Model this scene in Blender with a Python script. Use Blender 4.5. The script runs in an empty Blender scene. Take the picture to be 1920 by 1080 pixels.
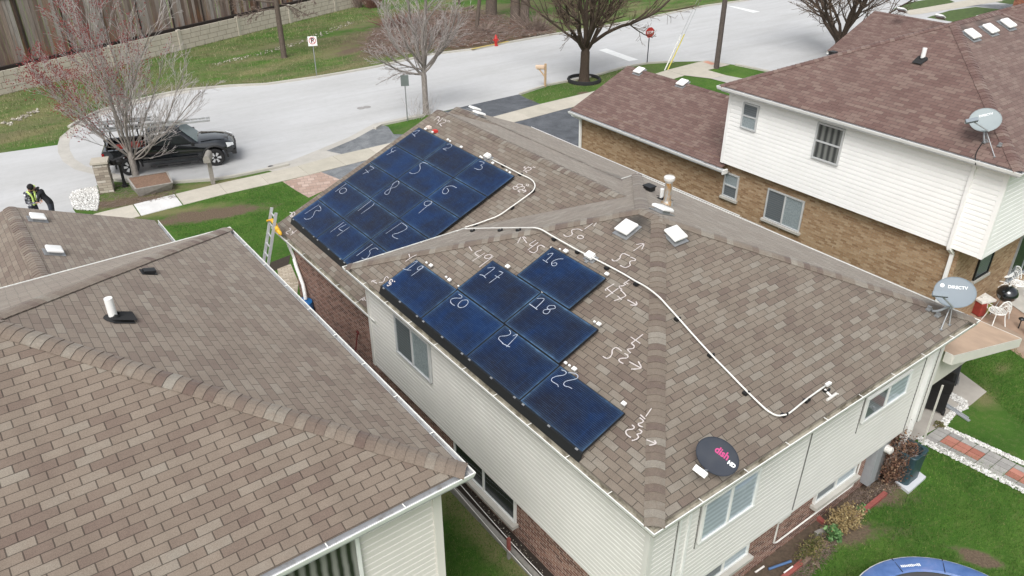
import bpy, bmesh, math, random
from mathutils import Vector, Matrix
random.seed(7)
R = math.radians
sc = bpy.context.scene
COL = sc.collection
V = Vector

# ---------------------------------------------------------------- camera survey
F_PX = 1472.0; CAM_H = 13.0
PITCH = math.atan(861 / F_PX); AZ = math.atan2(1275, 1705)
FW = V((math.sin(AZ)*math.cos(PITCH), math.cos(AZ)*math.cos(PITCH), -math.sin(PITCH)))
RT = V((math.cos(AZ), -math.sin(AZ), 0)); UP = RT.cross(FW)
CAM = V((0, 0, CAM_H))
def _ray(x, y): return FW*F_PX + RT*(x-960) - UP*(y-540)
def on_z(x, y, z=0.0):
    d = _ray(x, y); return CAM + d*((z-CAM_H)/d.z)
def on_plane(x, y, p0, n):
    d = _ray(x, y); return CAM + d*((p0-CAM).dot(n)/d.dot(n))

cam_d = bpy.data.cameras.new('camera'); cam = bpy.data.objects.new('camera', cam_d); COL.objects.link(cam)
cam_d.sensor_width = 36; cam_d.lens = 36*F_PX/1920; cam_d.clip_end = 2000; cam_d.clip_start = .1
m = Matrix.Identity(4)
for i, a in enumerate((RT, UP, -FW)):
    for j in range(3): m[j][i] = a[j]
m[0][3], m[1][3], m[2][3] = CAM
cam.matrix_world = m
sc.camera = cam

# ---------------------------------------------------------------- light
SUN_EL, SUN_DIR = 50, V((-0.70, -0.55, 0))     # the sky is overcast: a wide, weak sun
w = bpy.data.worlds.new('World'); sc.world = w; w.use_nodes = True
nt = w.node_tree; bg = nt.nodes['Background']
sky = nt.nodes.new('ShaderNodeTexSky'); sky.sky_type = 'NISHITA'; sky.sun_disc = False
sky.sun_elevation = R(SUN_EL); sky.sun_rotation = math.atan2(SUN_DIR.x, SUN_DIR.y)
sky.dust_density = 4; sky.air_density = 1.3; sky.ozone_density = 1
hs = nt.nodes.new('ShaderNodeHueSaturation'); hs.inputs['Saturation'].default_value = .28
nt.links.new(sky.outputs[0], hs.inputs['Color']); nt.links.new(hs.outputs[0], bg.inputs[0])
bg.inputs[1].default_value = .135
sd = bpy.data.lights.new('sun', 'SUN'); so = bpy.data.objects.new('sun', sd); COL.objects.link(so)
sd.energy = 1.7; sd.angle = R(28); sd.color = (1, .985, .965)
d = V((SUN_DIR.x*math.cos(R(SUN_EL)), SUN_DIR.y*math.cos(R(SUN_EL)), math.sin(R(SUN_EL)))).normalized()
so.rotation_euler = d.to_track_quat('Z', 'Y').to_euler(); so.location = (0, 0, 60)
sc.view_settings.view_transform = 'Standard'; sc.view_settings.look = 'None'
sc.view_settings.exposure = .40; sc.view_settings.gamma = 1
sc.cycles.max_bounces = 6; sc.cycles.transparent_max_bounces = 24

# ---------------------------------------------------------------- object helpers
def origin(o):
    v = V((0, 0, 0))
    while o: v += o.location; o = o.parent
    return v
def tag(o, label=None, cat=None, group=None, kind=None):
    if label: o['label'] = label
    if cat: o['category'] = cat
    if group: o['group'] = group
    if kind: o['kind'] = kind
    return o
def thing(name, loc, label, cat, group=None, rz=0):
    o = bpy.data.objects.new(name, None); COL.objects.link(o)
    o.location = loc; o.rotation_euler = (0, 0, rz); o.empty_display_size = .2
    return tag(o, label, cat, group)
class MB:
    def __init__(s): s.v = []; s.f = []; s.uv = []; s.mi = []; s.m = 0; s.has_uv = False
    def face(s, pts, uv=None):
        n = len(s.v); s.v += [tuple(p) for p in pts]; s.f.append(tuple(range(n, n+len(pts))))
        s.mi.append(s.m)
        if uv: s.has_uv = True; s.uv.append(list(uv))
        else: s.uv.append([(0, 0)]*len(pts))
    def mesh(s, verts, faces):
        n = len(s.v); s.v += [tuple(p) for p in verts]
        for f in faces: s.f.append(tuple(n+i for i in f)); s.mi.append(s.m); s.uv.append([(0, 0)]*len(f))
    def box(s, c, size, rz=0, M=None):
        hx, hy, hz = size[0]/2, size[1]/2, size[2]/2
        vs = [V((x, y, z)) for x in (-hx, hx) for y in (-hy, hy) for z in (-hz, hz)]
        if M is not None: vs = [M @ q + V(c) for q in vs]
        else:
            cr, sr = math.cos(rz), math.sin(rz)
            vs = [V((q.x*cr-q.y*sr+c[0], q.x*sr+q.y*cr+c[1], q.z+c[2])) for q in vs]
        s.mesh(vs, [(0,1,3,2), (4,6,7,5), (0,4,5,1), (2,3,7,6), (0,2,6,4), (1,5,7,3)])
    def bb(s, x0, x1, y0, y1, z0, z1): s.box(((x0+x1)/2, (y0+y1)/2, (z0+z1)/2), (abs(x1-x0), abs(y1-y0), abs(z1-z0)))
    def beam(s, a, b, wd, ht, up=V((0,0,1))):
        a, b = V(a), V(b); d = (b-a); L = d.length
        if L < 1e-6: return
        d = d/L; x = d.cross(up)
        if x.length < 1e-4: x = d.cross(V((1,0,0)))
        x.normalize(); z = x.cross(d)
        M = Matrix((x, d, z)).transposed(); s.box((a+b)/2, (wd, L, ht), M=M)
    def tube(s, pts, r, n=8, caps=True):
        pts = [V(p) for p in pts]; k = len(pts)
        rs = r if isinstance(r, (list, tuple)) else [r]*k
        base = len(s.v); prev = None; vs = []
        for i, p in enumerate(pts):
            t = (pts[min(i+1, k-1)] - pts[max(i-1, 0)])
            t = t.normalized() if t.length > 1e-9 else V((0,0,1))
            if prev is None: a = t.cross(V((0,0,1)) if abs(t.z) < .9 else V((1,0,0))).normalized()
            else:
                a = prev - t*prev.dot(t)
                a = a.normalized() if a.length > 1e-6 else t.cross(V((1,0,0))).normalized()
            prev = a; b = t.cross(a)
            for j in range(n):
                an = 2*math.pi*j/n; vs.append(p + (a*math.cos(an)+b*math.sin(an))*rs[i])
        fs = [(i*n+j, i*n+(j+1) % n, (i+1)*n+(j+1) % n, (i+1)*n+j) for i in range(k-1) for j in range(n)]
        if caps: fs += [tuple(reversed(range(n))), tuple((k-1)*n+j for j in range(n))]
        s.mesh(vs, fs)
    def cyl(s, c, r, h, n=20, r2=None): s.tube([V(c), V(c)+V((0,0,h))], [r, r if r2 is None else r2], n)
    def lathe(s, prof, n=24, M=None, c=(0,0,0)):
        vs = []; c = V(c)
        for (r, z) in prof:
            for j in range(n):
                a = 2*math.pi*j/n; q = V((r*math.cos(a), r*math.sin(a), z))
                vs.append((M @ q if M is not None else q)+c)
        k = len(prof)
        s.mesh(vs, [(i*n+j, i*n+(j+1) % n, (i+1)*n+(j+1) % n, (i+1)*n+j) for i in range(k-1) for j in range(n)])
    def prism(s, poly, z0, z1):
        n = len(poly)
        vs = [V((p[0], p[1], z0)) for p in poly]+[V((p[0], p[1], z1)) for p in poly]
        s.mesh(vs, [tuple(reversed(range(n))), tuple(range(n, 2*n))]+[(i, (i+1) % n, n+(i+1) % n, n+i) for i in range(n)])
    def sweep(s, prof, path, closed=False, side=1):
        """profile (out, z) swept along a horizontal path with mitred corners; out = to the right of travel * side"""
        P = [V(p) for p in path]; n = len(P); k = len(prof); vs = []
        for i, p in enumerate(P):
            dn = None if (i == n-1 and not closed) else (P[(i+1) % n]-p).normalized()
            dp = None if (i == 0 and not closed) else (p-P[i-1]).normalized()
            if dn is None: dn = dp
            if dp is None: dp = dn
            a = V((dp.y, -dp.x, 0)); b = V((dn.y, -dn.x, 0)); mt = a+b; mt = mt*(2/mt.length_squared)
            for (o, z) in prof: vs.append(p + mt*(o*side) + V((0, 0, z)))
        segs = n if closed else n-1
        fs = [(i*k+j, i*k+j+1, ((i+1) % n)*k+j+1, ((i+1) % n)*k+j) for i in range(segs) for j in range(k-1)]
        s.mesh(vs, fs)
    def build(s, name, mats, parent=None, smooth=False, bevel=0, recalc=True, world=True, kind=None, origin_at=None):
        me = bpy.data.meshes.new(name)
        off = (origin(parent) if parent else V(origin_at or (0, 0, 0))) if world else V((0,0,0))
        me.from_pydata([V(p)-off for p in s.v], [], s.f)
        if not isinstance(mats, (list, tuple)): mats = [mats]
        for q in mats: me.materials.append(q)
        me.polygons.foreach_set('material_index', s.mi)
        if s.has_uv:
            ul = me.uv_layers.new(name='UVMap'); flat = [c for f in s.uv for q in f for c in q]
            ul.data.foreach_set('uv', flat)
        if recalc:
            bm = bmesh.new(); bm.from_mesh(me)
            if bevel:
                bmesh.ops.remove_doubles(bm, verts=bm.verts, dist=1e-5)
                es = [e for e in bm.edges if len(e.link_faces) == 2 and e.calc_face_angle(0) > .6]
                bmesh.ops.bevel(bm, geom=es, offset=bevel, segments=2, affect='EDGES', profile=.7)
            bmesh.ops.recalc_face_normals(bm, faces=bm.faces); bm.to_mesh(me); bm.free()
        if smooth:
            me.polygons.foreach_set('use_smooth', [True]*len(me.polygons))
            if smooth != 'all':
                try: me.set_sharp_from_angle(angle=R(40))
                except Exception: pass
        o = bpy.data.objects.new(name, me); COL.objects.link(o)
        if parent: o.parent = parent
        elif origin_at is not None: o.location = origin_at
        if kind: o['kind'] = kind
        return o
def single(mb, name, mats, label, cat, at, group=None, **k):
    return tag(mb.build(name, mats, None, origin_at=at, **k), label, cat, group)
def copy_tree(o, parent=None):
    c = o.copy(); COL.objects.link(c)
    if parent: c.parent = parent
    for ch in o.children: copy_tree(ch, c)
    return c
def text_mesh(body, size, font_scale_x=1.0, bold=0.0, depth=.002):
    cu = bpy.data.curves.new('t', 'FONT'); cu.body = body; cu.size = size; cu.align_x = 'CENTER'; cu.align_y = 'CENTER'
    cu.offset = bold; cu.extrude = depth; cu.resolution_u = 3
    o = bpy.data.objects.new('t', cu); COL.objects.link(o); dg = bpy.context.evaluated_depsgraph_get(); dg.update()
    me = bpy.data.meshes.new_from_object(o.evaluated_get(dg)); bpy.data.objects.remove(o)
    vs = [V((v.co.x*font_scale_x, v.co.y, v.co.z)) for v in me.vertices]; fs = [tuple(p.vertices) for p in me.polygons]
    bpy.data.meshes.remove(me); return vs, fs

# ---------------------------------------------------------------- material helpers
class NB:
    def __init__(s, name):
        s.mat = bpy.data.materials.new(name); s.mat.use_nodes = True; s.t = s.mat.node_tree
        s.b = s.t.nodes['Principled BSDF']; s.out = s.t.nodes['Material Output']
    def n(s, ty, **k):
        q = s.t.nodes.new('ShaderNode'+ty)
        for a, b in k.items(): setattr(q, a, b)
        return q
    def put(s, sock, val):
        if hasattr(val, 'is_output') or isinstance(val, bpy.types.NodeSocket): s.t.links.new(val, sock)
        else:
            if isinstance(val, tuple) and len(val) == 3 and sock.type == 'RGBA': val = (*val, 1)
            sock.default_value = val
    def math(s, op, a, b=None, c=None, clamp=False):
        q = s.n('Math', operation=op); q.use_clamp = clamp; s.put(q.inputs[0], a)
        if b is not None: s.put(q.inputs[1], b)
        if c is not None: s.put(q.inputs[2], c)
        return q.outputs[0]
    def vmath(s, op, a, b=None):
        q = s.n('VectorMath', operation=op); s.put(q.inputs[0], a)
        if b is not None: s.put(q.inputs[1], b)
        return q.outputs[0]
    def mix(s, f, a, b, mode='MIX'):
        q = s.n('Mix', data_type='RGBA', blend_type=mode); s.put(q.inputs[0], f); s.put(q.inputs[6], a); s.put(q.inputs[7], b)
        return q.outputs[2]
    def ramp(s, f, stops, interp='LINEAR'):
        q = s.n('ValToRGB'); cr = q.color_ramp; cr.interpolation = interp
        while len(cr.elements) < len(stops): cr.elements.new(.5)
        for e, (p, c) in zip(cr.elements, stops):
            e.position = p; e.color = (*c, 1) if isinstance(c, tuple) else (c, c, c, 1)
        s.put(q.inputs[0], f); return q.outputs[0]
    def noise(s, vec, scale, detail=4, rough=.55, dist=0, out=0):
        q = s.n('TexNoise'); q.inputs['Scale'].default_value = scale; q.inputs['Detail'].default_value = detail
        q.inputs['Roughness'].default_value = rough; q.inputs['Distortion'].default_value = dist
        if vec is not None: s.put(q.inputs['Vector'], vec)
        return q.outputs[out]
    def obj(s): return s.n('TexCoord').outputs['Object']
    def pos(s): return s.n('NewGeometry').outputs['Position']
    def island(s): return s.n('NewGeometry').outputs['Random Per Island']
    def mapping(s, vec, scale=(1,1,1), rot=(0,0,0), loc=(0,0,0)):
        q = s.n('Mapping'); s.put(q.inputs[0], vec); q.inputs['Scale'].default_value = scale
        q.inputs['Rotation'].default_value = rot; q.inputs['Location'].default_value = loc; return q.outputs[0]
    def bump(s, h, strength=.5, dist=.02):
        q = s.n('Bump'); q.inputs['Strength'].default_value = strength; q.inputs['Distance'].default_value = dist
        s.put(q.inputs['Height'], h); s.put(s.b.inputs['Normal'], q.outputs[0])
    def done(s, col, rough=.7, metal=0, spec=.5):
        s.put(s.b.inputs['Base Color'], col); s.put(s.b.inputs['Roughness'], rough)
        s.b.inputs['Metallic'].default_value = metal; s.b.inputs['Specular IOR Level'].default_value = spec
        return s.mat
def plain(name, col, rough=.6, metal=0, var=.12, scale=6, spec=.5, bump=0):
    """painted / plastic / metal surface with slight wear mottling"""
    b = NB(name); n = b.noise(b.pos(), scale, 5)
    f = b.ramp(n, [(.25, 1-var), (.75, 1+var*.3)])
    c = b.mix(1.0, (*col, 1), f, 'MULTIPLY')
    if bump: b.bump(b.noise(b.pos(), scale*8, 3), bump, .01)
    return b.done(c, b.ramp(n, [(.2, max(0, rough-.08)), (.8, min(1, rough+.08))]), metal, spec)

def shingle(name, stops, joint=(.022,.017,.014), tw=.3048, th=.125, jit=.0, gran=.35, weather=(.9,1.06)):
    b = NB(name); uv = b.n('UVMap').outputs[0]; sx = b.n('SeparateXYZ'); b.put(sx.inputs[0], uv)
    u, v = sx.outputs[0], sx.outputs[1]
    wob = b.math('MULTIPLY', b.math('SUBTRACT', b.noise(uv, 1.3, 2), .5), .02)
    v = b.math('ADD', v, wob)
    vr = b.math('DIVIDE', v, th); row = b.math('FLOOR', vr); fv = b.math('FRACT', vr)
    rn = b.n('TexWhiteNoise', noise_dimensions='1D'); b.put(rn.inputs['W'], row)
    off = b.math('ADD', b.math('MULTIPLY', b.math('MODULO', row, 2.0), .5), b.math('MULTIPLY', rn.outputs['Value'], .06+jit))
    ur = b.math('ADD', b.math('DIVIDE', u, tw), off); col = b.math('FLOOR', ur); fu = b.math('FRACT', ur)
    cx = b.n('CombineXYZ'); b.put(cx.inputs[0], col); b.put(cx.inputs[1], row)
    wn = b.n('TexWhiteNoise', noise_dimensions='2D'); b.put(wn.inputs['Vector'], cx.outputs[0])
    r1 = wn.outputs['Value']
    lowf = b.noise(uv, .9, 3)
    idx = b.math('ADD', b.math('ADD', b.math('MULTIPLY', r1, .76), .05), b.math('MULTIPLY', b.math('SUBTRACT', lowf, .5), .35))
    within = b.math('MULTIPLY', b.math('SUBTRACT', b.noise(b.mapping(uv, (3, 5, 1)), 1.6, 2), .5), .22)
    base = b.ramp(b.math('ADD', idx, b.math('ADD', within, .07)), stops)
    g = b.noise(uv, 120, 2, .75); gr = b.ramp(g, [(.28, 1-gran), (.5, 1.0), (.72, 1+gran*.75)])
    base = b.mix(1.0, base, gr, 'MULTIPLY')
    g2 = b.noise(uv, 45, 4, .65); base = b.mix(1.0, base, b.ramp(g2, [(.3, .86), (.7, 1.1)]), 'MULTIPLY')
    st = b.noise(b.mapping(uv, (2.2, .35, 1)), 1.2, 5); base = b.mix(1.0, base, b.ramp(st, [(.3, weather[0]), (.7, weather[1])]), 'MULTIPLY')
    # joints: the cut between tabs, and the shaded butt edge of every course
    ju = b.math('LESS_THAN', b.math('ABSOLUTE', b.math('SUBTRACT', fu, .5)), .474)   # 1 inside tab
    jv = b.math('GREATER_THAN', fv, .085)
    tabm = b.math('MULTIPLY', ju, jv)
    colr = b.mix(tabm, b.mix(.30, joint, base), base)
    h = b.math('ADD', b.math('MULTIPLY', b.math('SUBTRACT', 1.0, fv), .7), b.math('MULTIPLY', b.math('SUBTRACT', tabm, 1.0), .8))
    h = b.math('ADD', h, b.math('MULTIPLY', g, .3))
    b.bump(h, .5, .008)
    b.b.inputs['Sheen Weight'].default_value = .3; b.b.inputs['Sheen Roughness'].default_value = .45; b.b.inputs['Sheen Tint'].default_value = (1,.95,.88,1)
    return b.done(colr, .92, 0, .25)
def stain(mat, spots, col=(.03,.028,.026), amt=.8):
    t = mat.node_tree; bs = t.nodes['Principled BSDF']; src = bs.inputs['Base Color'].links[0].from_socket; geo = t.nodes.new('ShaderNodeNewGeometry'); nz = t.nodes.new('ShaderNodeTexNoise'); nz.inputs['Scale'].default_value = 5; nz.inputs['Detail'].default_value = 5; t.links.new(geo.outputs['Position'], nz.inputs['Vector'])
    for (p, r) in spots:
        d = t.nodes.new('ShaderNodeVectorMath'); d.operation = 'DISTANCE'; t.links.new(geo.outputs['Position'], d.inputs[0]); d.inputs[1].default_value = p
        a = t.nodes.new('ShaderNodeMath'); a.operation = 'MULTIPLY_ADD'; t.links.new(nz.outputs[0], a.inputs[0]); a.inputs[1].default_value = r*.8; t.links.new(d.outputs['Value'], a.inputs[2])
        mr = t.nodes.new('ShaderNodeMapRange'); t.links.new(a.outputs[0], mr.inputs[0]); mr.inputs[1].default_value = r*.7; mr.inputs[2].default_value = r*1.7; mr.inputs[3].default_value = amt; mr.inputs[4].default_value = 0
        mx = t.nodes.new('ShaderNodeMix'); mx.data_type = 'RGBA'; t.links.new(mr.outputs[0], mx.inputs[0]); t.links.new(src, mx.inputs[6]); mx.inputs[7].default_value = (*col, 1); src = mx.outputs[2]
    t.links.new(src, bs.inputs['Base Color'])
def capmat(name, stops, gran=.3):
    b = NB(name); p = b.pos()
    idx = b.math('ADD', b.island(), b.math('MULTIPLY', b.math('SUBTRACT', b.noise(p, 9, 2), .5), .35))
    c = b.ramp(idx, stops); g = b.noise(p, 260, 2, .7)
    c = b.mix(1.0, c, b.ramp(g, [(.28, 1-gran), (.72, 1+gran*.7)]), 'MULTIPLY')
    c = b.mix(1.0, c, b.ramp(b.noise(p, 40, 4), [(.3, .87), (.7, 1.1)]), 'MULTIPLY'); b.bump(g, .4, .006); b.b.inputs['Sheen Weight'].default_value = .2; b.b.inputs['Sheen Roughness'].default_value = .45
    return b.done(c, .92, 0, .25)
def brick(name, stops, mortar, bw=.203, bh=.0677, mw=.011, spots=0):
    b = NB(name); uv = b.n('UVMap').outputs[0]; sx = b.n('SeparateXYZ'); b.put(sx.inputs[0], uv)
    row = b.math('FLOOR', b.math('DIVIDE', sx.outputs[1], bh)); fv = b.math('FRACT', b.math('DIVIDE', sx.outputs[1], bh))
    ur = b.math('ADD', b.math('DIVIDE', sx.outputs[0], bw), b.math('MULTIPLY', b.math('MODULO', row, 2.0), .5))
    col = b.math('FLOOR', ur); fu = b.math('FRACT', ur); cx = b.n('CombineXYZ'); b.put(cx.inputs[0], col); b.put(cx.inputs[1], row)
    wn = b.n('TexWhiteNoise', noise_dimensions='2D'); b.put(wn.inputs['Vector'], cx.outputs[0])
    c = b.ramp(wn.outputs['Value'], stops); n1 = b.noise(uv, 60, 4)
    c = b.mix(1.0, c, b.ramp(n1, [(.3, .8), (.7, 1.12)]), 'MULTIPLY')
    mu = b.math('GREATER_THAN', fu, mw/bw); mv = b.math('GREATER_THAN', fv, mw/bh); mk = b.math('MULTIPLY', mu, mv)
    mc = b.mix(b.ramp(b.noise(uv, 7, 3), [(.35, 0.0), (.65, 1.0)]), mortar, tuple(x*.62 for x in mortar))
    c = b.mix(mk, mc, c)
    if spots:
        sp = b.ramp(b.noise(uv, 5.5, 3, .8), [(.70, 0.0), (.715, 1.0)]); c = b.mix(b.math('MULTIPLY', sp, spots), c, (.62,.58,.5))
    b.bump(b.math('ADD', mk, b.math('MULTIPLY', n1, .4)), .7, .008)
    return b.done(c, .88, 0, .3)

# palettes
S_MAIN = [(0,(.140,.105,.090)), (.18,(.165,.130,.108)), (.42,(.190,.156,.127)), (.70,(.212,.179,.147)), (.88,(.245,.220,.187)), (1,(.275,.25,.215))]
S_LEFT = [(0,(.150,.105,.087)), (.16,(.178,.133,.108)), (.42,(.213,.168,.134)), (.76,(.238,.192,.154)), (.90,(.262,.225,.185)), (1,(.29,.26,.22))]
S_RED  = [(0,(.128,.070,.062)), (.3,(.152,.088,.076)), (.6,(.176,.109,.094)), (.88,(.208,.140,.118)), (1,(.232,.165,.140))]
_k = lambda S, k: [(p, tuple(a*b for a, b in zip(c, k))) for p, c in S]
S_MAIN = _k(S_MAIN, (.93,.925,.91)); S_LEFT = _k(S_LEFT, (.92,.925,.92)); S_RED = _k(S_RED, (.92,.95,.95))
M = {}
M['sh_main'] = shingle('tan_shingles', S_MAIN); M['sh_left'] = shingle('light_tan_shingles', S_LEFT)
M['sh_red'] = shingle('reddish_shingles', S_RED, joint=(.03,.017,.015))
M['cap_main'] = capmat('tan_cap_shingles', S_MAIN); M['cap_left'] = capmat('light_tan_cap_shingles', S_LEFT); M['cap_red'] = capmat('reddish_cap_shingles', S_RED)
M['brick_red'] = brick('red_brown_brick', [(0,(.11,.055,.042)), (.35,(.19,.088,.062)), (.7,(.28,.145,.105)), (1,(.30,.18,.14))], (.50,.42,.37), mw=.014)
M['brick_tan'] = brick('tan_brick', [(0,(.25,.15,.082)), (.3,(.32,.205,.115)), (.65,(.37,.25,.148)), (1,(.43,.315,.2))], (.36,.29,.21), spots=.8)
M['brick_orange'] = brick('orange_brick', [(0,(.16,.05,.03)), (.5,(.25,.085,.045)), (1,(.33,.14,.08))], (.3,.22,.18))
M['siding_main'] = plain('cream_vinyl_siding', (.655,.645,.61), .5, var=.06, scale=1.5)
M['siding_left'] = plain('beige_vinyl_siding', (.66,.635,.59), .5, var=.05, scale=1.5)
M['siding_white'] = plain('white_vinyl_siding', (.84,.84,.82), .5, var=.04, scale=1.5)
M['trim'] = plain('white_trim', (.78,.78,.76), .45, var=.08, scale=3)
M['trim_grey'] = plain('grey_window_frame', (.50,.51,.51), .5, var=.06)
M['trim_cream'] = plain('cream_trim', (.68,.66,.6), .5, var=.08, scale=3)
M['lip'] = plain('bright_gutter_lip', (.84,.84,.8), .4, var=.08, scale=9)
def gutter_inner():
    b = NB('dirty_gutter'); p = b.pos(); f = b.ramp(b.noise(p, 3.5, 5, .7), [(.42, 0.0), (.62, 1.0)])
    return b.done(b.mix(f, (.42,.39,.32), (.16,.14,.10)), .8)
def gutter_gray():
    b = NB('grey_metal_gutter'); p = b.pos(); f = b.ramp(b.noise(p, 5, 5, .7), [(.5, 0.0), (.75, 1.0)])
    return b.done(b.mix(f, (.47,.48,.50), (.22,.20,.18)), .55)
M['gut_dirty'] = gutter_inner(); M['gut_gray'] = gutter_gray()
M['white'] = plain('white_paint', (.82,.82,.8), .45, var=.06)
M['white_dirty'] = plain('weathered_white_plastic', (.72,.7,.66), .5, var=.2, scale=12)
M['black'] = plain('black_metal', (.012,.012,.013), .45, var=.2)
M['rubber'] = plain('black_rubber', (.018,.018,.019), .85, var=.3, scale=20)
M['dark'] = plain('dark_interior', (.02,.022,.024), .8)
M['galv'] = plain('galvanised_metal', (.42,.43,.44), .45, .7, .2, 12)
M['steel'] = plain('grey_enamel', (.36,.38,.40), .45, .2, .12, 8)
M['soffit'] = plain('soffit_panel', (.6,.58,.52), .6)
M['concrete'] = plain('pale_concrete', (.46,.44,.40), .85, var=.22, scale=2.2, bump=.2)
M['plywood'] = plain('weathered_plywood', (.50,.36,.26), .8, var=.2, scale=2)
def glass():
    b = NB('window_glass'); t = b.n('BsdfTransparent'); g = b.n('BsdfGlossy'); g.inputs['Roughness'].default_value = .03; g.inputs[0].default_value = (.75,.8,.85,1)
    t.inputs[0].default_value = (.8,.83,.84,1)
    lw = b.n('LayerWeight'); lw.inputs[0].default_value = .5; mx = b.n('MixShader')
    b.t.links.new(b.math('ADD', b.math('MULTIPLY', b.math('POWER', lw.outputs['Facing'], 3.0), .45), .06), mx.inputs[0]); b.t.links.new(t.outputs[0], mx.inputs[1]); b.t.links.new(g.outputs[0], mx.inputs[2])
    b.t.links.new(mx.outputs[0], b.out.inputs[0]); return b.mat
M['glass'] = glass()
def curtain(name, c1, c2, vertical=True, freq=9.0):
    b = NB(name); p = b.pos(); sx = b.n('SeparateXYZ'); b.put(sx.inputs[0], p)
    q = b.math('ADD', sx.outputs[0], sx.outputs[1]) if vertical else sx.outputs[2]
    s_ = b.math('SINE', b.math('MULTIPLY', b.math('ADD', q, b.math('MULTIPLY', b.noise(p, 2, 2), .06)), freq*6.28))
    f = b.ramp(b.math('ADD', b.math('MULTIPLY', s_, .5), .5), [(.1, 0.0), (.9, 1.0)]); return b.done(b.mix(f, c1, c2), .85)
M['cur_dark'] = curtain('dark_curtain', (.07,.07,.067), (.30,.29,.265), freq=5)
M['cur_grey'] = curtain('grey_screen', (.17,.18,.19), (.22,.23,.24), False, 14)
M['cur_light'] = curtain('white_blind', (.55,.59,.63), (.74,.78,.82), False, 9)
M['cur_frost'] = plain('frosted_shade', (.50,.54,.55), .7, var=.4, scale=30)
M['cur_vert'] = curtain('vertical_blind', (.02,.016,.014), (.42,.38,.35), True, 7)
# ---------------------------------------------------------------- house builders
def add_slope(mb, pts, inward, p0):
    """inward: horizontal unit vector up the slope"""
    inward = V(inward); e = V((inward.y, -inward.x, 0))
    n = (V(pts[1])-V(pts[0])).cross(V(pts[2])-V(pts[0])).normalized()
    s = (inward - n*inward.dot(n)).normalized()
    if s.z < 0: s = -s
    mb.face(pts, [((V(p)-V(p0)).dot(e), (V(p)-V(p0)).dot(s)) for p in pts])
GUT = [(-.125, -.005), (-.125, -.105), (-.03, -.115), (-.012, -.06), (0, -.012), (0, 0), (-.014, .002), (-.016, -.02)]
def hip_roof(house, x0, x1, y0, y1, he, m, sh, cap, gut='gut_dirty', lip='lip', wall_in=.42, hangers=None, soff='soffit'):
    g = .1; zb = he+.025
    a = (x1-x0)/2; b_ = (y1-y0)/2
    X0, X1, Y0, Y1 = x0+g, x1-g, y0+g, y1-g; Z0 = zb + m*0
    if x1-x0 <= y1-y0: r0 = V(((x0+x1)/2, y0+a, zb+m*(a-g))); r1 = V(((x0+x1)/2, y1-a, zb+m*(a-g)))
    else: r0 = V((x0+b_, (y0+y1)/2, zb+m*(b_-g))); r1 = V((x1-b_, (y0+y1)/2, zb+m*(b_-g)))
    c = [V((X0, Y0, Z0)), V((X1, Y0, Z0)), V((X1, Y1, Z0)), V((X0, Y1, Z0))]
    mb = MB()
    if x1-x0 <= y1-y0:
        add_slope(mb, [c[0], c[1], r0], (0, 1, 0), c[0]); add_slope(mb, [c[1], c[2], r1, r0], (-1, 0, 0), c[1])
        add_slope(mb, [c[2], c[3], r1], (0, -1, 0), c[2]); add_slope(mb, [c[3], c[0], r0, r1], (1, 0, 0), c[3])
        hips = [(c[0], r0), (c[1], r0), (c[2], r1), (c[3], r1)]; rv = (1, 0, 0)
    else:
        add_slope(mb, [c[0], c[1], r1, r0], (0, 1, 0), c[0]); add_slope(mb, [c[1], c[2], r1], (-1, 0, 0), c[1])
        add_slope(mb, [c[2], c[3], r0, r1], (0, -1, 0), c[2]); add_slope(mb, [c[3], c[0], r0], (1, 0, 0), c[3])
        hips = [(c[0], r0), (c[1], r1), (c[2], r1), (c[3], r0)]; rv = (0, 1, 0)
    roof = mb.build('roof', M[sh], house, recalc=False)
    # butt edge of the first course
    eb = MB()
    for i in range(4): p, q = c[i], c[(i+1) % 4]; eb.face([p, q, q-V((0,0,.02)), p-V((0,0,.02))])
    eb.build('shingle_edge', M[cap], roof, recalc=False)
    cm = MB()
    for lo, hi in hips: cap_line(cm, lo, hi, m)
    if (r1-r0).length > .2: cap_line(cm, r0, r1, m, level=True)
    cm.build('ridge_cap', M[cap], roof)
    fascia_gutter(house, [(x0, y0), (x1, y0), (x1, y1), (x0, y1)], he, wall_in, gut, lip, soff, hangers)
    return roof, r0, r1
def cap_line(mb, lo, hi, m, level=False, exp=.14, w=.155):
    lo, hi = V(lo), V(hi); d = hi-lo; L = d.length; d = d/L
    s = V((-d.y, d.x, 0)).normalized(); drop = (m if level else m/math.sqrt(2))
    n = int(L/exp); nrm = d.cross(s).normalized()
    if nrm.z < 0: nrm = -nrm
    prof = [(-w, 0), (-w*.5, .006), (0, -.004), (w*.5, .006), (w, 0)]
    for i in range(n+1):
        a = lo + d*(i*exp); b = lo + d*min(L, (i*exp+exp+.03)); jw = random.uniform(-.006, .006)
        va = [a + s*(q+jw) - V((0,0,abs(q)*drop)) + nrm*(.026+z) for q, z in prof]
        vb = [b + s*(q+jw) - V((0,0,abs(q)*drop)) + nrm*(.012+z) for q, z in prof]
        vc = [p - nrm*.014 for p in va]
        k = 5; mb.mesh(va+vb+vc, [(j, j+1, k+j+1, k+j) for j in range(4)]+[(2*k+j, 2*k+j+1, j+1, j) for j in range(4)]
                       + [(0, k, 2*k), (4, 2*k+4, k+4)])
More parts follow.
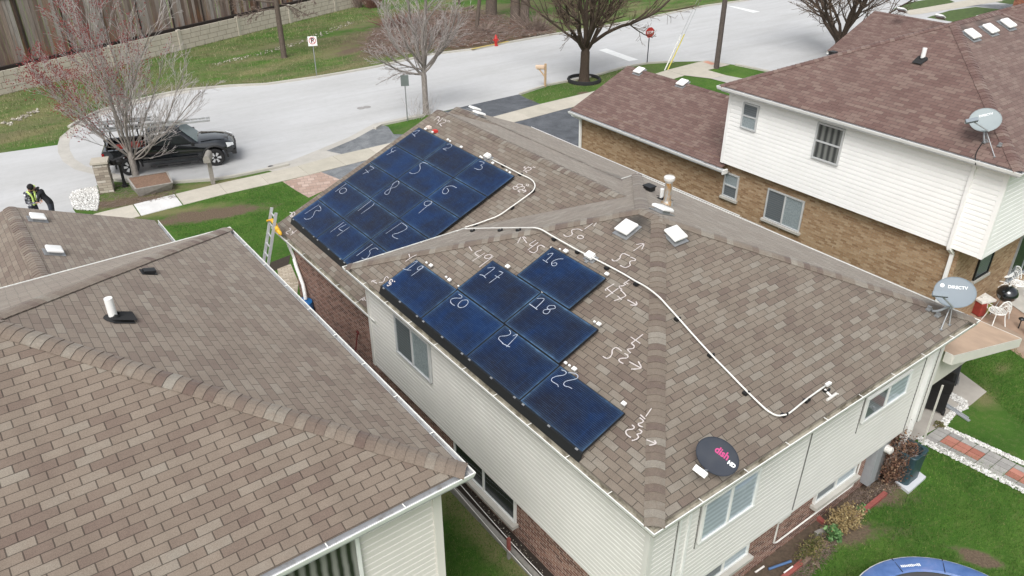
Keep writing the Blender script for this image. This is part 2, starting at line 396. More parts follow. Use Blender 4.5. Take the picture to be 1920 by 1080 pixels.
def fascia_gutter(house, rect, he, wall_in, gut, lip, soff, hangers=None, closed=True, path=None):
    P = [V((x, y, he)) for x, y in rect]
    g = MB(); g.m = 0; g.sweep(GUT[:5], P, closed, 1); g.m = 1; g.sweep(GUT[4:], P, closed, 1)
    g.m = 2; g.sweep([(-.03, -.1148), (-.012, -.0602), (.0005, -.012), (.0005, .0005)], P, closed, 1)
    # hanger straps across the trough
    g.m = 1
    n = len(P)
    for i in range(n if closed else n-1):
        a, b = P[i], P[(i+1) % n]; d = (b-a).normalized(); o = V((d.y, -d.x, 0)); k = int((b-a).length/1.1)
        for j in range(1, k+1):
            c = a + d*(j*(b-a).length/(k+1)) - o*.062 + V((0, 0, -.006)); g.beam(c-o*.06, c+o*.06, .014, .006)
    g.build('gutter', [M[gut], M[lip], M['trim']], house)
    f = MB(); f.sweep([(-.128, 0.0), (-.128, -.17), (-.14, -.17)], P, closed, 1)
    f.build('fascia', M['trim'], house)
    s = MB(); s.sweep([(-.14, -.165), (-wall_in, -.165)], P, closed, 1); s.build('soffit', M[soff], house)
def siding(mb, a, b, z0, z1, course=.105, out=1, dp=.024):
    """lapped boards between a and b (xy), outward to the right of a->b"""
    a, b = V((*a, 0)), V((*b, 0)); d = (b-a).normalized(); o = V((d.y, -d.x, 0))*out
    n = max(1, round((z1-z0)/course)); h = (z1-z0)/n
    for i in range(n):
        z = z0+i*h; p = o*.016
        p1 = o*dp*.85; p = o*dp; zc = z+h*.72
        mb.face([a+p+V((0,0,z)), b+p+V((0,0,z)), b+p1+V((0,0,zc)), a+p1+V((0,0,zc))])
        mb.face([a+p1+V((0,0,zc)), b+p1+V((0,0,zc)), b+V((0,0,z+h)), a+V((0,0,z+h))])
        mb.face([a+V((0,0,z)), b+V((0,0,z)), b+p+V((0,0,z)), a+p+V((0,0,z))])
def brick_wall(mb, a, b, z0, z1):
    a, b = V((*a, 0)), V((*b, 0)); d = (b-a).normalized(); e = V((abs(d.x), abs(d.y), 0))
    mb.face([a+V((0,0,z0)), b+V((0,0,z0)), b+V((0,0,z1)), a+V((0,0,z1))],
            [(a.dot(e), z0), (b.dot(e), z0), (b.dot(e), z1), (a.dot(e), z1)])
def window(house, axis, wall, c, z, w, h, kind='slider', cur=('cur_dark', 'cur_dark'), out=-1, sill=None, frame='trim', lab=None):
    """axis 'x': wall plane x=wall (outward -x when out=-1); axis 'y': wall plane y=wall"""
    def B(mb, u0, u1, z0, z1, d0, d1):     # d = distance out from the wall
        if axis == 'x': mb.bb(wall+out*d0, wall+out*d1, u0, u1, z0, z1)
        else: mb.bb(u0, u1, wall+out*d0, wall+out*d1, z0, z1)
    f = MB(); t = .05
    B(f, c-w/2, c+w/2, z+h/2-t, z+h/2, 0, .055); B(f, c-w/2, c+w/2, z-h/2, z-h/2+t, 0, .06)
    B(f, c-w/2, c-w/2+t, z-h/2+t, z+h/2-t, 0, .055); B(f, c+w/2-t, c+w/2, z-h/2+t, z+h/2-t, 0, .055)
    if kind == 'slider': B(f, c-.03, c+.03, z-h/2+t, z+h/2-t, .004, .05)
    elif kind == 'hung': B(f, c-w/2+t, c+w/2-t, z-.025, z+.025, .004, .05)
    fr = f.build('window', M[frame], house, bevel=.004)
    if lab: fr['label'] = lab
    halves = [(c-w/2+t, c-.03, z-h/2+t, z+h/2-t), (c+.03, c+w/2-t, z-h/2+t, z+h/2-t)] if kind == 'slider' else \
             [(c-w/2+t, c+w/2-t, z+.025, z+h/2-t), (c-w/2+t, c+w/2-t, z-h/2+t, z-.025)] if kind == 'hung' else \
             [(c-w/2+t, c+w/2-t, z-h/2+t, z+h/2-t)]
    for i, (u0, u1, z0, z1) in enumerate(halves):
        q = MB()
        def P(u, zz, d): return (wall+out*d, u, zz) if axis == 'x' else (u, wall+out*d, zz)
        def QF(d):
            pts = [V(P(u0, z0, d)), V(P(u1, z0, d)), V(P(u1, z1, d)), V(P(u0, z1, d))]; nr = (pts[1]-pts[0]).cross(pts[2]-pts[0])
            if (nr.x if axis == 'x' else nr.y)*out < 0: pts.reverse()
            q.face(pts)
        q.m = 0; QF(.019); q.m = 1; QF(.034)
        q.build('pane', [M[cur[min(i, len(cur)-1)]], M['glass']], fr, recalc=False)
    if sill:
        s = MB(); B(s, c-w/2-.06, c+w/2+.06, z-h/2-.09, z-h/2-.004, .0, sill); s.build('sill', M['concrete'], fr, bevel=.005)
    return fr
def louvre_vent(parent, p, n, rz, mat='white', size=.36):
    """low square roof vent: tilted cap on a flange"""
    n = V(n).normalized(); x = V((math.cos(rz), math.sin(rz), 0)); x = (x-n*x.dot(n)).normalized(); y = n.cross(x)
    Mt = Matrix((x, y, n)).transposed(); v = MB()
    s = size/2
    v.box(V(p)+n*.012, (size*1.15, size*1.3, .012), M=Mt)
    v.box(V(p)+n*.05, (size*.7, size*.7, .07), M=Mt)
    v.build('vent_base', M['galv'], parent, bevel=.004)
    c = MB(); c.mesh([Mt @ V(q)+V(p) for q in [(-s,-s,.075),(s,-s,.075),(s,s,.075),(-s,s,.075),(-s,-s,.12),(s,-s,.12),(s,s,.12),(-s,s,.12),(-s*.8,-s*.8,.15),(s*.8,-s*.8,.15),(s*.8,s*.8,.15),(-s*.8,s*.8,.15)]],
       [(3,2,1,0),(0,1,5,4),(1,2,6,5),(2,3,7,6),(3,0,4,7),(4,5,9,8),(5,6,10,9),(6,7,11,10),(7,4,8,11),(8,9,10,11)])
    return c.build('roof_vent', M[mat], parent, bevel=.015, smooth=True)
def pipe_vent(parent, p, n, r=.055, h=.32, col='white'):
    v = MB(); p = V(p); v.cyl(p-V((0,0,.05)), r, h+.05, 20, r*.97); o = v.build('vent_pipe', M[col], parent, smooth=True)
    n = V(n).normalized(); x = n.cross(V((1,0,0))).normalized(); Mt = Matrix((x, n.cross(x), n)).transposed()
    b = MB(); b.lathe([(r*2.4, .008), (r*2.2, .02), (r*1.3, .035), (r*1.02, .1)], 20, Mt, p)
    b.box(p+n*.01-V((n.x,n.y,0)).normalized()*-.12, (.3, .34, .008), M=Mt); b.build('pipe_flashing', M['rubber'], parent, smooth=True)
    return o
def downspout(house, pts, w=.075, mat='trim'):
    d = MB()
    for a, b in zip(pts[:-1], pts[1:]): d.beam(a, b, w, w*.8, up=V((1, 0, 0)))
    return d.build('downspout', M[mat], house, bevel=.008)
def gable_roof(house, xl, xr, yb, yf, he, m, sh, cap, xm=None, left=True, right=True, front_wall='brick_red', yb_right=None):
    g = .1; xm = (xl+xr)/2 if xm is None else xm; zb = he+.025
    zr = zb + m*(xm-xl-g); mb = MB()
    ybr = yb if yb_right is None else yb_right
    add_slope(mb, [V((xl+g, yf, zb)), V((xl+g, yb, zb)), V((xm, yb, zr)), V((xm, yf, zr))], (1, 0, 0), V((xl+g, yb, zb)))
    add_slope(mb, [V((xr-g, ybr, zb)), V((xr-g, yf, zb)), V((xm, yf, zr)), V((xm, yb, zr)), V((xm, ybr, zr))] if False else
              [V((xr-g, ybr, zb)), V((xr-g, yf, zb)), V((xm, yf, zr)), V((xm, ybr, zr))], (-1, 0, 0), V((xr-g, ybr, zb)))
    roof = mb.build('roof', M[sh], house, recalc=False)
    # rake boards, under-deck, ridge cap
    rk = MB(); rk.m = 0
    for (xa, xb) in ((xl+g, xm), (xr-g, xm)):
        A, B = V((xa, yf, zb-.012)), V((xb, yf, zr-.012)); rk.face([A, B, B-V((0,0,.14)), A-V((0,0,.14))])
        rk.face([A-V((0,0,.14)), B-V((0,0,.14)), B+V((0,-.4,-.14)), A+V((0,-.4,-.14))])
    rk.build('rake_board', M['trim'], house, recalc=False)
    cm = MB(); cap_line(cm, V((xm, yb, zr)), V((xm, yf, zr)), m, level=True); cm.build('ridge_cap', M[cap], roof)
    return roof, zr

M['seam'] = plain('dark_grey_seam', (.16,.16,.15), .7)
# ================================================================ MAIN HOUSE (solar panels on it)
X0, X1, Y0, Y1, HE, MP = 6.464, 16.097, 5.192, 15.303, 4.15, .40
WX, WXR, WHE, WM = 6.82, 18.57, 2.85, .415
house = thing('split_level_house', (X0+.7, Y0+.7, 0), 'cream sided house with tan hip roof, brick base and blue solar panels, in the middle', 'house')
roof_main, r0, r1 = hip_roof(house, X0, X1, Y0, Y1, HE, MP, 'sh_main', 'cap_main')
sx0, sx1, sy0, sy1 = 6.87, 15.69, 5.60, 14.90
mb = MB(); ZB = 1.42
siding(mb, (sx0, sy1), (sx0, sy0), ZB, HE-.165, out=-1) if False else None
for a, b in (((sx0, sy1), (sx0, sy0)), ((sx0, sy0), (sx1, sy0)), ((sx1, sy0), (sx1, sy1)), ((sx1, sy1), (sx0, sy1))):
    siding(mb, a, b, ZB, HE-.17)
mb.bb(sx0+.01, sx1-.01, sy0+.01, sy1-.01, ZB-.012, ZB+.02)
mb.build('siding_wall', M['siding_main'], house)
for x, y in ((sx0, sy0), (sx1, sy0), (sx0, sy1), (sx1, sy1)):
    t = MB(); t.bb(x-.045, x+.06 if x < 10 else x+.045, y-.045 if y < 10 else y-.06, y+.06 if y < 10 else y+.045, ZB-.01, HE-.17)
    t.build('corner_trim', M['siding_main'], house, bevel=.004)
bx0, bx1, by0, by1 = 7.08, 15.55, 5.80, 14.8
mb = MB()
for a, b in (((bx0, by1), (bx0, by0)), ((bx0, by0), (bx1, by0)), ((bx1, by0), (bx1, by1))): brick_wall(mb, a, b, -.2, ZB+.01)
mb.build('brick_wall', M['brick_red'], house, recalc=False)
# wing with the big array
wbx0 = 7.22; wyf = 20.55
mb = MB()
for a, b in (((wbx0, wyf), (wbx0, 14.0)), ((18.17, 13.6), (18.17, 23.2)), ((18.17, 13.6), (15.6, 13.6)), ((12.0, wyf), (wbx0, wyf)), ((12.0, 23.2), (12.0, wyf)), ((18.17, 23.2), (12.0, 23.2))):
    brick_wall(mb, a, b, -.2, WHE-.1)
# gable triangles
def tri(mb, xa, xb, xm, y, z0, z1): mb.face([V((xa,y,z0)), V((xb,y,z0)), V((xm,y,z1))], [(xa,z0),(xb,z0),(xm,z1)])
tri(mb, 18.1, 7.25, 12.72, wyf, WHE-.1, WHE+2.2); tri(mb, 18.17, 12.0, 15.08, 23.2, WHE-.1, WHE+1.3)
mb.build('wing_brick_wall', M['brick_red'], house, recalc=False)
wroof, wzr = gable_roof(house, WX, 18.57, 12.2, 20.98, WHE, WM, 'sh_main', 'cap_main', xm=12.72)
groof, gzr = gable_roof(house, 11.59, 18.57, 14.0, 23.56, WHE, WM, 'sh_main', 'cap_main', xm=15.08)
# right slope of the wing runs back past the two-storey corner
mb = MB(); add_slope(mb, [V((18.47, 13.25, WHE+.025)), V((18.47, 15, WHE+.025)), V((14.5, 15, WHE+.025+WM*3.97)), V((14.5, 13.25, WHE+.025+WM*3.97))], (-1,0,0), V((18.47, 13.25, WHE)))
mb.build('side_roof', M['sh_main'], house, recalc=False)
fascia_gutter(house, [(WX, 20.98), (WX, 14.6)], WHE, .42, 'gut_dirty', 'lip', 'soffit', closed=False)
fascia_gutter(house, [(18.57, 13.25), (18.57, 23.56)], WHE, .42, 'gut_gray', 'trim', 'soffit', closed=False)
# windows
window(house, 'x', sx0-.034, 12.78, 3.10, 1.5, 1.05, 'slider', ('cur_frost', 'cur_grey'), frame='trim_grey')
window(house, 'y', sy0-.034, 8.78, 3.05, 1.45, .95, 'slider', ('cur_light', 'cur_light'))
window(house, 'y', sy0-.034, 13.60, 3.12, 1.62, .62, 'slider', ('cur_grey', 'cur_light'))
window(house, 'y', by0, 12.95, 1.08, 1.5, .62, 'slider', ('cur_grey', 'cur_light'), sill=.16)
window(house, 'y', by0, 9.3, 1.08, 1.5, .66, 'slider', ('cur_grey', 'cur_light'), sill=.16)
window(house, 'x', bx0, 10.45, .93, 2.3, .9, 'slider', ('dark', 'dark'), sill=.16)
# trims of the vertical joints on the right wall and downspouts
downspout(house, [(15.25, sy0-.02, HE-.13), (15.25, sy0-.06, HE-.4), (15.25, sy0-.07, 1.3), (15.25, 5.66, .7), (15.25, 5.70, .05)], .09)
downspout(house, [(7.05, 20.9, WHE-.1), (7.12, 20.85, WHE-.25), (7.17, 20.4, 1.9)], .08)
d = MB(); d.tube([(7.15, 20.4, 1.95), (7.13, 20.25, 1.75), (7.1, 19.85, 1.35), (7.06, 19.7, 1.1), (7.05, 19.68, .93)], .055, 12); d.build('downspout', M['white'], house, smooth=True)
dd = MB()
for x in (7.52, 7.75): dd.bb(x, x+.05, sy0-.045, sy0-.012, ZB, HE-.2)
dd.build('wall_trim', M['trim'], house)
for x, z0, z1 in ((7.49, ZB, 3.9), (15.02, ZB, 3.9), (15.58, ZB, 3.9), (8.02, 2.45, 3.55), (12.75, 2.55, 3.5)):
    sm = MB(); sm.bb(x, x+.013, sy0-.036, sy0-.01, z0, z1); sm.build('siding_seam', M['seam'], house)
cb = MB(); cb.tube([(11.05, sy0-.03, HE-.15), (11.03, sy0-.03, 2.6), (11.0, sy0-.03, ZB+.1)], .013, 6)
cb.build('wall_cable', M['seam'], house, smooth=True); cb = MB(); cb.tube([(10.98, by0-.03, 1.2), (10.96, by0-.04, .45), (11.05, by0-.05, .42), (13.7, by0-.05, .42), (13.8, by0-.04, .5), (13.85, by0-.03, 1.3)], .02, 6)
cb.build('wall_cable', M['white_dirty'], house, smooth=True)
jb = MB(); jb.bb(10.9, 11.25, by0-.10, by0, ZB-.32, ZB-.02); jb.bb(10.82, 10.94, by0-.14, by0-.0, ZB-.26, ZB-.08); jb.build('junction_box', M['white_dirty'], house, bevel=.01)
# roof furniture
def rusty_flue():
    b = NB('rusty_flue'); p = b.pos(); f = b.ramp(b.noise(b.mapping(p, (6,6,1.2)), 1.5, 4, .7), [(.46, 0.0), (.6, 1.0)]); return b.done(b.mix(f, (.36,.37,.36), (.38,.20,.05)), .5, .3)
n_left = V((-MP, 0, 1)); n_bot = V((0, -MP, 1)); n_far = V((0, MP, 1)); n_right = V((MP, 0, 1))
def zmain(x, y): return HE+.025+MP*(min(x-X0, X1-x, y-Y0, Y1-y)-.1)
def P_left(x, y, dz=0): return on_plane(x, y, V((X0, 0, HE+.025-.1*MP+dz)), V((-MP, 0, 1)))
def P_bot(x, y, dz=0): return on_plane(x, y, V((0, Y0, HE+.025-.1*MP+dz)), V((0, -MP, 1)))
def P_right(x, y, dz=0): return on_plane(x, y, V((X1, 0, HE+.025-.1*MP+dz)), V((MP, 0, 1)))
def P_far(x, y, dz=0): return on_plane(x, y, V((0, Y1, HE+.025-.1*MP+dz)), V((0, MP, 1)))
def P_wing(x, y, dz=0): return on_plane(x, y, V((WX, 0, WHE+.025-.1*WM+dz)), V((-WM, 0, 1)))
def P_wingr(x, y, dz=0): return on_plane(x, y, V((18.57, 0, WHE+.025-.1*WM+dz)), V((WM, 0, 1)))
louvre_vent(roof_main, P_left(1176, 432), n_left, R(90)); louvre_vent(roof_main, P_bot(1264, 444), n_bot, 0)
louvre_vent(roof_main, P_right(1240, 398), n_right, R(90))
pipe_vent(roof_main, P_right(1240, 374), n_right, .05, .28)
bvx = MB(); q = P_right(1217, 358); bvx.box(q+V((0,0,.07)), (.2, .24, .10)); bvx.box(q+V((0,0,.14)), (.24, .28, .03)); bvx.build('box_vent', M['black'], roof_main, bevel=.012)
q = P_right(1250, 383)
ch = MB(); ch.lathe([(.15, -.05), (.14, .05), (.10, .09), (.085, .12), (.085, .58)], 28, c=q); ch.build('chimney', rusty_flue(), roof_main, smooth=True)
cc = MB(); cc.lathe([(.085, .56), (.09, .58), (.09, .60), (.12, .61), (.13, .63), (.13, .69), (.11, .71), (.0, .72)], 28, c=q); cc.build('chimney_cap', M['white_dirty'], roof_main, smooth=True)
# vents just past the ridge of the garage gable
for px, py in ((889, 208), (897, 217)):
    louvre_vent(groof, on_plane(px, py, V((18.57, 0, WHE)), V((WM, 0, 1))), (WM, 0, 1), R(90))

# ================================================================ LEFT HOUSE (foreground)
SL = 7.5; LHE = CAM_H-SL; LM = .385
LX1, LY0, LY1 = .578*SL, .8815*SL, 2.145*SL
left = thing('sided_house', (LX1-.6, LY0+.6, 0), 'beige sided house with light tan shingle roof filling the lower left foreground', 'house')
roof_left, l0, l1 = hip_roof(left, -8.6, LX1, LY0, LY1, LHE, LM, 'sh_left', 'cap_left', gut='gut_gray', lip='lip')
lw = .40; mb = MB()
lx1, ly0, ly1 = LX1-lw, LY0+lw, LY1-lw
for a, b in (((-8.2, ly0), (lx1, ly0)), ((lx1, ly0), (lx1, ly1)), ((lx1, ly1), (-8.2, ly1))): siding(mb, a, b, 2.6, LHE-.17, .115)
for a, b in (((-8.2, ly0), (lx1, ly0)), ((lx1, ly0), (lx1, ly1)), ((lx1, ly1), (-8.2, ly1))): siding(mb, a, b, 0, 2.6, .14)
mb.build('siding_wall', M['siding_left'], left)
t = MB(); t.bb(lx1-.09, lx1+.045, ly0-.045, ly0+.09, 0, LHE-.17); t.build('corner_trim', M['siding_left'], left, bevel=.004)
t = MB(); t.bb(lx1-.09, lx1+.045, ly1-.09, ly1+.045, 0, LHE-.17); t.build('corner_trim', M['siding_left'], left, bevel=.004)
window(left, 'y', ly0-.034, 2.02, 4.55, 1.35, 1.5, 'single', ('cur_vert',))
lwing_r = 4.3; lwing_m = .40; lxm = .74
lwroof, _ = gable_roof(left, 2*lxm-lwing_r, lwing_r, LY1-4, 23.5, WHE, lwing_m, 'sh_left', 'cap_left', xm=lxm)
fascia_gutter(left, [(lwing_r, LY1-1), (lwing_r, 23.5)], WHE, .4, 'gut_gray', 'lip', 'soffit', closed=False)
mb = MB(); brick_wall(mb, (lwing_r-.4, LY1), (lwing_r-.4, 23.1), 0, WHE-.1); brick_wall(mb, (lwing_r-.4, 23.1), (-2.4, 23.1), 0, WHE-.1)
tri(mb, 3.9, -2.4, lxm, 23.1, WHE-.1, WHE+1.3); mb.build('wing_brick_wall', M['brick_red'], left, recalc=False)
def P_lr(x, y, dz=0): return on_plane(x, y, V((LX1, 0, LHE+.025-.1*LM+dz)), V((LM, 0, 1)))
def P_lw(x, y, dz=0): return on_plane(x, y, V((lwing_r, 0, WHE+.025-.04+dz)), V((lwing_m, 0, 1)))
pipe_vent(roof_left, P_lr(214, 598), (LM, 0, 1), .062, .36)
# flat neoprene patch beside the pipe and the little box vent
fl = MB(); q = P_lr(232, 603); fl.box(q+V((0,0,.012)), (.3, .16, .006), M=Matrix(((.933,0,.36),(0,1,0),(-.36,0,.933)))); fl.build('pipe_patch', M['rubber'], roof_left)
q = P_lr(278, 511); nn = V((LM, 0, 1)).normalized(); xx = V((1,0,-LM)).normalized(); Mt = Matrix((xx, nn.cross(xx), nn)).transposed()
bv = MB(); bv.mesh([Mt @ (V(p)*.68)+q for p in [(-.13,-.11,.0),(.13,-.11,.0),(.13,.11,.0),(-.13,.11,0),(-.13,-.11,.07),(.16,-.11,.11),(.16,.11,.11),(-.13,.11,.07),(.2,0,.06)]],
   [(0,3,2,1),(0,1,5,4),(2,3,7,6),(3,0,4,7),(4,5,6,7),(1,2,6,5)]); bv.box(q+nn*.01, (.25,.22,.008), M=Mt); bv.build('box_vent', M['black'], roof_left, bevel=.01)
louvre_vent(lwroof, P_lw(70, 412), (lwing_m, 0, 1), R(90)); louvre_vent(lwroof, P_lw(101, 474), (lwing_m, 0, 1), R(90))

# ================================================================ RIGHT HOUSE (white siding, red-brown roof)
RX0, RY0, RY1, RHE, RM_ = 20.8, 6.94, 16.56, 5.69, .465
right = thing('white_sided_house', (21.5, 8, 0), 'white sided house over tan brick with a reddish brown roof, on the right', 'house')
roof_right, q0, q1 = hip_roof(right, RX0, 33.2, RY0, RY1, RHE, RM_, 'sh_red', 'cap_red', gut='gut_gray', lip='trim')
mb = MB(); wx, wy0, wy1, wz = 21.25, 7.37, 16.25, 3.02
for a, b in (((wx, wy1), (wx, wy0)), ((wx, wy0), (32.8, wy0)), ((32.8, wy0), (32.8, wy1)), ((32.8, wy1), (wx, wy1))): siding(mb, a, b, wz, RHE-.17, .14, dp=.04)
mb.bb(wx+.01, 32.8, wy0+.01, wy1-.01, wz-.012, wz+.02)
mb.build('siding_wall', M['siding_white'], right)
t = MB(); t.bb(wx-.045, wx+.08, wy0-.045, wy0+.08, wz-.01, RHE-.17); t.build('corner_trim', M['siding_white'], right, bevel=.004)
t = MB(); t.bb(wx-.045, wx+.08, wy1-.08, wy1+.045, wz-.01, RHE-.17); t.build('corner_trim', M['siding_white'], right, bevel=.004)
rbx, rby = 21.46, 8.0
mb = MB(); brick_wall(mb, (rbx, 23.8), (rbx, rby), -.1, 3.03); brick_wall(mb, (rbx, rby), (32.6, rby), -.1, 3.03); brick_wall(mb, (27.2, 23.8), (rbx, 23.8), -.1, WHE); brick_wall(mb, (27.2, 16), (27.2, 23.8), -.1, WHE)
tri(mb, 27.2, 21.4, 24.3, 23.8, WHE-.1, WHE+1.2); mb.build('brick_wall', M['brick_tan'], right, recalc=False)
rw, rwz = gable_roof(right, 21.0, 27.6, 16.1, 24.2, WHE, .415, 'sh_red', 'cap_red', xm=24.3)
fascia_gutter(right, [(21.0, 24.2), (21.0, 16.0)], WHE, .44, 'gut_gray', 'trim', 'soffit', closed=False)
gb = MB(); gb.bb(21.0, 21.25, 15.95, 16.0, WHE-.16, WHE); gb.build('gutter_end', M['trim'], right)
window(right, 'x', wx-.041, 15.35, 4.87, .62, .86, 'hung', ('cur_grey', 'cur_frost'), frame='trim_grey')
window(right, 'x', wx-.041, 12.42, 4.80, .92, 1.14, 'hung', ('cur_dark', 'cur_dark'), frame='trim_grey')
window(right, 'x', rbx, 15.87, 2.2, .62, .9, 'hung', ('cur_frost', 'cur_grey'), sill=.1, frame='trim_grey')
window(right, 'x', rbx, 13.64, 2.1, 1.42, 1.1, 'slider', ('cur_frost', 'cur_grey'), sill=.1, frame='trim_grey')
window(right, 'y', wy0-.034, 25.3, 4.7, .8, 1.0, 'hung', ('cur_grey', 'cur_grey'))
downspout(right, [(wx-.02, 8.2, RHE-.13), (wx-.06, 8.2, RHE-.4), (wx-.07, 8.2, 3.0), (rbx-.06, 8.15, 2.8), (rbx-.06, 8.15, .1)], .10, 'white')
downspout(right, [(21.05, 24.0, WHE-.1), (21.3, 23.72, WHE-.25), (21.38, 23.72, .05)], .10, 'white')
def P_rs(x, y, dz=0): return on_plane(x, y, V((RX0, 0, RHE+.025-.1*RM_+dz)), V((-RM_, 0, 1)))
def P_rb(x, y, dz=0): return on_plane(x, y, V((0, RY0, RHE+.025-.1*RM_+dz)), V((0, -RM_, 1)))
def P_rw(x, y, dz=0): return on_plane(x, y, V((21.0, 0, WHE+.025-.04+dz)), V((-.415, 0, 1)))
pipe_vent(roof_right, P_rs(1729, 112), (-RM_, 0, 1), .065, .34)
for px, py in ((1820, 68), (1854, 58), (1887, 48)): louvre_vent(roof_right, P_rb(px, py), (0, -RM_, 1), 0, size=.42)
for px, py in ((1199, 135), (1280, 158)): louvre_vent(rw, P_rw(px, py), (-.415, 0, 1), R(90), size=.38)
bvx = MB(); q = P_rs(1556, 106, .02); q = V((24.9, 15.1, 0)); q.z = RHE+RM_*1.38; bvx.box(q+V((0,0,.1)), (.22,.22,.12)); bvx.build('box_vent', M['black'], roof_right, bevel=.01)
# brick shelf and sliding door on the back wall
sd_ = window(right, 'y', rby, 26.6, 1.45, 1.9, 2.0, 'slider', ('dark', 'dark'), frame='steel')
window(right, 'y', rby, 23.4, 1.9, .9, .85, 'single', ('cur_grey',), sill=.1, frame='black')

# ================================================================ NEXT HOUSE behind, and the brick house far right
nxt = thing('neighbour_house', (39, 19, 0), 'farther reddish brown gable roof beyond the white sided house', 'house')
nroof, nz = gable_roof(nxt, 38.5, 46.3, 16, 23.8, WHE, .415, 'sh_red', 'cap_red', xm=42.4)
mb = MB()
for a, b in (((38.9, 23.4), (38.9, 16)), ((45.9, 23.4), (38.9, 23.4)), ((45.9, 16), (45.9, 23.4))): brick_wall(mb, a, b, 0, WHE)
tri(mb, 45.9, 38.9, 42.4, 23.4, WHE-.1, WHE+1.5); mb.build('brick_wall', M['brick_tan'], nxt, recalc=False)
nroof2, _, _ = hip_roof(nxt, 39, 50, 7, 17, RHE, .44, 'sh_red', 'cap_red', gut='gut_gray', lip='trim')
mb = MB()
for a, b in (((39.4, 16.6), (39.4, 7.4)), ((39.4, 7.4), (49.6, 7.4)), ((49.6, 7.4), (49.6, 16.6))): siding(mb, a, b, 0, RHE-.17, .14)
mb.build('siding_wall', M['siding_white'], nxt)
for px, py in ((1690, 21), (1762, 34)):
    louvre_vent(nroof, on_plane(px, py, V((46.3, 0, WHE)), V((.415, 0, 1))), (.415, 0, 1), R(90), size=.4)
far = thing('brick_house', (69.5, 27, 0), 'orange brick house with a pale eave at the top right corner', 'house')
mb = MB()
for a, b in (((69.1, 27.65), (69.1, 17)), ((69.1, 27.65), (80, 27.65))): brick_wall(mb, a, b, 0, 4.2)
mb.build('brick_wall', M['brick_orange'], far, recalc=False)
hip_roof(far, 68.2, 80, 16, 28.5, 4.0, .4, 'sh_red', 'cap_red', lip='trim')
# lean-to cover over the rear patio
px0, pz0, px1, pz1, py0, py1 = 15.93, 3.2, 19.85, 2.06, 5.4, 9.4
pr = MB(); pr.m = 0
pr.face([(px0, py0, pz0), (px1, py0, pz1), (px1, py1, pz1), (px0, py1, pz0)])
pr.build('patio_roof', M['plywood'], house, recalc=False)
pe = MB()
pe.mesh([(px0,py0-.02,pz0+.01),(px1,py0-.02,pz1+.01),(px1,py0-.02,pz1-.24),(px0,py0-.02,pz0-.24),(px0,py0+.02,pz0-.004),(px1,py0+.02,pz1-.004),(px1,py0+.02,pz1-.24),(px0,py0+.02,pz0-.24)],
   [(0,1,2,3),(4,5,6,7),(0,1,5,4),(2,3,7,6),(0,3,7,4),(1,2,6,5)])
pe.bb(px1-.02, px1+.02, py0+.02, py1, pz1-.22, pz1-.0); pe.bb(px0-.02, px0+.0, py0+.02, 5.58, pz0-.24, pz0+.01)
pe.build('patio_fascia', M['trim_cream'], house)
pb = MB(); pb.mesh([(15.72, 5.66, 2.2), (18.6, 5.66, 2.2), (18.6, 5.66, 2.38), (15.95, 5.66, 3.14), (15.72, 5.66, 3.18)], [(0,1,2,3,4)])
pb.build('patio_valance', M['beige_panel'] if 'beige_panel' in M else M['soffit'], house, recalc=False)
po = MB(); po.bb(16.5, 16.535, 5.60, 5.635, 0, 2.0); po.build('patio_post', M['trim_cream'], house)
po = MB(); po.bb(19.6, 19.68, 9.2, 9.27, 0, 2.0); po.build('patio_post', M['trim_cream'], house)

stain(M['sh_main'], [(tuple(P_left(1184, 424)), .42), (tuple(P_bot(1258, 436)), .42), (tuple(P_right(1240, 398)), .25), (tuple(P_left(1199, 412)), .2), (tuple(P_wingr(1150, 330)), .7), (tuple(P_wingr(960, 245)), .3), (tuple(P_wingr(1080, 300)), .4)], amt=.72)
stain(M['sh_red'], [(tuple(P_rb(1815, 62)), .45), (tuple(P_rb(1850, 50)), .45), (tuple(P_rb(1882, 42)), .4), (tuple(P_rw(1199, 133)), .2)], amt=.7)
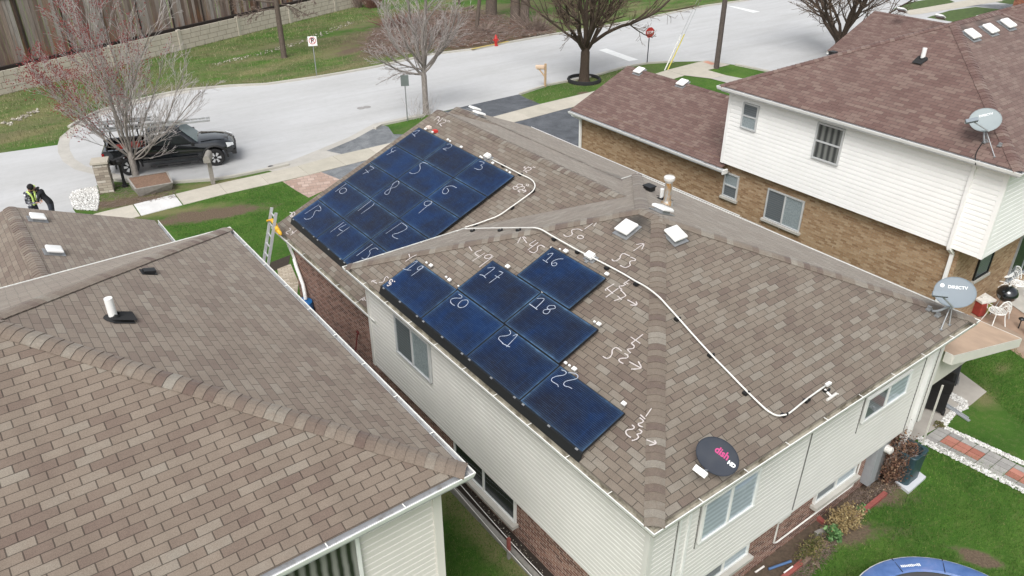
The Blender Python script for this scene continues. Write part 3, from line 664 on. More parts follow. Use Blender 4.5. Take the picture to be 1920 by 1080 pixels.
# ================================================================ GROUND
def grass_mat():
    b = NB('grass_ground'); p = b.pos()
    n1 = b.noise(p, .55, 5, .6); n2 = b.noise(p, 6, 5, .7); n3 = b.noise(p, 55, 3, .7)
    c = b.ramp(n1, [(.25, (.040,.100,.017)), (.5, (.065,.148,.024)), (.75, (.115,.20,.04))])
    c = b.mix(b.ramp(n2, [(.5, 0.0), (.75, .6)]), c, (.17,.175,.075))
    c = b.mix(1.0, c, b.ramp(n3, [(.25, .42), (.75, 1.45)]), 'MULTIPLY')
    far_ = b.n('SeparateXYZ'); b.put(far_.inputs[0], p); fy = b.ramp(b.math('DIVIDE', far_.outputs[1], 100.0), [(.30, 0.0), (.40, 1.0)])
    pt = b.ramp(b.noise(b.mapping(p, (.5,1.2,1), rot=(0,0,R(22))), .35, 6, .7), [(.42, 0.0), (.62, .8)])
    c = b.mix(b.math('MULTIPLY', fy, pt), c, (.19,.165,.095))
    soil = b.ramp(b.noise(p, 22, 5, .75), [(.25, (.075,.052,.036)), (.55, (.16,.12,.085)), (.8, (.27,.22,.16))])
    straw = b.ramp(b.noise(p, 30, 4, .75), [(.25, (.12,.105,.05)), (.7, (.28,.25,.13))])
    edge = b.noise(p, 1.6, 5, .65); fine = b.noise(p, 12, 4, .7)
    def blob(x, y, rx, ry, rot, soft=.5):
        v = b.n('VectorRotate', rotation_type='Z_AXIS'); b.put(v.inputs['Vector'], p)
        v.inputs['Center'].default_value = (x, y, 0); v.inputs['Angle'].default_value = -rot
        s = b.vmath('MULTIPLY', b.vmath('SUBTRACT', v.outputs[0], (x, y, 0)), (1/rx, 1/ry, 0))
        q = b.n('VectorMath', operation='LENGTH'); b.put(q.inputs[0], s)
        e = b.math('ADD', q.outputs['Value'], b.math('MULTIPLY', b.math('SUBTRACT', edge, .5), 1.5))
        e = b.math('ADD', e, b.math('MULTIPLY', b.math('SUBTRACT', fine, .5), 1.0))
        return b.ramp(e, [(max(0, 1-soft), 1.0), (1.0, 0.0)])
    def blobs(px_list, soft=.5):
        m = None
        for (px, py, rx, ry, rot) in px_list:
            w_ = on_z(px, py); q = blob(w_.x, w_.y, rx, ry, R(rot), soft); m = q if m is None else b.math('MAXIMUM', m, q)
        return m
    st = blobs([(325, 397, 3.2, .6, -18), (820, 75, 7, 6, 20), (60, 215, 6, 1.5, 22), (640, 90, 4, 2, 20), (470, 135, 2.2, 1.0, 0), (600, 138, 5, .5, 10), (400, 345, 5, .5, -18), (890, 985, .5, 3, 0), (930, 1000, .25, 5, -5), (1640, 930, 1.2, .35, -20), (1580, 1010, .6, .3, 0), (1880, 690, .5, .25, 0), (1845, 745, .8, .5, 20), (250, 375, 2.5, .9, -15), (60, 250, 4, .6, 20), (560, 110, 4, 1.1, 20), (700, 170, 3,.6,10)], .8)
    c = b.mix(b.math('MULTIPLY', st, .75), c, straw)
    so_ = blobs([(392, 402, 2.6, .75, -16), (1828, 1040, .55, .19, -62), (1840, 1052, .5, .2, -50), (240, 378, 2.1, .55, -15), (800, 55, 9.5, 4.6, 18), (740, 90, 4.5, 1.6, 18), (660, 95, 1.6, .8, 18), (900, 70, 6, 3.5, 18), (1000, 62, 4, 1.5, 18), (985, 190, .5, .6, 0), (1520, 1000, 2.2, .42, -35), (1600, 930, 1.5, .5, -35), (1095, 175, .5, .4, 0)], .45)
    c = b.mix(so_, c, soil)
    b.bump(b.math('ADD', b.math('MULTIPLY', n3, .6), n2), .8, .05)
    return b.done(c, .95, 0, .15)
M['grass'] = grass_mat()
g = MB(); g.face([(-250,-80,0),(320,-80,0),(320,360,0),(-250,360,0)])
tag(g.build('lawn', M['grass'], recalc=False), kind='structure')
def poly(name, pts, mat, z=.004, kind='structure', world=False):
    P = [V((p[0], p[1], z)) if world else on_z(p[0], p[1], 0)+V((0,0,z)) for p in pts]
    bm = bmesh.new(); vs = [bm.verts.new(p) for p in P]; f = bm.faces.new(vs)
    if f.calc_center_median() is not None:
        f.normal_update()
        if f.normal.z < 0: f.normal_flip()
    bmesh.ops.triangulate(bm, faces=bm.faces)
    me = bpy.data.meshes.new(name); bm.to_mesh(me); bm.free(); me.materials.append(mat)
    o = bpy.data.objects.new(name, me); COL.objects.link(o); return tag(o, kind=kind)
def road_mat():
    b = NB('concrete_road'); p = b.pos()
    c = b.ramp(b.noise(b.mapping(p, (.16, .5, 1), rot=(0,0,R(18))), 1.0, 6, .6), [(.25, (.42,.42,.415)), (.75, (.51,.515,.52))])
    c = b.mix(1.0, c, b.ramp(b.noise(p, 2.4, 5, .7), [(.2, .93), (.5, 1.0), (.8, 1.04)]), 'MULTIPLY')
    c = b.mix(b.ramp(b.noise(b.mapping(p,(.5,1.6,1),rot=(0,0,R(18))), .9, 8, .75, 1.5), [(.5, 0.0), (.502, .30), (.508, .30), (.51, 0.0)]), c, (.30,.30,.29))
    c = b.mix(b.ramp(b.noise(p, 1.4, 6, .8, .5), [(.70, 0.0), (.80, .35)]), c, (.2,.19,.18))
    # rubbed tyre tracks, long soft streaks
    c = b.mix(b.ramp(b.noise(b.mapping(p, (.06, 1.3, 1), rot=(0,0,R(18))), 1.6, 4, .6), [(.5, 0.0), (.75, .5)]), c, (.38,.38,.375))
    b.bump(b.noise(p, 40, 3), .15, .01); return b.done(c, .85, 0, .3)
def asphalt_mat(name, c0, c1):
    b = NB(name); p = b.pos(); c = b.ramp(b.noise(p, 1.2, 6, .7, .6), [(.35, c0), (.7, c1)])
    c = b.mix(1.0, c, b.ramp(b.noise(p, 60, 2), [(.3, .75), (.7, 1.25)]), 'MULTIPLY'); b.bump(b.noise(p, 90, 2), .3, .01)
    return b.done(c, .8)
def slab_mat(name, c0, c1):
    b = NB(name); p = b.pos(); c = b.ramp(b.island(), [(0, c0), (1, c1)])
    c = b.mix(1.0, c, b.ramp(b.noise(p, 1.7, 6, .7), [(.25, .84), (.75, 1.08)]), 'MULTIPLY')
    c = b.mix(1.0, c, b.ramp(b.noise(p, 25, 4, .7), [(.3, .92), (.7, 1.05)]), 'MULTIPLY'); return b.done(c, .88, 0, .3)
M['road'] = road_mat(); M['asphalt'] = asphalt_mat('dark_asphalt', (.062,.068,.078), (.13,.14,.155)); M['asphalt2'] = asphalt_mat('worn_asphalt', (.11,.12,.13), (.25,.26,.27))
M['slab'] = slab_mat('sidewalk_concrete', (.46,.43,.36), (.54,.50,.43)); M['newslab'] = slab_mat('new_concrete', (.66,.655,.645), (.68,.67,.66))
M['kerb'] = slab_mat('kerb_concrete', (.46,.44,.39), (.5,.48,.43)); M['pan'] = slab_mat('gutter_pan_concrete', (.43,.41,.375), (.48,.46,.42))
M['yellow'] = plain('worn_yellow_paint', (.55,.42,.13), .7, var=.3, scale=5)
M['roadpaint'] = plain('white_road_paint', (.75,.76,.75), .7, var=.15, scale=4)
FAR = [(108,272),(112,258),(133,240),(157,225),(187,211),(233,197),(300,180),(353,170),(433,163),(500,160),(593,147),(640,139),(707,127),(807,104),(897,93),(950,82),(1033,67),(1150,48),(1273,23),(1325,12),(1400,2),(1480,-15),(1600,-38)]
NEAR = [(1560,172),(1500,152),(1440,134),(1380,122),(1346,117),(1325,113.5),(1310,115),(1262,116),(1212,119),(1167,127),(1108,144),(1025,160),(973,177),(873,199),(794,217),(760,225),(712,235),(665,261),(610,284),(558,305),(506,317),(442,330),(400,337),(325,342),(250,341),(212,337)]
poly('road', [(-90,310),(0,287)]+FAR+[(2100,-90),(2200,60),(1800,150)]+NEAR+[(182,348),(160,356),(135,372),(137,392),(170,440),(120,520),(-150,520)], M['road'])
def strip(mb, px, w, z, side, z1=None, world=False):
    """band of width w on one side of a kerb line; z1 = top height makes it a raised kerb"""
    P = [(V((p[0], p[1], 0)) if world else on_z(*p)) for p in px]
    for i in range(len(P)-1):
        a, b = P[i], P[i+1]; d = (b-a).normalized(); k = max(1, round((b-a).length/3)); 
        def off(j):
            t = (P[min(j+1, len(P)-1)]-P[max(j-1, 0)]).normalized(); return V((t.y, -t.x, 0))*side*w
        o0, o1 = off(i), off(i+1)
        if z1 is None: mb.face([a+V((0,0,z)), b+V((0,0,z)), b+o1+V((0,0,z)), a+o0+V((0,0,z))])
        else:
            q = [a, b, b+o1, a+o0]; mb.mesh([p+V((0,0,z)) for p in q]+[p+V((0,0,z1)) for p in q], [(4,5,6,7),(0,1,5,4),(2,3,7,6),(0,3,7,4),(1,2,6,5)])
s = MB(); strip(s, FAR[2:], .16, -.02, -1, .11); tag(s.build('kerb', M['kerb']), kind='structure')
s = MB(); strip(s, [(1262,116),(1212,119),(1167,127),(1108,144),(1025,160),(973,177)], .16, -.02, -1, .10)
strip(s, [(794,217),(760,225),(712,235),(700,242)], .16, -.02, -1, .10); strip(s, [(540,309),(506,317),(442,330),(400,337),(325,342),(250,341),(212,337)], .16, -.02, -1, .10)
strip(s, [(1560,172),(1500,152),(1440,134),(1380,122)], .16, -.02, -1, .10)
tag(s.build('kerb', M['kerb']), kind='structure')
s = MB(); strip(s, [(260,342),(212,337),(175,327),(140,318),(118,303),(109,286)]+FAR[:8], .5, .009, 1)
strip(s, [(794,217),(760,225),(712,235),(665,261),(610,284),(558,305),(506,317)], .42, .009, 1)
tag(s.build('gutter_pan', M['pan'], recalc=False), kind='structure')
s = MB(); strip(s, [(886,95.5),(897,93),(950,82),(955,81)], .16, .10, -1, .122); tag(s.build('kerb_paint', M['yellow']), kind='structure')
s = MB(); q = [on_z(*p)+V((0,0,.009)) for p in ((1122,94),(1137,91),(1197,112),(1180,115))]; s.face(q)
q = [on_z(*p)+V((0,0,.009)) for p in ((1363,11),(1376,12),(1425,22),(1412,24))]; s.face(q)
tag(s.build('stop_line', M['roadpaint'], recalc=False), kind='structure')
# sidewalk laid in 1.5 m slabs
def slabs(mb, up, lo, step=1.5, z=.02, gap=.012):
    def sample(P, n):
        W = [on_z(*p) for p in P]; L = [0]
        for a, b in zip(W[:-1], W[1:]): L.append(L[-1]+(b-a).length)
        out = []
        for i in range(n+1):
            t = L[-1]*i/n; j = max(0, min(len(W)-2, next((k for k in range(len(L)-1) if L[k+1] >= t), len(W)-2)))
            out.append(W[j].lerp(W[j+1], (t-L[j])/max(1e-6, L[j+1]-L[j])))
        return out, L[-1]
    _, L = sample(up, 1); n = max(1, round(L/step)); A, _ = sample(up, n); B, _ = sample(lo, n)
    for i in range(n):
        g_ = gap/2/step; a0, a1 = A[i].lerp(A[i+1], g_), A[i].lerp(A[i+1], 1-g_); b0, b1 = B[i].lerp(B[i+1], g_), B[i].lerp(B[i+1], 1-g_)
        q = [a0, a1, b1, b0]; mb.mesh([p+V((0,0,-.03)) for p in q]+[p+V((0,0,z)) for p in q], [(4,5,6,7),(0,1,5,4),(2,3,7,6),(0,3,7,4),(1,2,6,5)])
s = MB(); slabs(s, [(120,420),(190,398),(249,384.5)], [(160,435),(210,420),(263,405.5)], 1.6)
slabs(s, [(329,364.5),(395,349),(457,332),(517,324),(581,305),(637,290),(719,272),(800,252),(880,231),(931,218),(1015,195),(1108,173),(1200,148),(1250,132)],
         [(344,384.5),(410,367),(477,352),(544,337),(602,323),(669,305),(745,286),(830,263),(905,244),(983,225),(1069,202),(1150,182),(1225,160),(1283,142)], 1.75)
tag(s.build('sidewalk', M['slab']), kind='structure')
s = MB(); slabs(s, [(251,384),(327,365)], [(265,405),(342,385)], 9, z=.024); tag(s.build('new_sidewalk_slab', M['newslab']), kind='structure')
poly('corner_ramp', [(1250,132),(1323,113.5),(1346,117),(1369,122),(1327,132),(1362,142),(1333,148),(1283,142)], M['slab'], .026)
poly('walk', [(1362,142),(1394,148),(1420,160),(1390,166),(1360,155),(1333,148)], M['pan'], .022)
poly('ramp_mat', [(1318,117),(1327,115),(1343,120.5),(1334,122.5)], plain('tactile_pad', (.55,.28,.2), .8, var=.2), .031)
# driveways
poly('gutter_pan', [(500,319),(558,305),(612,283),(640,289),(581,305.5),(517,324)], M['pan'], .0075)
poly('driveway', [(590,292),(608,280),(663,257),(710,232),(728,238),(738,252),(790,252),(760,262),(719,272),(637,290)], M['asphalt2'], .006)
poly('driveway', [(602,323),(669,305),(745,286),(830,263),(905,244),(960,300),(700,380)], M['asphalt2'], .006)
poly('driveway', [(830,210),(873,199),(973,177),(990,186),(1013,195),(931,218),(880,231),(800,252)], M['asphalt'], .006)
poly('driveway', [(880,250),(983,225),(1069,202),(1086,201),(1115,215),(1090,300),(960,320)], M['asphalt'], .006)
def paver_mat(name, stops, mortar, s=.2, h=.1):
    b = NB(name); p = b.pos(); mp = b.mapping(p, (1,1,1), rot=(0,0,R(18)))
    sx = b.n('SeparateXYZ'); b.put(sx.inputs[0], mp); row = b.math('FLOOR', b.math('DIVIDE', sx.outputs[1], h)); fv = b.math('FRACT', b.math('DIVIDE', sx.outputs[1], h))
    ur = b.math('ADD', b.math('DIVIDE', sx.outputs[0], s), b.math('MULTIPLY', row, .5)); fu = b.math('FRACT', ur)
    cx = b.n('CombineXYZ'); b.put(cx.inputs[0], b.math('FLOOR', ur)); b.put(cx.inputs[1], row); wn = b.n('TexWhiteNoise', noise_dimensions='2D'); b.put(wn.inputs['Vector'], cx.outputs[0])
    k = b.math('MULTIPLY', b.math('GREATER_THAN', fu, .06), b.math('GREATER_THAN', fv, .1)); c = b.mix(k, mortar, b.ramp(wn.outputs['Value'], stops))
    return b.done(b.mix(1.0, c, b.ramp(b.noise(p, 4, 4), [(.3,.9),(.7,1.06)]), 'MULTIPLY'), .85)
M['pink_paver'] = paver_mat('pink_pavers', [(0,(.36,.25,.2)),(1,(.5,.38,.32))], (.25,.2,.17), .3, .3)
M['tan_paver'] = paver_mat('tan_pavers', [(0,(.36,.3,.22)),(1,(.5,.43,.34))], (.2,.17,.14))
poly('paver_apron', [(530,341),(602,323),(640,338),(620,352),(579,371),(556,358)], M['pink_paver'], .010)
# verges on the far side of the crossing street
VG = plain('verge_grass', (.075,.12,.03), .95, var=.45, scale=3)
poly('verge', [(1675,17),(1700,5),(1770,-5),(1790,4),(1700,24)], VG, .012); poly('verge', [(1738,33),(1780,20),(1830,13),(1888,19),(1900,40),(1810,45)], VG, .012)
poly('verge', [(1860,3),(1930,-6),(1940,8),(1893,8)], VG, .012)
poly('cross_walk', [(1708,28),(1722,27),(1880,2),(1868,-8),(1800,3),(1690,22)], M['slab'], .016)
poly('cross_road', [(1800,14),(1812,9),(1900,8),(1900,20),(1870,17),(1832,12)], M['asphalt2'], .014)
# patio, walk, bed behind the house
M['patio_conc'] = plain('patio_concrete', (.43,.40,.36), .85, var=.25, scale=1.6, bump=.2)
poly('patio', [(1672,818),(1700,780),(1740,720),(1790,690),(1850,735),(1820,760),(1762,800),(1712,828)], M['patio_conc'], .012)
def walk_mat():
    b = NB('walk_pavers'); c = b.ramp(b.island(), [(0,(.27,.26,.25)),(1,(.37,.36,.34))]); return b.done(b.mix(1.0, c, b.ramp(b.noise(b.pos(), 9, 5, .7), [(.3,.85),(.7,1.1)]), 'MULTIPLY'), .88)
def walk_mat2():
    b = NB('red_walk_pavers'); c = b.ramp(b.island(), [(0,(.33,.13,.095)),(1,(.45,.2,.15))]); return b.done(b.mix(1.0, c, b.ramp(b.noise(b.pos(), 9, 5, .7), [(.3,.85),(.7,1.1)]), 'MULTIPLY'), .88)
wg, wr = MB(), MB()
A0, A1 = on_z(1730, 823), on_z(1920, 920); B0 = on_z(1762, 800); d_ = (A1-A0).normalized(); e_ = (B0-A0); W_ = e_.length; e_ = e_.normalized()
L_ = (A1-A0).length+1.2; n_ = int(L_/.3); rows = 4; rw_ = W_/rows
for i in range(n_):
    for j in range(rows):
        red = 1 <= j <= 2 and (i % 5) in (1, 2, 3)
        p = A0 + d_*(i*.3+.008) + e_*(j*rw_+.008); q = [p, p+d_*.284, p+d_*.284+e_*(rw_-.016), p+e_*(rw_-.016)]
        (wr if red else wg).mesh([v+V((0,0,-.01)) for v in q]+[v+V((0,0,.024)) for v in q], [(4,5,6,7),(0,1,5,4),(2,3,7,6),(0,3,7,4),(1,2,6,5)])
tag(wg.build('paver_walk', walk_mat()), kind='structure'); tag(wr.build('red_paver_walk', walk_mat2()), kind='structure')
poly('patio_pavers', [(1835,640),(1838,610),(1860,600),(1935,640),(1935,672),(1905,655)], plain('rear_patio', (.33,.25,.19), .85, var=.25, scale=3), .010)
poly('patio_slab', [(1895,530),(1960,500),(1960,600),(1935,600),(1885,565)], M['concrete'], .03)
poly('patio_pavers', [(1790,640),(1800,590),(1850,540),(1900,545),(1960,600),(1960,650),(1930,680),(1870,640)], plain('rear_patio_brick', (.34,.235,.17), .85, var=.3, scale=3), .008)
poly('side_paving', [(520,505),(545,495),(560,530),(552,600),(530,560)], M['tan_paver'], .012)
poly('bed_soil', [(540,500),(500,512),(508,492),(545,478)], plain('dark_soil', (.05,.038,.028), .95, var=.5, scale=20), .008)
# soil bed along the wall between the houses
M['soil'] = plain('dark_bed_soil', (.035,.026,.02), .95, var=.6, scale=25, bump=.6)
poly('soil_bed', [(6.78, 2), (7.12, 2), (7.12, 15), (6.78, 15)], M['soil'], .05, world=True)
poly('soil_bed', [(8.5, 5.35), (15.1, 5.35), (15.1, 5.82), (7.1, 5.82), (7.1, 5.2)], plain('brown_bed_soil', (.10,.072,.05), .95, var=.5, scale=14, bump=.5), .014, world=True)
poly('gravel_base', [(5.2, 14.5), (7.2, 14.5), (7.2, 21), (5.6, 21)], plain('dim_gravel', (.2,.18,.15), .95, var=.4, scale=18), .006, world=True)

# ---------------------------------------------------------------- grass blades (nobody could count them)
def blades(name, regions, label_mat, seed=3):
    rnd = random.Random(seed); vs = []; fs = []
    holes = [(on_z(px, py), rx, ry, R(a)) for px, py, rx, ry, a in ((392,402,2.5,.7,-16),(325,397,3.0,.5,-18),(1828,1040,.55,.2,-62),(1840,1052,.5,.2,-50),(1640,930,.9,.3,-20),(1580,1000,.9,.3,-35),(820,75,7,5,20),(700,80,5,1.6,20))]
    def bare(x, y):
        for c, rx, ry, a in holes:
            dx, dy = x-c.x, y-c.y; u, v = dx*math.cos(a)+dy*math.sin(a), -dx*math.sin(a)+dy*math.cos(a)
            if (u/rx)**2+(v/ry)**2 < rnd.uniform(.55, 1.25): return True
        return False
    for (poly_px, dens, ln) in regions:
        P = [on_z(*p) for p in poly_px]; xs = [p.x for p in P]; ys = [p.y for p in P]
        area = (max(xs)-min(xs))*(max(ys)-min(ys)); n = int(area*dens)
        def inside(x, y):
            c = False; j = len(P)-1
            for i in range(len(P)):
                if (P[i].y > y) != (P[j].y > y) and x < (P[j].x-P[i].x)*(y-P[i].y)/(P[j].y-P[i].y)+P[i].x: c = not c
                j = i
            return c
        for _ in range(n):
            x = rnd.uniform(min(xs), max(xs)); y = rnd.uniform(min(ys), max(ys))
            if not inside(x, y) or bare(x, y): continue
            a = rnd.uniform(0, 6.28); w_ = ln*.12; h = ln*rnd.uniform(.5, 1.2); lx, ly = rnd.uniform(-.6, .6)*h, rnd.uniform(-.6, .6)*h
            k = len(vs); vs += [(x-w_*math.cos(a), y-w_*math.sin(a), 0), (x+w_*math.cos(a), y+w_*math.sin(a), 0), (x+lx, y+ly, h)]; fs.append((k, k+1, k+2))
    me = bpy.data.meshes.new(name); me.from_pydata(vs, [], fs); me.materials.append(label_mat)
    o = bpy.data.objects.new(name, me); COL.objects.link(o); return tag(o, kind='stuff')
def blade_mat(name, stops):
    b = NB(name); c = b.ramp(b.island(), stops); c = b.mix(1.0, c, b.ramp(b.noise(b.pos(), .9, 4), [(.25,.55),(.75,1.4)]), 'MULTIPLY'); return b.done(c, .8, 0, .2)
M['blade'] = blade_mat('grass_blades', [(0,(.032,.078,.012)),(.5,(.066,.165,.022)),(.85,(.125,.23,.042)),(1,(.25,.24,.10))])
blades('grass', [([(1500,1080),(1440,1180),(1560,1180),(2100,1180),(2100,700),(1935,690),(1905,655),(1850,640),(1800,680),(1850,740),(1920,800),(1930,905),(1770,830),(1735,850),(1740,900),(1700,925),(1650,920)], 1500, .05),
                 ([(835,930),(860,925),(905,980),(985,1085),(1020,1180),(840,1180)], 1500, .045),
                 ([(300,412),(345,388),(410,371),(480,355),(530,345),(575,372),(520,430),(500,500),(430,430),(330,445)], 420, .06)], M['blade'])
M['blade_far'] = blade_mat('far_grass_blades', [(0,(.08,.11,.035)),(.35,(.13,.165,.055)),(.7,(.23,.21,.11)),(1,(.38,.34,.22))])
blades('grass', [([(0,283),(108,268),(160,222),(240,192),(350,166),(500,156),(640,135),(700,122),(680,60),(400,110),(200,150),(0,220)], 60, .11),
                 ([(0,220),(200,150),(400,108),(700,40),(700,10),(640,18),(340,92),(0,176)], 55, .14),
                 ([(985,185),(1025,162),(1100,146),(1165,129),(1212,121),(1100,170),(1015,192)], 150, .07)], M['blade_far'], 5)
# ================================================================ SOLAR PANELS
def panel_mat():
    b = NB('solar_cells'); o = b.n('UVMap').outputs[0]; sx = b.n('SeparateXYZ'); b.put(sx.inputs[0], o); u, v = sx.outputs[0], sx.outputs[1]
    p = b.pos(); rnd = b.n('ObjectInfo').outputs['Random']
    du = b.math('MINIMUM', u, b.math('SUBTRACT', 1.62, u)); dv = b.math('MINIMUM', v, b.math('SUBTRACT', .97, v))
    dd = b.math('ADD', b.math('MINIMUM', du, dv), b.math('ADD', b.math('MULTIPLY', b.math('SUBTRACT', b.noise(p, 7, 4, .7), .5), .08), b.math('MULTIPLY', b.math('SUBTRACT', b.noise(p, 1.1, 3, .6), .42), .12)))
    base = b.ramp(b.math('ADD', b.noise(p, 1.3, 4, .6), b.math('MULTIPLY', b.math('SUBTRACT', rnd, .5), .16)), [(.32, (.007,.008,.018)), (.5, (.004,.010,.034)), (.68, (.002,.017,.068))])
    # dried runoff haze near the frame
    base = b.mix(b.ramp(dd, [(.0, .75), (.025, .20), (.07, .05), (.15, 0.0)]), base, (.085,.165,.27))
    streak = b.noise(b.mapping(o, (9, .5, 1)), 1.5, 4, .6); base = b.mix(b.ramp(streak, [(.56, 0.0), (.74, .35)]), base, (.012,.04,.11))
    ln = b.math('FRACT', b.math('DIVIDE', v, .0325)); l2 = b.math('LESS_THAN', ln, .14)
    brk = b.ramp(b.noise(b.mapping(o, (2, 30, 1)), 2.5, 3), [(.4, .25), (.6, .85)])
    base = b.mix(b.math('MULTIPLY', l2, brk), base, (.06,.11,.20))
    cell = b.math('LESS_THAN', b.math('FRACT', b.math('DIVIDE', u, .162)), .02); base = b.mix(b.math('MULTIPLY', cell, .5), base, (.004,.005,.012))
    b.b.inputs['Coat Weight'].default_value = .12; b.b.inputs['Coat Roughness'].default_value = .12
    return b.done(base, .3, 0, .22)
M['cells'] = panel_mat(); M['frame'] = plain('black_anodised_frame', (.02,.023,.028), .35, .3, .15, 10)
M['skirt'] = plain('black_array_skirt', (.012,.013,.014), .5, var=.2)
M['chalk'] = plain('white_chalk', (.60,.55,.53), .95, var=.25, scale=40); M['chalk_thin'] = plain('chalk_on_glass', (.45,.50,.60), .9, var=.35, scale=40)
def frame_axes(nx, m):   # up-slope horizontal unit nx
    up = V((nx[0], nx[1], m)).normalized(); n = V((-nx[0]*m, -nx[1]*m, 1)).normalized(); al = up.cross(n)   # al: along eave
    return al, up, n
def panel(root_pt, al, up, n, L, S, label, group, skirt=False):
    """root_pt = low corner; al runs along the long edge"""
    Mt = Matrix((al, up, n)).transposed().to_4x4(); Mt.translation = root_pt
    r = bpy.data.objects.new('solar_panel', None); COL.objects.link(r); r.matrix_world = Mt; r.empty_display_size = .1; tag(r, label, 'solar panel', group)
    bpy.context.view_layer.update()
    f = MB(); t = .012
    for (x0, x1, y0, y1) in ((0, L, 0, t), (0, L, S-t, S), (0, t, t, S-t), (L-t, L, t, S-t)): f.bb(x0, x1, y0, y1, -.038, .002)
    f.build('frame', M['frame'], r, world=False)
    g_ = MB(); g_.face([(t, t, 0), (L-t, t, 0), (L-t, S-t, 0), (t, S-t, 0)], [(0, 0), (1.62, 0), (1.62, .97), (0, .97)])
    g_.face([(t, t, -.03), (L-t, t, -.03), (L-t, S-t, -.03), (t, S-t, -.03)], [(0, 0), (1.62, 0), (1.62, .97), (0, .97)]); g_.build('glass', M['cells'], r, world=False, recalc=False)
    ra = MB()
    for x in (.32, L-.32): ra.bb(x-.02, x+.02, .03, S-.03, -.10, -.04)
    ra.build('rail', M['frame'], r, world=False)
    if skirt:
        s = MB(); s.mesh([(-.005, -.004, .0), (L+.01, -.004, .0), (L+.01, -.115, -.128), (-.005, -.115, -.128), (-.005, .03, .0), (L+.01, .03, .0), (L+.01, -.07, -.135), (-.005, -.07, -.135)],
            [(0,1,2,3),(4,5,6,7),(0,1,5,4),(2,3,7,6),(0,3,7,4),(1,2,6,5)]); s.build('skirt', M['skirt'], r, world=False)
        c = MB()
        for x in (.12, L*.5, L-.12): c.bb(x-.03, x+.03, -.012, .02, -.004, .008)
        c.build('skirt_clip', M['galv'], r, world=False)
    return r
def catmull(P, k=5):
    if len(P) < 3: return P
    out = []
    for i in range(len(P)-1):
        p0, p1, p2, p3 = P[max(i-1, 0)], P[i], P[i+1], P[min(i+2, len(P)-1)]
        for j in range(k):
            t = j/k; out.append(.5*((2*p1)+(p2-p0)*t+(2*p0-5*p1+4*p2-p3)*t*t+(3*p1-p0-3*p2+p3)*t**3))
    return out+[P[-1]]
def ribbon(mb, P, n, w):
    P = catmull([V(p) for p in P]); k = len(P); L, Rr = [], []
    for i, p in enumerate(P):
        t = (P[min(i+1, k-1)]-P[max(i-1, 0)]).normalized(); s = n.cross(t).normalized()
        ww = w*(.75+.5*random.random())/2; L.append(p+s*ww); Rr.append(p-s*ww)
    mb.mesh(L+Rr, [(i, i+1, k+i+1, k+i) for i in range(k-1)])
PANELS = {}
al, up, nn = frame_axes((1, 0), WM)     # al = -Y direction
order = {1:'top', 2:'top', 3:'top'}
def lbl(n): return f'blue solar panel chalked {n}'
grp1, grp2 = 'solar panels of the large front array', 'solar panels of the stepped rear array'
zw = lambda x, dz: WHE+.025+WM*(x-WX-.1)+dz
pitch1, pitchY1 = .964, 1.643
upx = up.x*pitch1
for n in range(1, 16):
    r_, c_ = divmod(n-1, 3); x = 11.77-(r_+1)*upx; y = 20.54-c_*pitchY1
    PANELS[n] = (panel(V((x, y, zw(x, .135))), al, up, nn, 1.634, .955, lbl(n)+', on the front roof', grp1, skirt=(r_ == 4)), nn)
al2, up2, nn2 = frame_axes((1, 0), MP); zm = lambda x, dz: HE+.025+MP*(x-X0-.1)+dz
p2 = 1.012; ux = up2.x*p2; xb = 6.615
spec = {19:(0, 13.655), 20:(0, 11.985), 21:(0, 10.315), 22:(0, 8.645), 17:(1, 12.03), 18:(1, 10.36), 16:(2, 11.2)}
for n, (r_, y) in spec.items():
    x = xb+r_*ux; PANELS[n] = (panel(V((x, y, zm(x, .135))), al2, up2, nn2, 1.660, 1.0, lbl(n)+', on the rear roof', grp2, skirt=(r_ == 0)), nn2)
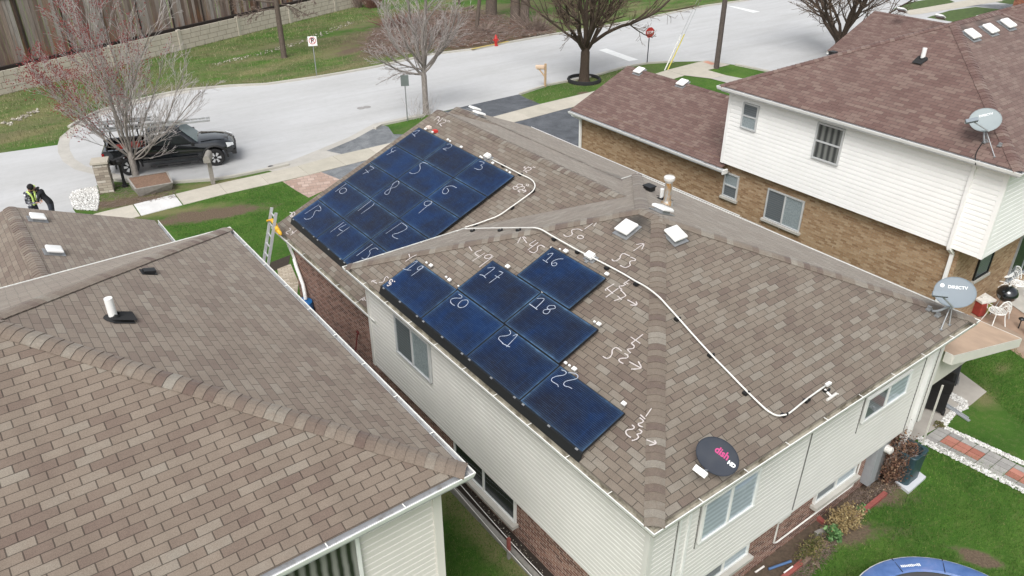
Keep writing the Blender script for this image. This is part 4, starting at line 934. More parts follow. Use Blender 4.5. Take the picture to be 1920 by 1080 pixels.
# chalk strokes, surveyed from the photograph: (origin x, origin y, scale), strokes
Za=(640,0,3); Zb=(640,360,3); Ze=(480,360,6); Zf=(740,180,4); Zg=(400,180,4.8); Z1=(960,640,6); Z2=(1120,500,12); Z3=(1020,400,8); Z4=(860,420,9.6); Z5=(780,190,6.84); Z6=(680,440,9); Z7=(1120,720,7.71); Z8=(700,520,6)
DIG = {1:(Za,[[(404,741),(440,735),(405,762)],[(397,750),(416,768)]]), 4:(Zg,[[(1640,462),(1612,475),(1602,498),(1622,505)],[(1645,487),(1562,530)]]),
 7:(Zg,[[(1410,630),(1432,640),(1446,652)],[(1446,652),(1345,704)],[(1370,662),(1397,692)]]), 10:(Zg,[[(1198,788),(1100,862)],[(1192,830),(1160,833),(1136,858),(1150,879),(1182,870),(1200,847),(1185,829)]]),
 13:(Ze,[[(708,145),(552,245)],[(712,157),(731,185),(722,213),(675,210),(655,240),(640,275),(600,303),(560,308),(545,295)]]),
 5:(Zf,[[(250,510),(215,500),(190,515),(192,545),(175,572),(140,583),(110,575)]]), 2:(Zf,[[(392,366),(418,360),(428,374),(410,390),(385,392),(362,397)],[(362,397),(388,408)]]),
 3:(Zf,[[(635,490),(672,502),(645,520)],[(645,520),(657,532),(652,548),(628,553),(597,541)]]), 6:(Zf,[[(466,690),(430,675),(385,683),(362,710),(363,730),(385,734),(405,712),(392,692)]]),
 8:(Zg,[[(1668,768),(1670,790),(1640,820),(1590,835),(1545,868),(1552,886),(1575,882),(1592,850),(1602,820),(1625,785),(1655,768),(1668,768)]]),
 9:(Zf,[[(275,790),(240,790),(222,805),(230,822),(260,820),(280,800),(275,790)],[(280,797),(180,880)]]), 11:(Ze,[[(1300,95),(1150,213)],[(1330,125),(1310,155),(1185,245)]]),
 12:(Ze,[[(1640,345),(1460,470)],[(1645,350),(1690,382),(1700,400),(1680,425),(1600,463),(1550,475),(1537,490),(1550,510),(1600,530)]]),
 14:(Ze,[[(990,340),(835,455)],[(1015,365),(937,408),(945,425),(975,440)],[(1060,390),(912,495)]]), 15:(Ze,[[(1315,585),(1130,720)],[(1375,650),(1345,630),(1285,655),(1280,672),(1284,692),(1255,740),(1225,755),(1188,742)]]),
 16:(Z4,[[(1600,548),(1700,535),(1575,665)],[(1515,645),(1605,700)],[(1885,632),(1800,632),(1710,665),(1675,710),(1690,752),(1740,752),(1770,720),(1745,700),(1690,715)]]),
 17:(Z4,[[(520,795),(650,790),(465,935)],[(378,915),(440,928),(490,975)],[(725,850),(775,868),(800,882)],[(800,882),(550,1065)],[(655,930),(740,975)]]),
 18:(Zb,[[(1100,600),(1142,603),(1095,653)],[(1058,630),(1103,662)],[(1200,640),(1170,640),(1158,655),(1175,665),(1160,685),(1138,682),(1140,665),(1175,660),(1203,655),(1200,640)]]),
 19:(Z6,[[(850,470),(925,455),(755,590)],[(680,575),(750,598),(820,600)],[(1035,545),(990,528),(940,555),(925,590),(965,585),(1010,555),(1005,525)],[(1035,545),(820,700)]]),
 20:(Z8,[[(960,190),(995,212),(988,235),(920,235),(880,247),(870,270),(880,295),(915,320)],[(1050,255),(1000,262),(960,300),(955,328),(980,342),(1030,330),(1066,290),(1062,262),(1050,255)]]),
 21:(Z8,[[(1530,595),(1546,620),(1535,645),(1490,660),(1430,665),(1410,690),(1430,715),(1465,750)],[(1570,660),(1622,650),(1498,785)],[(1450,745),(1538,785)]]),
 22:(Z1,[[(555,322),(600,338),(610,360),(580,382),(500,395),(450,420),(450,450),(490,475),(515,492),(522,515)],[(635,355),(700,360),(740,385),(735,415),(690,432),(610,450),(582,480),(600,505),(640,515),(678,535)]])}
def zpx(Z, p): return (Z[0]+p[0]/Z[2], Z[1]+p[1]/Z[2])
for n, (Z, strokes) in DIG.items():
    r, nrm = PANELS[n]; p0 = r.matrix_world.translation; inv = r.matrix_world.inverted(); mb = MB()
    for s in strokes:
        P = [inv @ (on_plane(*zpx(Z, q), p0, nrm)) for q in s]; ribbon(mb, [V((q.x, q.y, .005)) for q in P], V((0,0,1)), .0125)
    mb.build('chalk_number', M['chalk_thin'], r, world=False)
def marks(parent, name, plane, dz, nrm, groups, w=.02):
    for Z, strokes in groups:
        mb = MB()
        for s in strokes: ribbon(mb, [plane(*zpx(Z, q), dz) for q in s], V(nrm).normalized(), w)
        mb.build(name, M['chalk'], parent)
marks(wroof, 'chalk_marking', P_wing, .012, (-WM, 0, 1), [
 (Z5,[[(228,245),(290,195)],[(262,203),(290,195),(304,222)],[(305,220),(283,238),(292,254),(322,250)],[(345,215),(262,295)],[(345,240),(378,240),(382,258),(360,273),(322,282),(303,288)],[(303,288),(326,318)],[(415,240),(408,258)],[(434,245),(427,262)]]),
 (Z5,[[(1402,832),(1385,850),(1420,860)],[(1445,835),(1375,895)],[(1440,850),(1470,850),(1475,870),(1450,885),(1400,893)],[(1400,893),(1425,915)],[(1507,836),(1500,852)],[(1527,840),(1520,855)]]),
 (Zf,[[(960,665),(930,660),(915,675),(925,690),(905,700),(888,690),(900,676),(930,685),(955,675),(960,665)],[(945,680),(970,680),(970,695),(935,705),(925,712),(942,722)],[(992,660),(986,675)],[(1004,662),(999,678)],[(955,705),(985,715)],[(978,702),(985,715),(965,722)]]),
 (Ze,[[(375,405),(392,420),(375,435),(345,448),(342,462),(365,475)],[(415,435),(408,455),(430,462)],[(457,430),(385,487)]]),
 (Ze,[[(378,228),(402,234),(395,252),(383,262),(395,280),(412,280)],[(420,222),(438,238),(430,262),(415,275),(402,262),(408,240),(420,222)]]),
 ((560,480,4.9),[[(558,410),(575,395),(612,376)],[(578,393),(596,408)],[(598,388),(618,412)]])], .024)
marks(roof_main, 'chalk_marking', P_left, .014, (-MP, 0, 1), [
 (Z4,[[(240,482),(150,352)],[(113,412),(150,352),(207,376)],[(415,462),(292,522),(375,592)],[(472,520),(245,668)],[(605,567),(550,550),(482,570),(466,600),(500,620),(560,610),(605,567)],[(627,578),(370,775)]]),
 (Z4,[[(1225,340),(1137,217)],[(1060,345),(1138,218),(1217,262)],[(1392,290),(1277,368),(1345,402)],[(1432,330),(1243,468)],[(1552,420),(1480,380),(1420,410),(1420,450),(1400,490),(1340,518),(1270,485)]]),
 (Z3,[[(575,262),(515,235),(430,245),(415,275),(425,310),(390,340),(330,345),(292,318)],[(592,350),(550,330),(505,345),(510,370),(550,381),(588,367),(592,350)],[(610,235),(795,105)],[(665,135),(798,105),(745,195)]]),
 (Z3,[[(1285,640),(1190,602),(1145,640),(1140,670),(1090,710),(1040,712),(1018,685)],[(1295,655),(1360,682),(1370,705),(1302,715),(1285,745),(1292,780),(1220,812),(1140,778)],[(1340,565),(1495,455)],[(1385,468),(1495,457),(1465,540)]]),
 (Z2,[[(380,385),(190,502),(205,535)],[(215,490),(355,605)],[(472,485),(190,687)],[(520,520),(630,632),(600,680),(380,767)],[(458,658),(547,745)],[(630,410),(560,432),(495,438),(502,472),(557,515)],[(590,378),(642,402)],[(620,345),(697,392)],[(727,293),(590,380)],[(675,745),(882,857)],[(870,783),(885,860),(740,860)]]),
 (Z1,[[(1235,110),(1175,70),(1130,95),(1125,140),(1100,180),(1060,190),(1022,168)],[(1265,135),(1302,157),(1295,185),(1240,190),(1205,202),(1210,225),(1252,250)],[(1320,230),(1450,300)],[(1420,225),(1450,300),(1340,312)]]),
 (Zb,[[(1697,800),(1630,852)],[(1628,815),(1682,852)],[(1632,852),(1647,866),(1640,880),(1610,885),(1628,905)]]),
 (Z6,[[(240,822),(165,778)],[(150,802),(165,775),(225,770)],[(437,737),(405,705),(372,738),(362,775),(335,802),(275,805)]])])
marks(roof_main, 'chalk_marking', P_left, .052, (-MP, 0, 1), [
 (Z7,[[(500,590),(532,620),(515,650),(440,660),(412,690),(430,735),(487,773)],[(600,655),(642,685),(620,715),(575,725),(595,765),(560,800),(498,818)],[(710,805),(842,858)],[(825,815),(846,860),(750,886)],[(782,352),(700,470)],[(622,443),(692,507)],[(610,485),(665,530),(640,560),(595,570),(605,600),(657,622)]]),
 (Z6,[[(780,325),(796,380)]]), (Z6,[[(910,340),(815,387),(722,452)]])])
mb = MB(); r, nrm = PANELS[19]; inv = r.matrix_world.inverted(); p0 = r.matrix_world.translation
for s in [[(500,800),(505,770),(475,760),(455,790),(480,820),(470,845),(430,865),(412,850)],[(440,812),(482,852)],[(533,785),(545,798)]]:
    ribbon(mb, [(lambda q: V((q.x, q.y, .006)))(inv @ on_plane(*zpx(Z6, q), p0, nrm)) for q in s], V((0,0,1)), .024)
mb.build('chalk_marking', M['chalk'], r, world=False)
# white clamps that stand proud of the upper edges
for (px, py, s, a) in [(800,493,.05,19),(808,498,.09,19),(837,520,.05,19),(843,525,.085,19),(860,537,.04,20),(952,500,.10,17),(1061,471,.10,16),(1050,468,.04,16),(1034,465,.04,16),(1138,514,.085,16),(1123,608,.085,18),(1115,604,.045,18),(1017,549,.04,18),(1077,692,.09,22),(1068,686,.045,22),(1061,681,.06,22),(1170,757,.085,22),
  (798,242,.08,1),(811,248,.07,1),(840,262,.07,2),(844,265,.06,2),(865,276,.08,2),(901,294,.06,2),(904,296,.05,3),(924,306,.08,3),(950,320,.05,3),(956,324,.06,3)]:
    r, nrm = PANELS[a]; q = on_plane(px, py, r.matrix_world.translation+nrm*-.03, nrm); c = MB(); loc = r.matrix_world.inverted() @ q
    c.box((loc.x, loc.y, -.02), (s, s*.8, .03)); c.build('clamp', M['white'], r, world=False, bevel=.004)
# ---------------------------------------------------------------- conduits
def clampset(parent, pts, nrm, dz):
    nrm = V(nrm).normalized()
    for q in pts:
        c = MB(); c.box(q-nrm*.045+V((0,0,0)), (.06, .09, .05)); c.cyl(q-nrm*.035+V((.04,-.04,0)), .022, .05, 10); c.build('clamp', M['black'], parent, bevel=.008)
M['conduit'] = plain('white_conduit', (.76,.75,.71), .4, var=.1, scale=8)
dzc = .085
c1 = [P_wing(*p, dzc) for p in [(922,299),(950,313),(975,326),(990,333),(999,339),(1003,347),(1001,355),(992,364),(960,387),(935,404),(915,412),(893,420),(872,426)]]
cw = thing('conduit', P_wing(922,299), 'white conduit bending round the corner of the front array with a junction box', 'conduit')
t = MB(); t.tube(catmull(c1, 4), .0155, 10); t.build('pipe', M['conduit'], cw, smooth='all')
clampset(cw, [P_wing(*p, dzc) for p in [(942,309),(974,325),(997,357),(958,388),(889,421)]], (-WM,0,1), dzc)
def jbox(parent, q, nrm, al_, s=.14):
    nrm = V(nrm).normalized(); x = V(al_); x = (x-nrm*x.dot(nrm)).normalized(); Mt = Matrix((x, nrm.cross(x), nrm)).transposed()
    c = MB(); c.box(q+nrm*.09, (s*1.25, s, .06), M=Mt); c.box(q+nrm*.125, (s*1.3, s*1.05, .012), M=Mt); c.build('junction_box', M['white'], parent, bevel=.006)
    c = MB(); c.box(q+nrm*.03+x*.0, (s*1.7, s*.5, .04), M=Mt); c.box(q+nrm*.015+nrm.cross(x)*s*.8, (s*.5, s*.5, .03), M=Mt); c.box(q+nrm*.012, (s*1.9, s*1.3, .01), M=Mt); c.build('box_bracket', M['galv'], parent, bevel=.004)
jbox(cw, P_wing(916, 297, .0), (-WM,0,1), (0,1,0), .15)
c2 = [P_far(*p, .07) for p in [(871,429),(884,428.5),(936,427.5),(985,427),(1003,427)]]+[P_left(*p, .11) for p in [(1014,430),(1020,433),(1035,442),(1060,456)]]+[P_left(*p, dzc) for p in [(1085,470),(1107,481),(1140,498),(1170,514),(1190,526)]]+[P_left(1210,537,.12)]+[P_bot(*p, .13) for p in [(1229,551),(1240,561)]]+[P_bot(*p, dzc) for p in [(1250,572),(1270,594),(1300,628),(1332,663),(1365,697),(1400,733),(1430,762),(1444,773),(1457,779),(1470,778),(1482,773),(1513,748),(1548,723)]]
cm_ = thing('conduit', P_left(1107,481), 'long white conduit running down the rear hip roof past the chalked 53', 'conduit')
t = MB(); t.tube(catmull(c2, 3), .0155, 10); t.build('pipe', M['conduit'], cm_, smooth='all')
clampset(cm_, [P_far(*p, .07) for p in [(884,430),(936,429),(970,428.5)]], (0,MP,1), .07)
clampset(cm_, [P_left(*p, dzc) for p in [(1037,446),(1081,470),(1136,500),(1191,530)]], (-MP,0,1), dzc)
clampset(cm_, [P_bot(*p, dzc) for p in [(1270,596),(1333,664),(1399,735),(1471,776),(1513,749),(1550,730)]], (0,-MP,1), dzc)
jbox(cm_, P_left(1108, 485, .0), (-MP,0,1), (0,1,0), .15)
t = MB(); t.box(P_bot(1553, 720, .07), (.13,.06,.05)); t.build('end_cap', M['white'], cm_, bevel=.006)
q = P_bot(1556, 742, .03); t = MB(); a, b_ = P_bot(1551, 750, .035), P_bot(1568, 738, .035); t.tube([a, b_], .026, 10); t.tube([P_bot(1546, 730, .05), P_bot(1551, 736, .045), (a+b_)/2], .024, 10); t.tube([b_+V((0,0,0)), P_bot(1572, 739, .035)], .012, 8)
single(t, 'pipe_fitting', M['white_dirty'], 'white T shaped fitting lying on the roof beside the open conduit end', 'pipe fitting', q, smooth=True)
for (px, py, mt, lb) in ((804, 239, plain('cream_plastic',(.72,.62,.55),.5), 'small cream box on the roof above the panel chalked 1'), (816, 246, plain('red_plastic',(.55,.05,.04),.4), 'small red box on the roof above the panel chalked 1')):
    q = P_wing(px, py, .045); t = MB(); t.box(q, (.13, .15, .075)); t.box(q+V((.0,.0,.045)), (.09,.1,.02)); single(t, 'tool_box', mt, lb, 'box', q-V((0,0,.04)), bevel=.012)
# ---------------------------------------------------------------- satellite dishes
def dish(loc, center, nrm, xaxis, wd, ht, mat, label, text=(), lnb_at=None, mast=(), struts=(), feet=(), lnb_mat='dish_grey', lnbs=3, lw=.28):
    root = thing('satellite_dish', loc, label, 'satellite dish'); center = V(center); n = V(nrm).normalized(); x = V(xaxis); x = (x-n*x.dot(n)).normalized(); y = n.cross(x)
    Mt = Matrix((x, y, n)).transposed(); mb = MB(); K, NR = 40, 8; dep = .05*wd
    vs = [V((0,0,0))]+[V((math.cos(2*math.pi*k/K)*wd/2*r/NR, math.sin(2*math.pi*k/K)*ht/2*r/NR, dep*(r/NR)**2)) for r in range(1, NR+1) for k in range(K)]
    vb = [v-V((0,0,.012)) for v in vs]; N = len(vs)
    fs = [(0, 1+k, 1+(k+1) % K) for k in range(K)]+[(1+(r-1)*K+k, 1+r*K+k, 1+r*K+(k+1) % K, 1+(r-1)*K+(k+1) % K) for r in range(1, NR) for k in range(K)]
    allf = fs+[tuple(N+i for i in reversed(f)) for f in fs]+[(1+(NR-1)*K+k, 1+(NR-1)*K+(k+1) % K, N+1+(NR-1)*K+(k+1) % K, N+1+(NR-1)*K+k) for k in range(K)]
    mb.mesh([Mt @ v+center for v in vs+vb], allf)
    rim = [Mt @ V((math.cos(2*math.pi*k/K)*wd/2, math.sin(2*math.pi*k/K)*ht/2, dep))+center for k in range(K+1)]; mb.tube(rim, .008, 6, caps=False)
    ref = mb.build('reflector', M[mat], root, smooth=True)
    for (body, size, tx, ty, tm, bold, fsx) in text:
        tv, tf = text_mesh(body, size, fsx, bold); q = MB()
        def zs(px_, py_): return dep*((px_/(wd/2))**2+(py_/(ht/2))**2)
        q.mesh([Mt @ V((v.x+tx, v.y+ty, zs(v.x+tx, v.y+ty)+.006+v.z))+center for v in tv], tf); q.build('lettering', M[tm], ref)
    bk = MB(); bk.box(center-n*.06, (.16, .2, .08), M=Mt); bk.build('bracket', M['steel'], root, bevel=.01)
    if lnb_at:
        L = V(lnb_at); b0 = center-y*(ht/2)*1.0+n*dep; ar = MB(); ar.beam(b0-n*.02, L, .035, .03); ar.build('arm', M['steel'], root, bevel=.005)
        lb = MB(); lb.box(L, (lw, .10, .09), M=Mt); ob = lb.build('lnb', M[lnb_mat], root, bevel=.012)
        for i in range(lnbs):
            e = MB(); c0 = L+x*(lw*.75*((i/(max(1, lnbs-1)))-.5))-n*.04+y*.02; e.tube([c0, c0-n*.06], [.03, .038], 14); e.tube([c0-n*.06, c0-n*.065], [.038, .0], 14); e.build('feed_horn', M['white'], ob, smooth=True)
    if mast:
        q = MB(); q.tube(catmull([V(p) for p in mast], 4), .025, 10); q.build('mast', M['steel'], root, smooth='all')
    for a, b_ in struts:
        q = MB(); q.tube([a, b_], .012, 8); q.box(V(b_), (.06, .05, .02)); q.build('strut', M['galv'], root, smooth=True)
    for f in feet:
        q = MB(); q.box(V(f), (.14, .09, .03)); q.box(V(f)+V((0,0,.04)), (.05, .08, .07)); q.build('foot', M['galv'], root, bevel=.006)
    return root
def at_dist(px, py, dist): d = _ray(px, py).normalized(); return CAM+d*dist
M['dish_grey'] = plain('grey_dish_enamel', (.20,.235,.265), .6, .0, .08, 5); M['dish_navy'] = plain('charcoal_dish_enamel', (.022,.028,.042), .7, .0, .1, 5)
M['magenta'] = plain('magenta_letters', (.50,.05,.20), .7); M['letters'] = plain('white_letters', (.85,.87,.88), .5)
M['dish_pale'] = plain('pale_grey_dish_enamel', (.27,.31,.32), .6, .0, .08, 5)
foot = P_bot(1747, 587); dm = (foot-CAM).length
c = at_dist(1790, 549, dm-.15)
tocam = (CAM-c).normalized(); xr = RT*math.cos(R(-12))+UP*math.sin(R(-12))
dish(foot, c, tocam+V((.1,-.05,.35)), xr, .76, .64, 'dish_grey', 'grey satellite dish with a white logo on the rear corner of the tan roof',
     text=[('DIRECTV', .088, .045, .11, 'letters', .0015, 1.0)], lnb_at=at_dist(1763, 552, dm-.85), mast=[foot+V((0,0,.05)), at_dist(1762, 582, dm-.1), at_dist(1786, 569, dm-.1), c-tocam*.08],
     struts=[(at_dist(1786, 570, dm-.05), P_bot(1780, 609, .01)), (at_dist(1784, 570, dm-.05), P_bot(1764, 618, .01))], feet=[P_bot(1742, 580, .02), P_bot(1758, 592, .02)])
dk = [o for o in bpy.data.objects if o.name == 'reflector'][0]
def disc_on(ref, c, nrm, xaxis, tx, ty, r, wd, ht, mat):
    n = V(nrm).normalized(); x = V(xaxis); x = (x-n*x.dot(n)).normalized(); y = n.cross(x); dep = .05*wd; z = dep*((tx/(wd/2))**2+(ty/(ht/2))**2)
    q = MB(); cc = c+x*tx+y*ty+n*(z+.008); q.mesh([cc]+[cc+x*r*math.cos(k*math.pi/12)+y*r*math.sin(k*math.pi/12) for k in range(24)], [(0, 1+k, 1+(k+1) % 24) for k in range(24)]); q.build('logo', M[mat], ref)
disc_on(dk, c, tocam+V((.1,-.05,.35)), xr, -.235, .125, .04, .76, .64, 'letters')
foot = P_bot(1352, 868); dm = (foot-CAM).length; c = at_dist(1345, 856, dm-.42); tocam = (CAM-c).normalized(); xr = RT*math.cos(R(-38))+UP*math.sin(R(-38))
dish(foot, c, tocam+V((.0,.0,.12)), xr, .68, .53, 'dish_navy', 'charcoal satellite dish with pink and white lettering low on the rear slope', text=[('dish', .15, .03, .085, 'magenta', .0045, 1.0), ('HD', .075, .235, .03, 'letters', .005, 1.15)],
     lnb_at=at_dist(1313, 884, dm-.75), mast=[foot, foot+V((0,0,.25)), c-tocam*.08], feet=[foot+V((0,0,.02))], lnb_mat='white', lnbs=2, lw=.22)
foot = P_rs(1846, 268); dm = (foot-CAM).length; c = at_dist(1847, 226, dm-.1); tocam = (CAM-c).normalized(); xr = RT*math.cos(R(4))+UP*math.sin(R(4))
dc = dish(foot, c, tocam+V((.0,-.1,.75)), xr, .74, .66, 'dish_pale', 'pale grey satellite dish standing on the reddish roof of the white sided house', text=[('DIRECTV', .08, .05, .14, 'letters', .0015, 1.0)],
     lnb_at=at_dist(1822, 226, dm-.75), mast=[foot, at_dist(1845, 255, dm-.1), c-tocam*.08], struts=[(at_dist(1850, 248, dm-.1), P_rs(1865, 294, .01)), (at_dist(1848, 248, dm-.1), P_rs(1852, 266, .01))], feet=[foot+V((0,0,.02)), P_rs(1875, 273, .02)])
q = MB(); q.tube(catmull([at_dist(1846, 262, dm), P_rs(1834, 280, .03), P_rs(1829, 293, .03), V((RX0-.02, on_plane(1832, 303, V((RX0,0,0)), V((1,0,0))).y, RHE-.1))], 4), .012, 6); q.build('cable', M['black'], dc, smooth=True)
# ================================================================ TREES AND SHRUBS
def bark(name, c0, c1, twig=None):
    b = NB(name); p = b.pos(); return b.done(b.ramp(b.noise(b.mapping(p, (6,6,1.5)), 4, 5, .7), [(.3, c0), (.7, c1)]), .9, 0, .2)
M['bark_grey'] = bark('grey_bark', (.16,.14,.125), (.34,.31,.285)); M['twig_grey'] = bark('pale_twigs', (.36,.32,.31), (.55,.51,.49))
M['bark_dark'] = bark('dark_bark', (.040,.029,.022), (.095,.072,.056)); M['twig_dark'] = bark('dark_twigs', (.10,.072,.052), (.20,.15,.11))
M['bark_brown'] = bark('brown_bark', (.07,.055,.045), (.15,.12,.1)); M['twig_mid'] = bark('brown_twigs', (.16,.12,.10), (.28,.22,.19))
M['bud'] = plain('red_buds', (.26,.045,.045), .8, var=.3, scale=20)
def grow(tr, tw, tips, rnd, p, d, L, r, lvl, o):
    """tr: thick wood mesh, tw: twig mesh"""
    n = max(2, int(L/o['seg'])); pts = [p.copy()]; rs = [r]; q = p.copy(); d = d.normalized()
    r1 = r*(.45 if lvl < o['lv'] else .35)
    for i in range(n):
        d = (d+V((rnd.gauss(0, 1), rnd.gauss(0, 1), rnd.gauss(0, 1)))*o['wig']+V((0,0,o['up'][min(lvl, len(o['up'])-1)]))).normalized()
        q = q+d*(L/n); pts.append(q.copy()); rs.append(r+(r1-r)*(i+1)/n)
    mb = tr if lvl <= 1 else tw
    mb.tube(pts, [max(o['rmin'], x) for x in rs], 7 if lvl == 0 else 5 if lvl == 1 else 3, caps=False)
    if lvl >= o['lv']: tips.append(pts[-1]); tips.append(pts[-2]); return
    k = o['kids'][lvl]; st = o['start'][min(lvl, len(o['start'])-1)]
    for j in range(k):
        f = st+(1-st)*(j+rnd.random())/k; i = min(n-1, int(f*n)); a = pts[i].lerp(pts[i+1], f*n-i); dd = (pts[i+1]-pts[i]).normalized()
        s = dd.cross(V((rnd.gauss(0,1), rnd.gauss(0,1), rnd.gauss(0,1)))).normalized(); ang = R(rnd.uniform(*o['ang']))
        nd = dd*math.cos(ang)+s*math.sin(ang); ll = L*rnd.uniform(*o['len'])*(1.15-.5*f)
        grow(tr, tw, tips, rnd, a, nd, ll, max(o['rmin'], rs[i]*o['rr']), lvl+1, o)
def tree(label, base, h_trunk, r, limbs, o, mats, seed, buds=0, bud_f=None, name='bare_tree', group=None, lean=(0,0)):
    rnd = random.Random(seed); base = V(base); root = thing(name, base, label, 'tree', group)
    top = base+V((lean[0], lean[1], h_trunk)); tk = MB(); tk.tube([base-V((0,0,.1)), base+V((0,0,.12)), base.lerp(top, .5), top, top+V((0,0,.25))], [r*1.45, r*1.12, r*.95, r*.92, r*.6], 12, caps=False)
    tk.build('trunk', M[mats[0]], root, smooth='all')
    tr, tw, tips = MB(), MB(), []
    for (az, el, L, rr, z0) in limbs:
        d = V((math.cos(az)*math.cos(el), math.sin(az)*math.cos(el), math.sin(el))); grow(tr, tw, tips, rnd, base.lerp(top, z0) if z0 < 1 else top+V((0,0,(z0-1))), d, L, r*rr, 0, o)
    crown = tr.build('crown', M[mats[0]], root, smooth='all', recalc=False); tw.build('twigs', M[mats[1]], crown, smooth='all', recalc=False)
    if buds:
        bm_ = MB()
        for p in tips:
            if rnd.random() < (bud_f(p) if bud_f else 1):
                for _ in range(buds):
                    c = p+V((rnd.gauss(0,.09), rnd.gauss(0,.09), rnd.gauss(0,.09))); s = rnd.uniform(.018, .038)
                    bm_.mesh([c+V((s,0,0)), c+V((-s*.5,s*.8,0)), c+V((-s*.5,-s*.8,0)), c+V((0,0,s*1.3))], [(0,1,2),(0,1,3),(1,2,3),(2,0,3)])
        bm_.build('buds', M['bud'], crown, recalc=False)
    return root
rn = random.Random(11)
b1 = on_z(258, 342)
O1 = dict(seg=.4, wig=.085, up=[.05, .07, .08, .06], rmin=.0055, lv=3, kids=[8, 6, 4], start=[.12, .15, .15], ang=(12, 36), len=(.32, .55), rr=.5)
limbs = [(2*math.pi*i/11+rn.uniform(-.2,.2), R(rn.choice([30, 46, 56, 66, 74])), rn.uniform(3.4, 4.8), rn.uniform(.17, .26), rn.uniform(.8, 1.2)) for i in range(15)]+[(i*1.1, R(80-5*(i%2)), 6.4, .30, 1.0) for i in range(4)]
wl = (-RT)
tree('pale bare tree with red buds beside the black pickup truck', b1, 1.15, .14, limbs, O1, ('bark_grey', 'twig_grey'), 5, buds=3, bud_f=lambda p: max(0, min(.95, .1+.16*((p-b1).dot(wl)+1.2)+.10*(p.z-4.5))))
O2 = dict(O1, kids=[8, 5, 4], ang=(14, 40), up=[.10, .08, .07, .06])
b2 = on_z(799, 214)
limbs = [(2*math.pi*i/8+rn.uniform(-.3,.3), R(rn.choice([12, 30, 46, 60])), rn.uniform(2.4, 3.8), rn.uniform(.3, .42), rn.uniform(.9, 1.9)) for i in range(13)]+[(0.3, R(86), 5.4, .75, 1.0), (2.4, R(78), 4.8, .5, 1.4)]
tree('pale bare tree by the kerb behind the front array roof', b2, 2.0, .15, limbs, O2, ('bark_grey', 'twig_grey'), 9)
b3 = on_z(1095, 152)
O3 = dict(seg=.5, wig=.11, up=[.03, .10, .12, .08], rmin=.010, lv=3, kids=[9, 7, 4], start=[.25, .1, .1], ang=(20, 55), len=(.3, .58), rr=.5)
limbs = [(2*math.pi*i/9+rn.uniform(-.25,.25), R(rn.choice([25, 34, 48, 60])), rn.uniform(4.6, 6.2), rn.uniform(.28, .42), rn.uniform(.95, 1.3)) for i in range(11)]+[(1, R(80), 5, .5, 1), (4, R(74), 5, .45, 1)]
tree('big dark bare tree with a stout trunk in a black ring planter', b3, 1.7, .29, limbs, O3, ('bark_dark', 'twig_dark'), 21)
b4 = on_z(1568, 112)
limbs = [(2*math.pi*i/10+rn.uniform(-.25,.25), R(rn.choice([22, 32, 46, 62])), rn.uniform(5.5, 7.6), rn.uniform(.28, .42), rn.uniform(.7, 1.3)) for i in range(13)]
tree('dark bare spreading tree behind the farther reddish roof', b4, 1.2, .3, limbs, dict(O3, seg=.6), ('bark_dark', 'twig_dark'), 33)
b5 = on_z(533, 108)
O5 = dict(seg=.5, wig=.13, up=[.0, .02, .03], rmin=.012, lv=3, kids=[8, 6, 4], start=[.25, .1], ang=(25, 60), len=(.3, .5), rr=.45)
a_ = math.atan2(-RT.y, -RT.x)
limbs = [(a_, R(2), 4.3, .38, .62), (a_+math.pi, R(4), 4.2, .36, .7), (a_+.5, R(-12), 2.2, .25, .55), (a_+2.6, R(18), 3.2, .3, .75), (a_-.6, R(22), 4.0, .35, .78), (a_+3.6, R(-15), 2.0, .25, .6)]+[(rn.uniform(0,6.28), R(rn.uniform(30, 75)), rn.uniform(3, 4.5), .35, rn.uniform(.85, 1.1)) for _ in range(8)]
tree('bare tree with a straight dark trunk on the grass strip by the wall', b5, 5.6, .17, limbs, O5, ('bark_brown', 'twig_mid'), 44)
O6 = dict(seg=.8, wig=.12, up=[.04, .06], rmin=.02, lv=2, kids=[5, 4], start=[.3, .2], ang=(20, 50), len=(.35, .6), rr=.5)
for (px, py, r_, ht, lx, lb) in ((893, 62, .13, 6, .9, 'slim leaning trunk in the brush pile bed'), (921, 34, .42, 6, .2, 'thick grey trunk at the back of the brush bed'), (966, 46, .36, 6, 0, 'broad ridged trunk, left one of a pair'), (982, 47, .34, 6, .5, 'broad ridged trunk, right one of a pair'), (861, 8, .10, 6, 0, 'thin dark trunk on the far grass at the top edge')):
    bb = on_z(px, py); tree(lb, bb, ht, r_, [(i*1.3, R(50), 4.5, .5, rn.uniform(.8, 1.2)) for i in range(5)], O6, ('bark_brown', 'twig_mid'), px, lean=(lx, 0), name='tree_trunk_and_crown' if False else 'bare_tree', group=None)
def bare_shrub(label, base, n, h, spread, mats, seed, r=.012):
    rnd = random.Random(seed); base = V(base); root = thing('bare_shrub', base, label, 'shrub'); m_ = MB()
    for i in range(n):
        a = rnd.uniform(0, 6.28); s = rnd.uniform(0, spread); p = base+V((math.cos(a)*s*.4, math.sin(a)*s*.4, 0)); d = V((math.cos(a)*s, math.sin(a)*s, h*rnd.uniform(.6, 1)))
        pts = [p, p+d*.35+V((rnd.gauss(0,.05), rnd.gauss(0,.05), .05)), p+d*.7+V((rnd.gauss(0,.1), rnd.gauss(0,.1), 0)), p+d+V((rnd.gauss(0,.12), rnd.gauss(0,.12), 0))]
        m_.tube(pts, [r*1.3, r, r*.8, r*.4], 3, caps=False)
    m_.build('twigs', M[mats], root, recalc=False); return root
M['twig_red'] = bark('reddish_twigs', (.15,.075,.06), (.28,.16,.13))
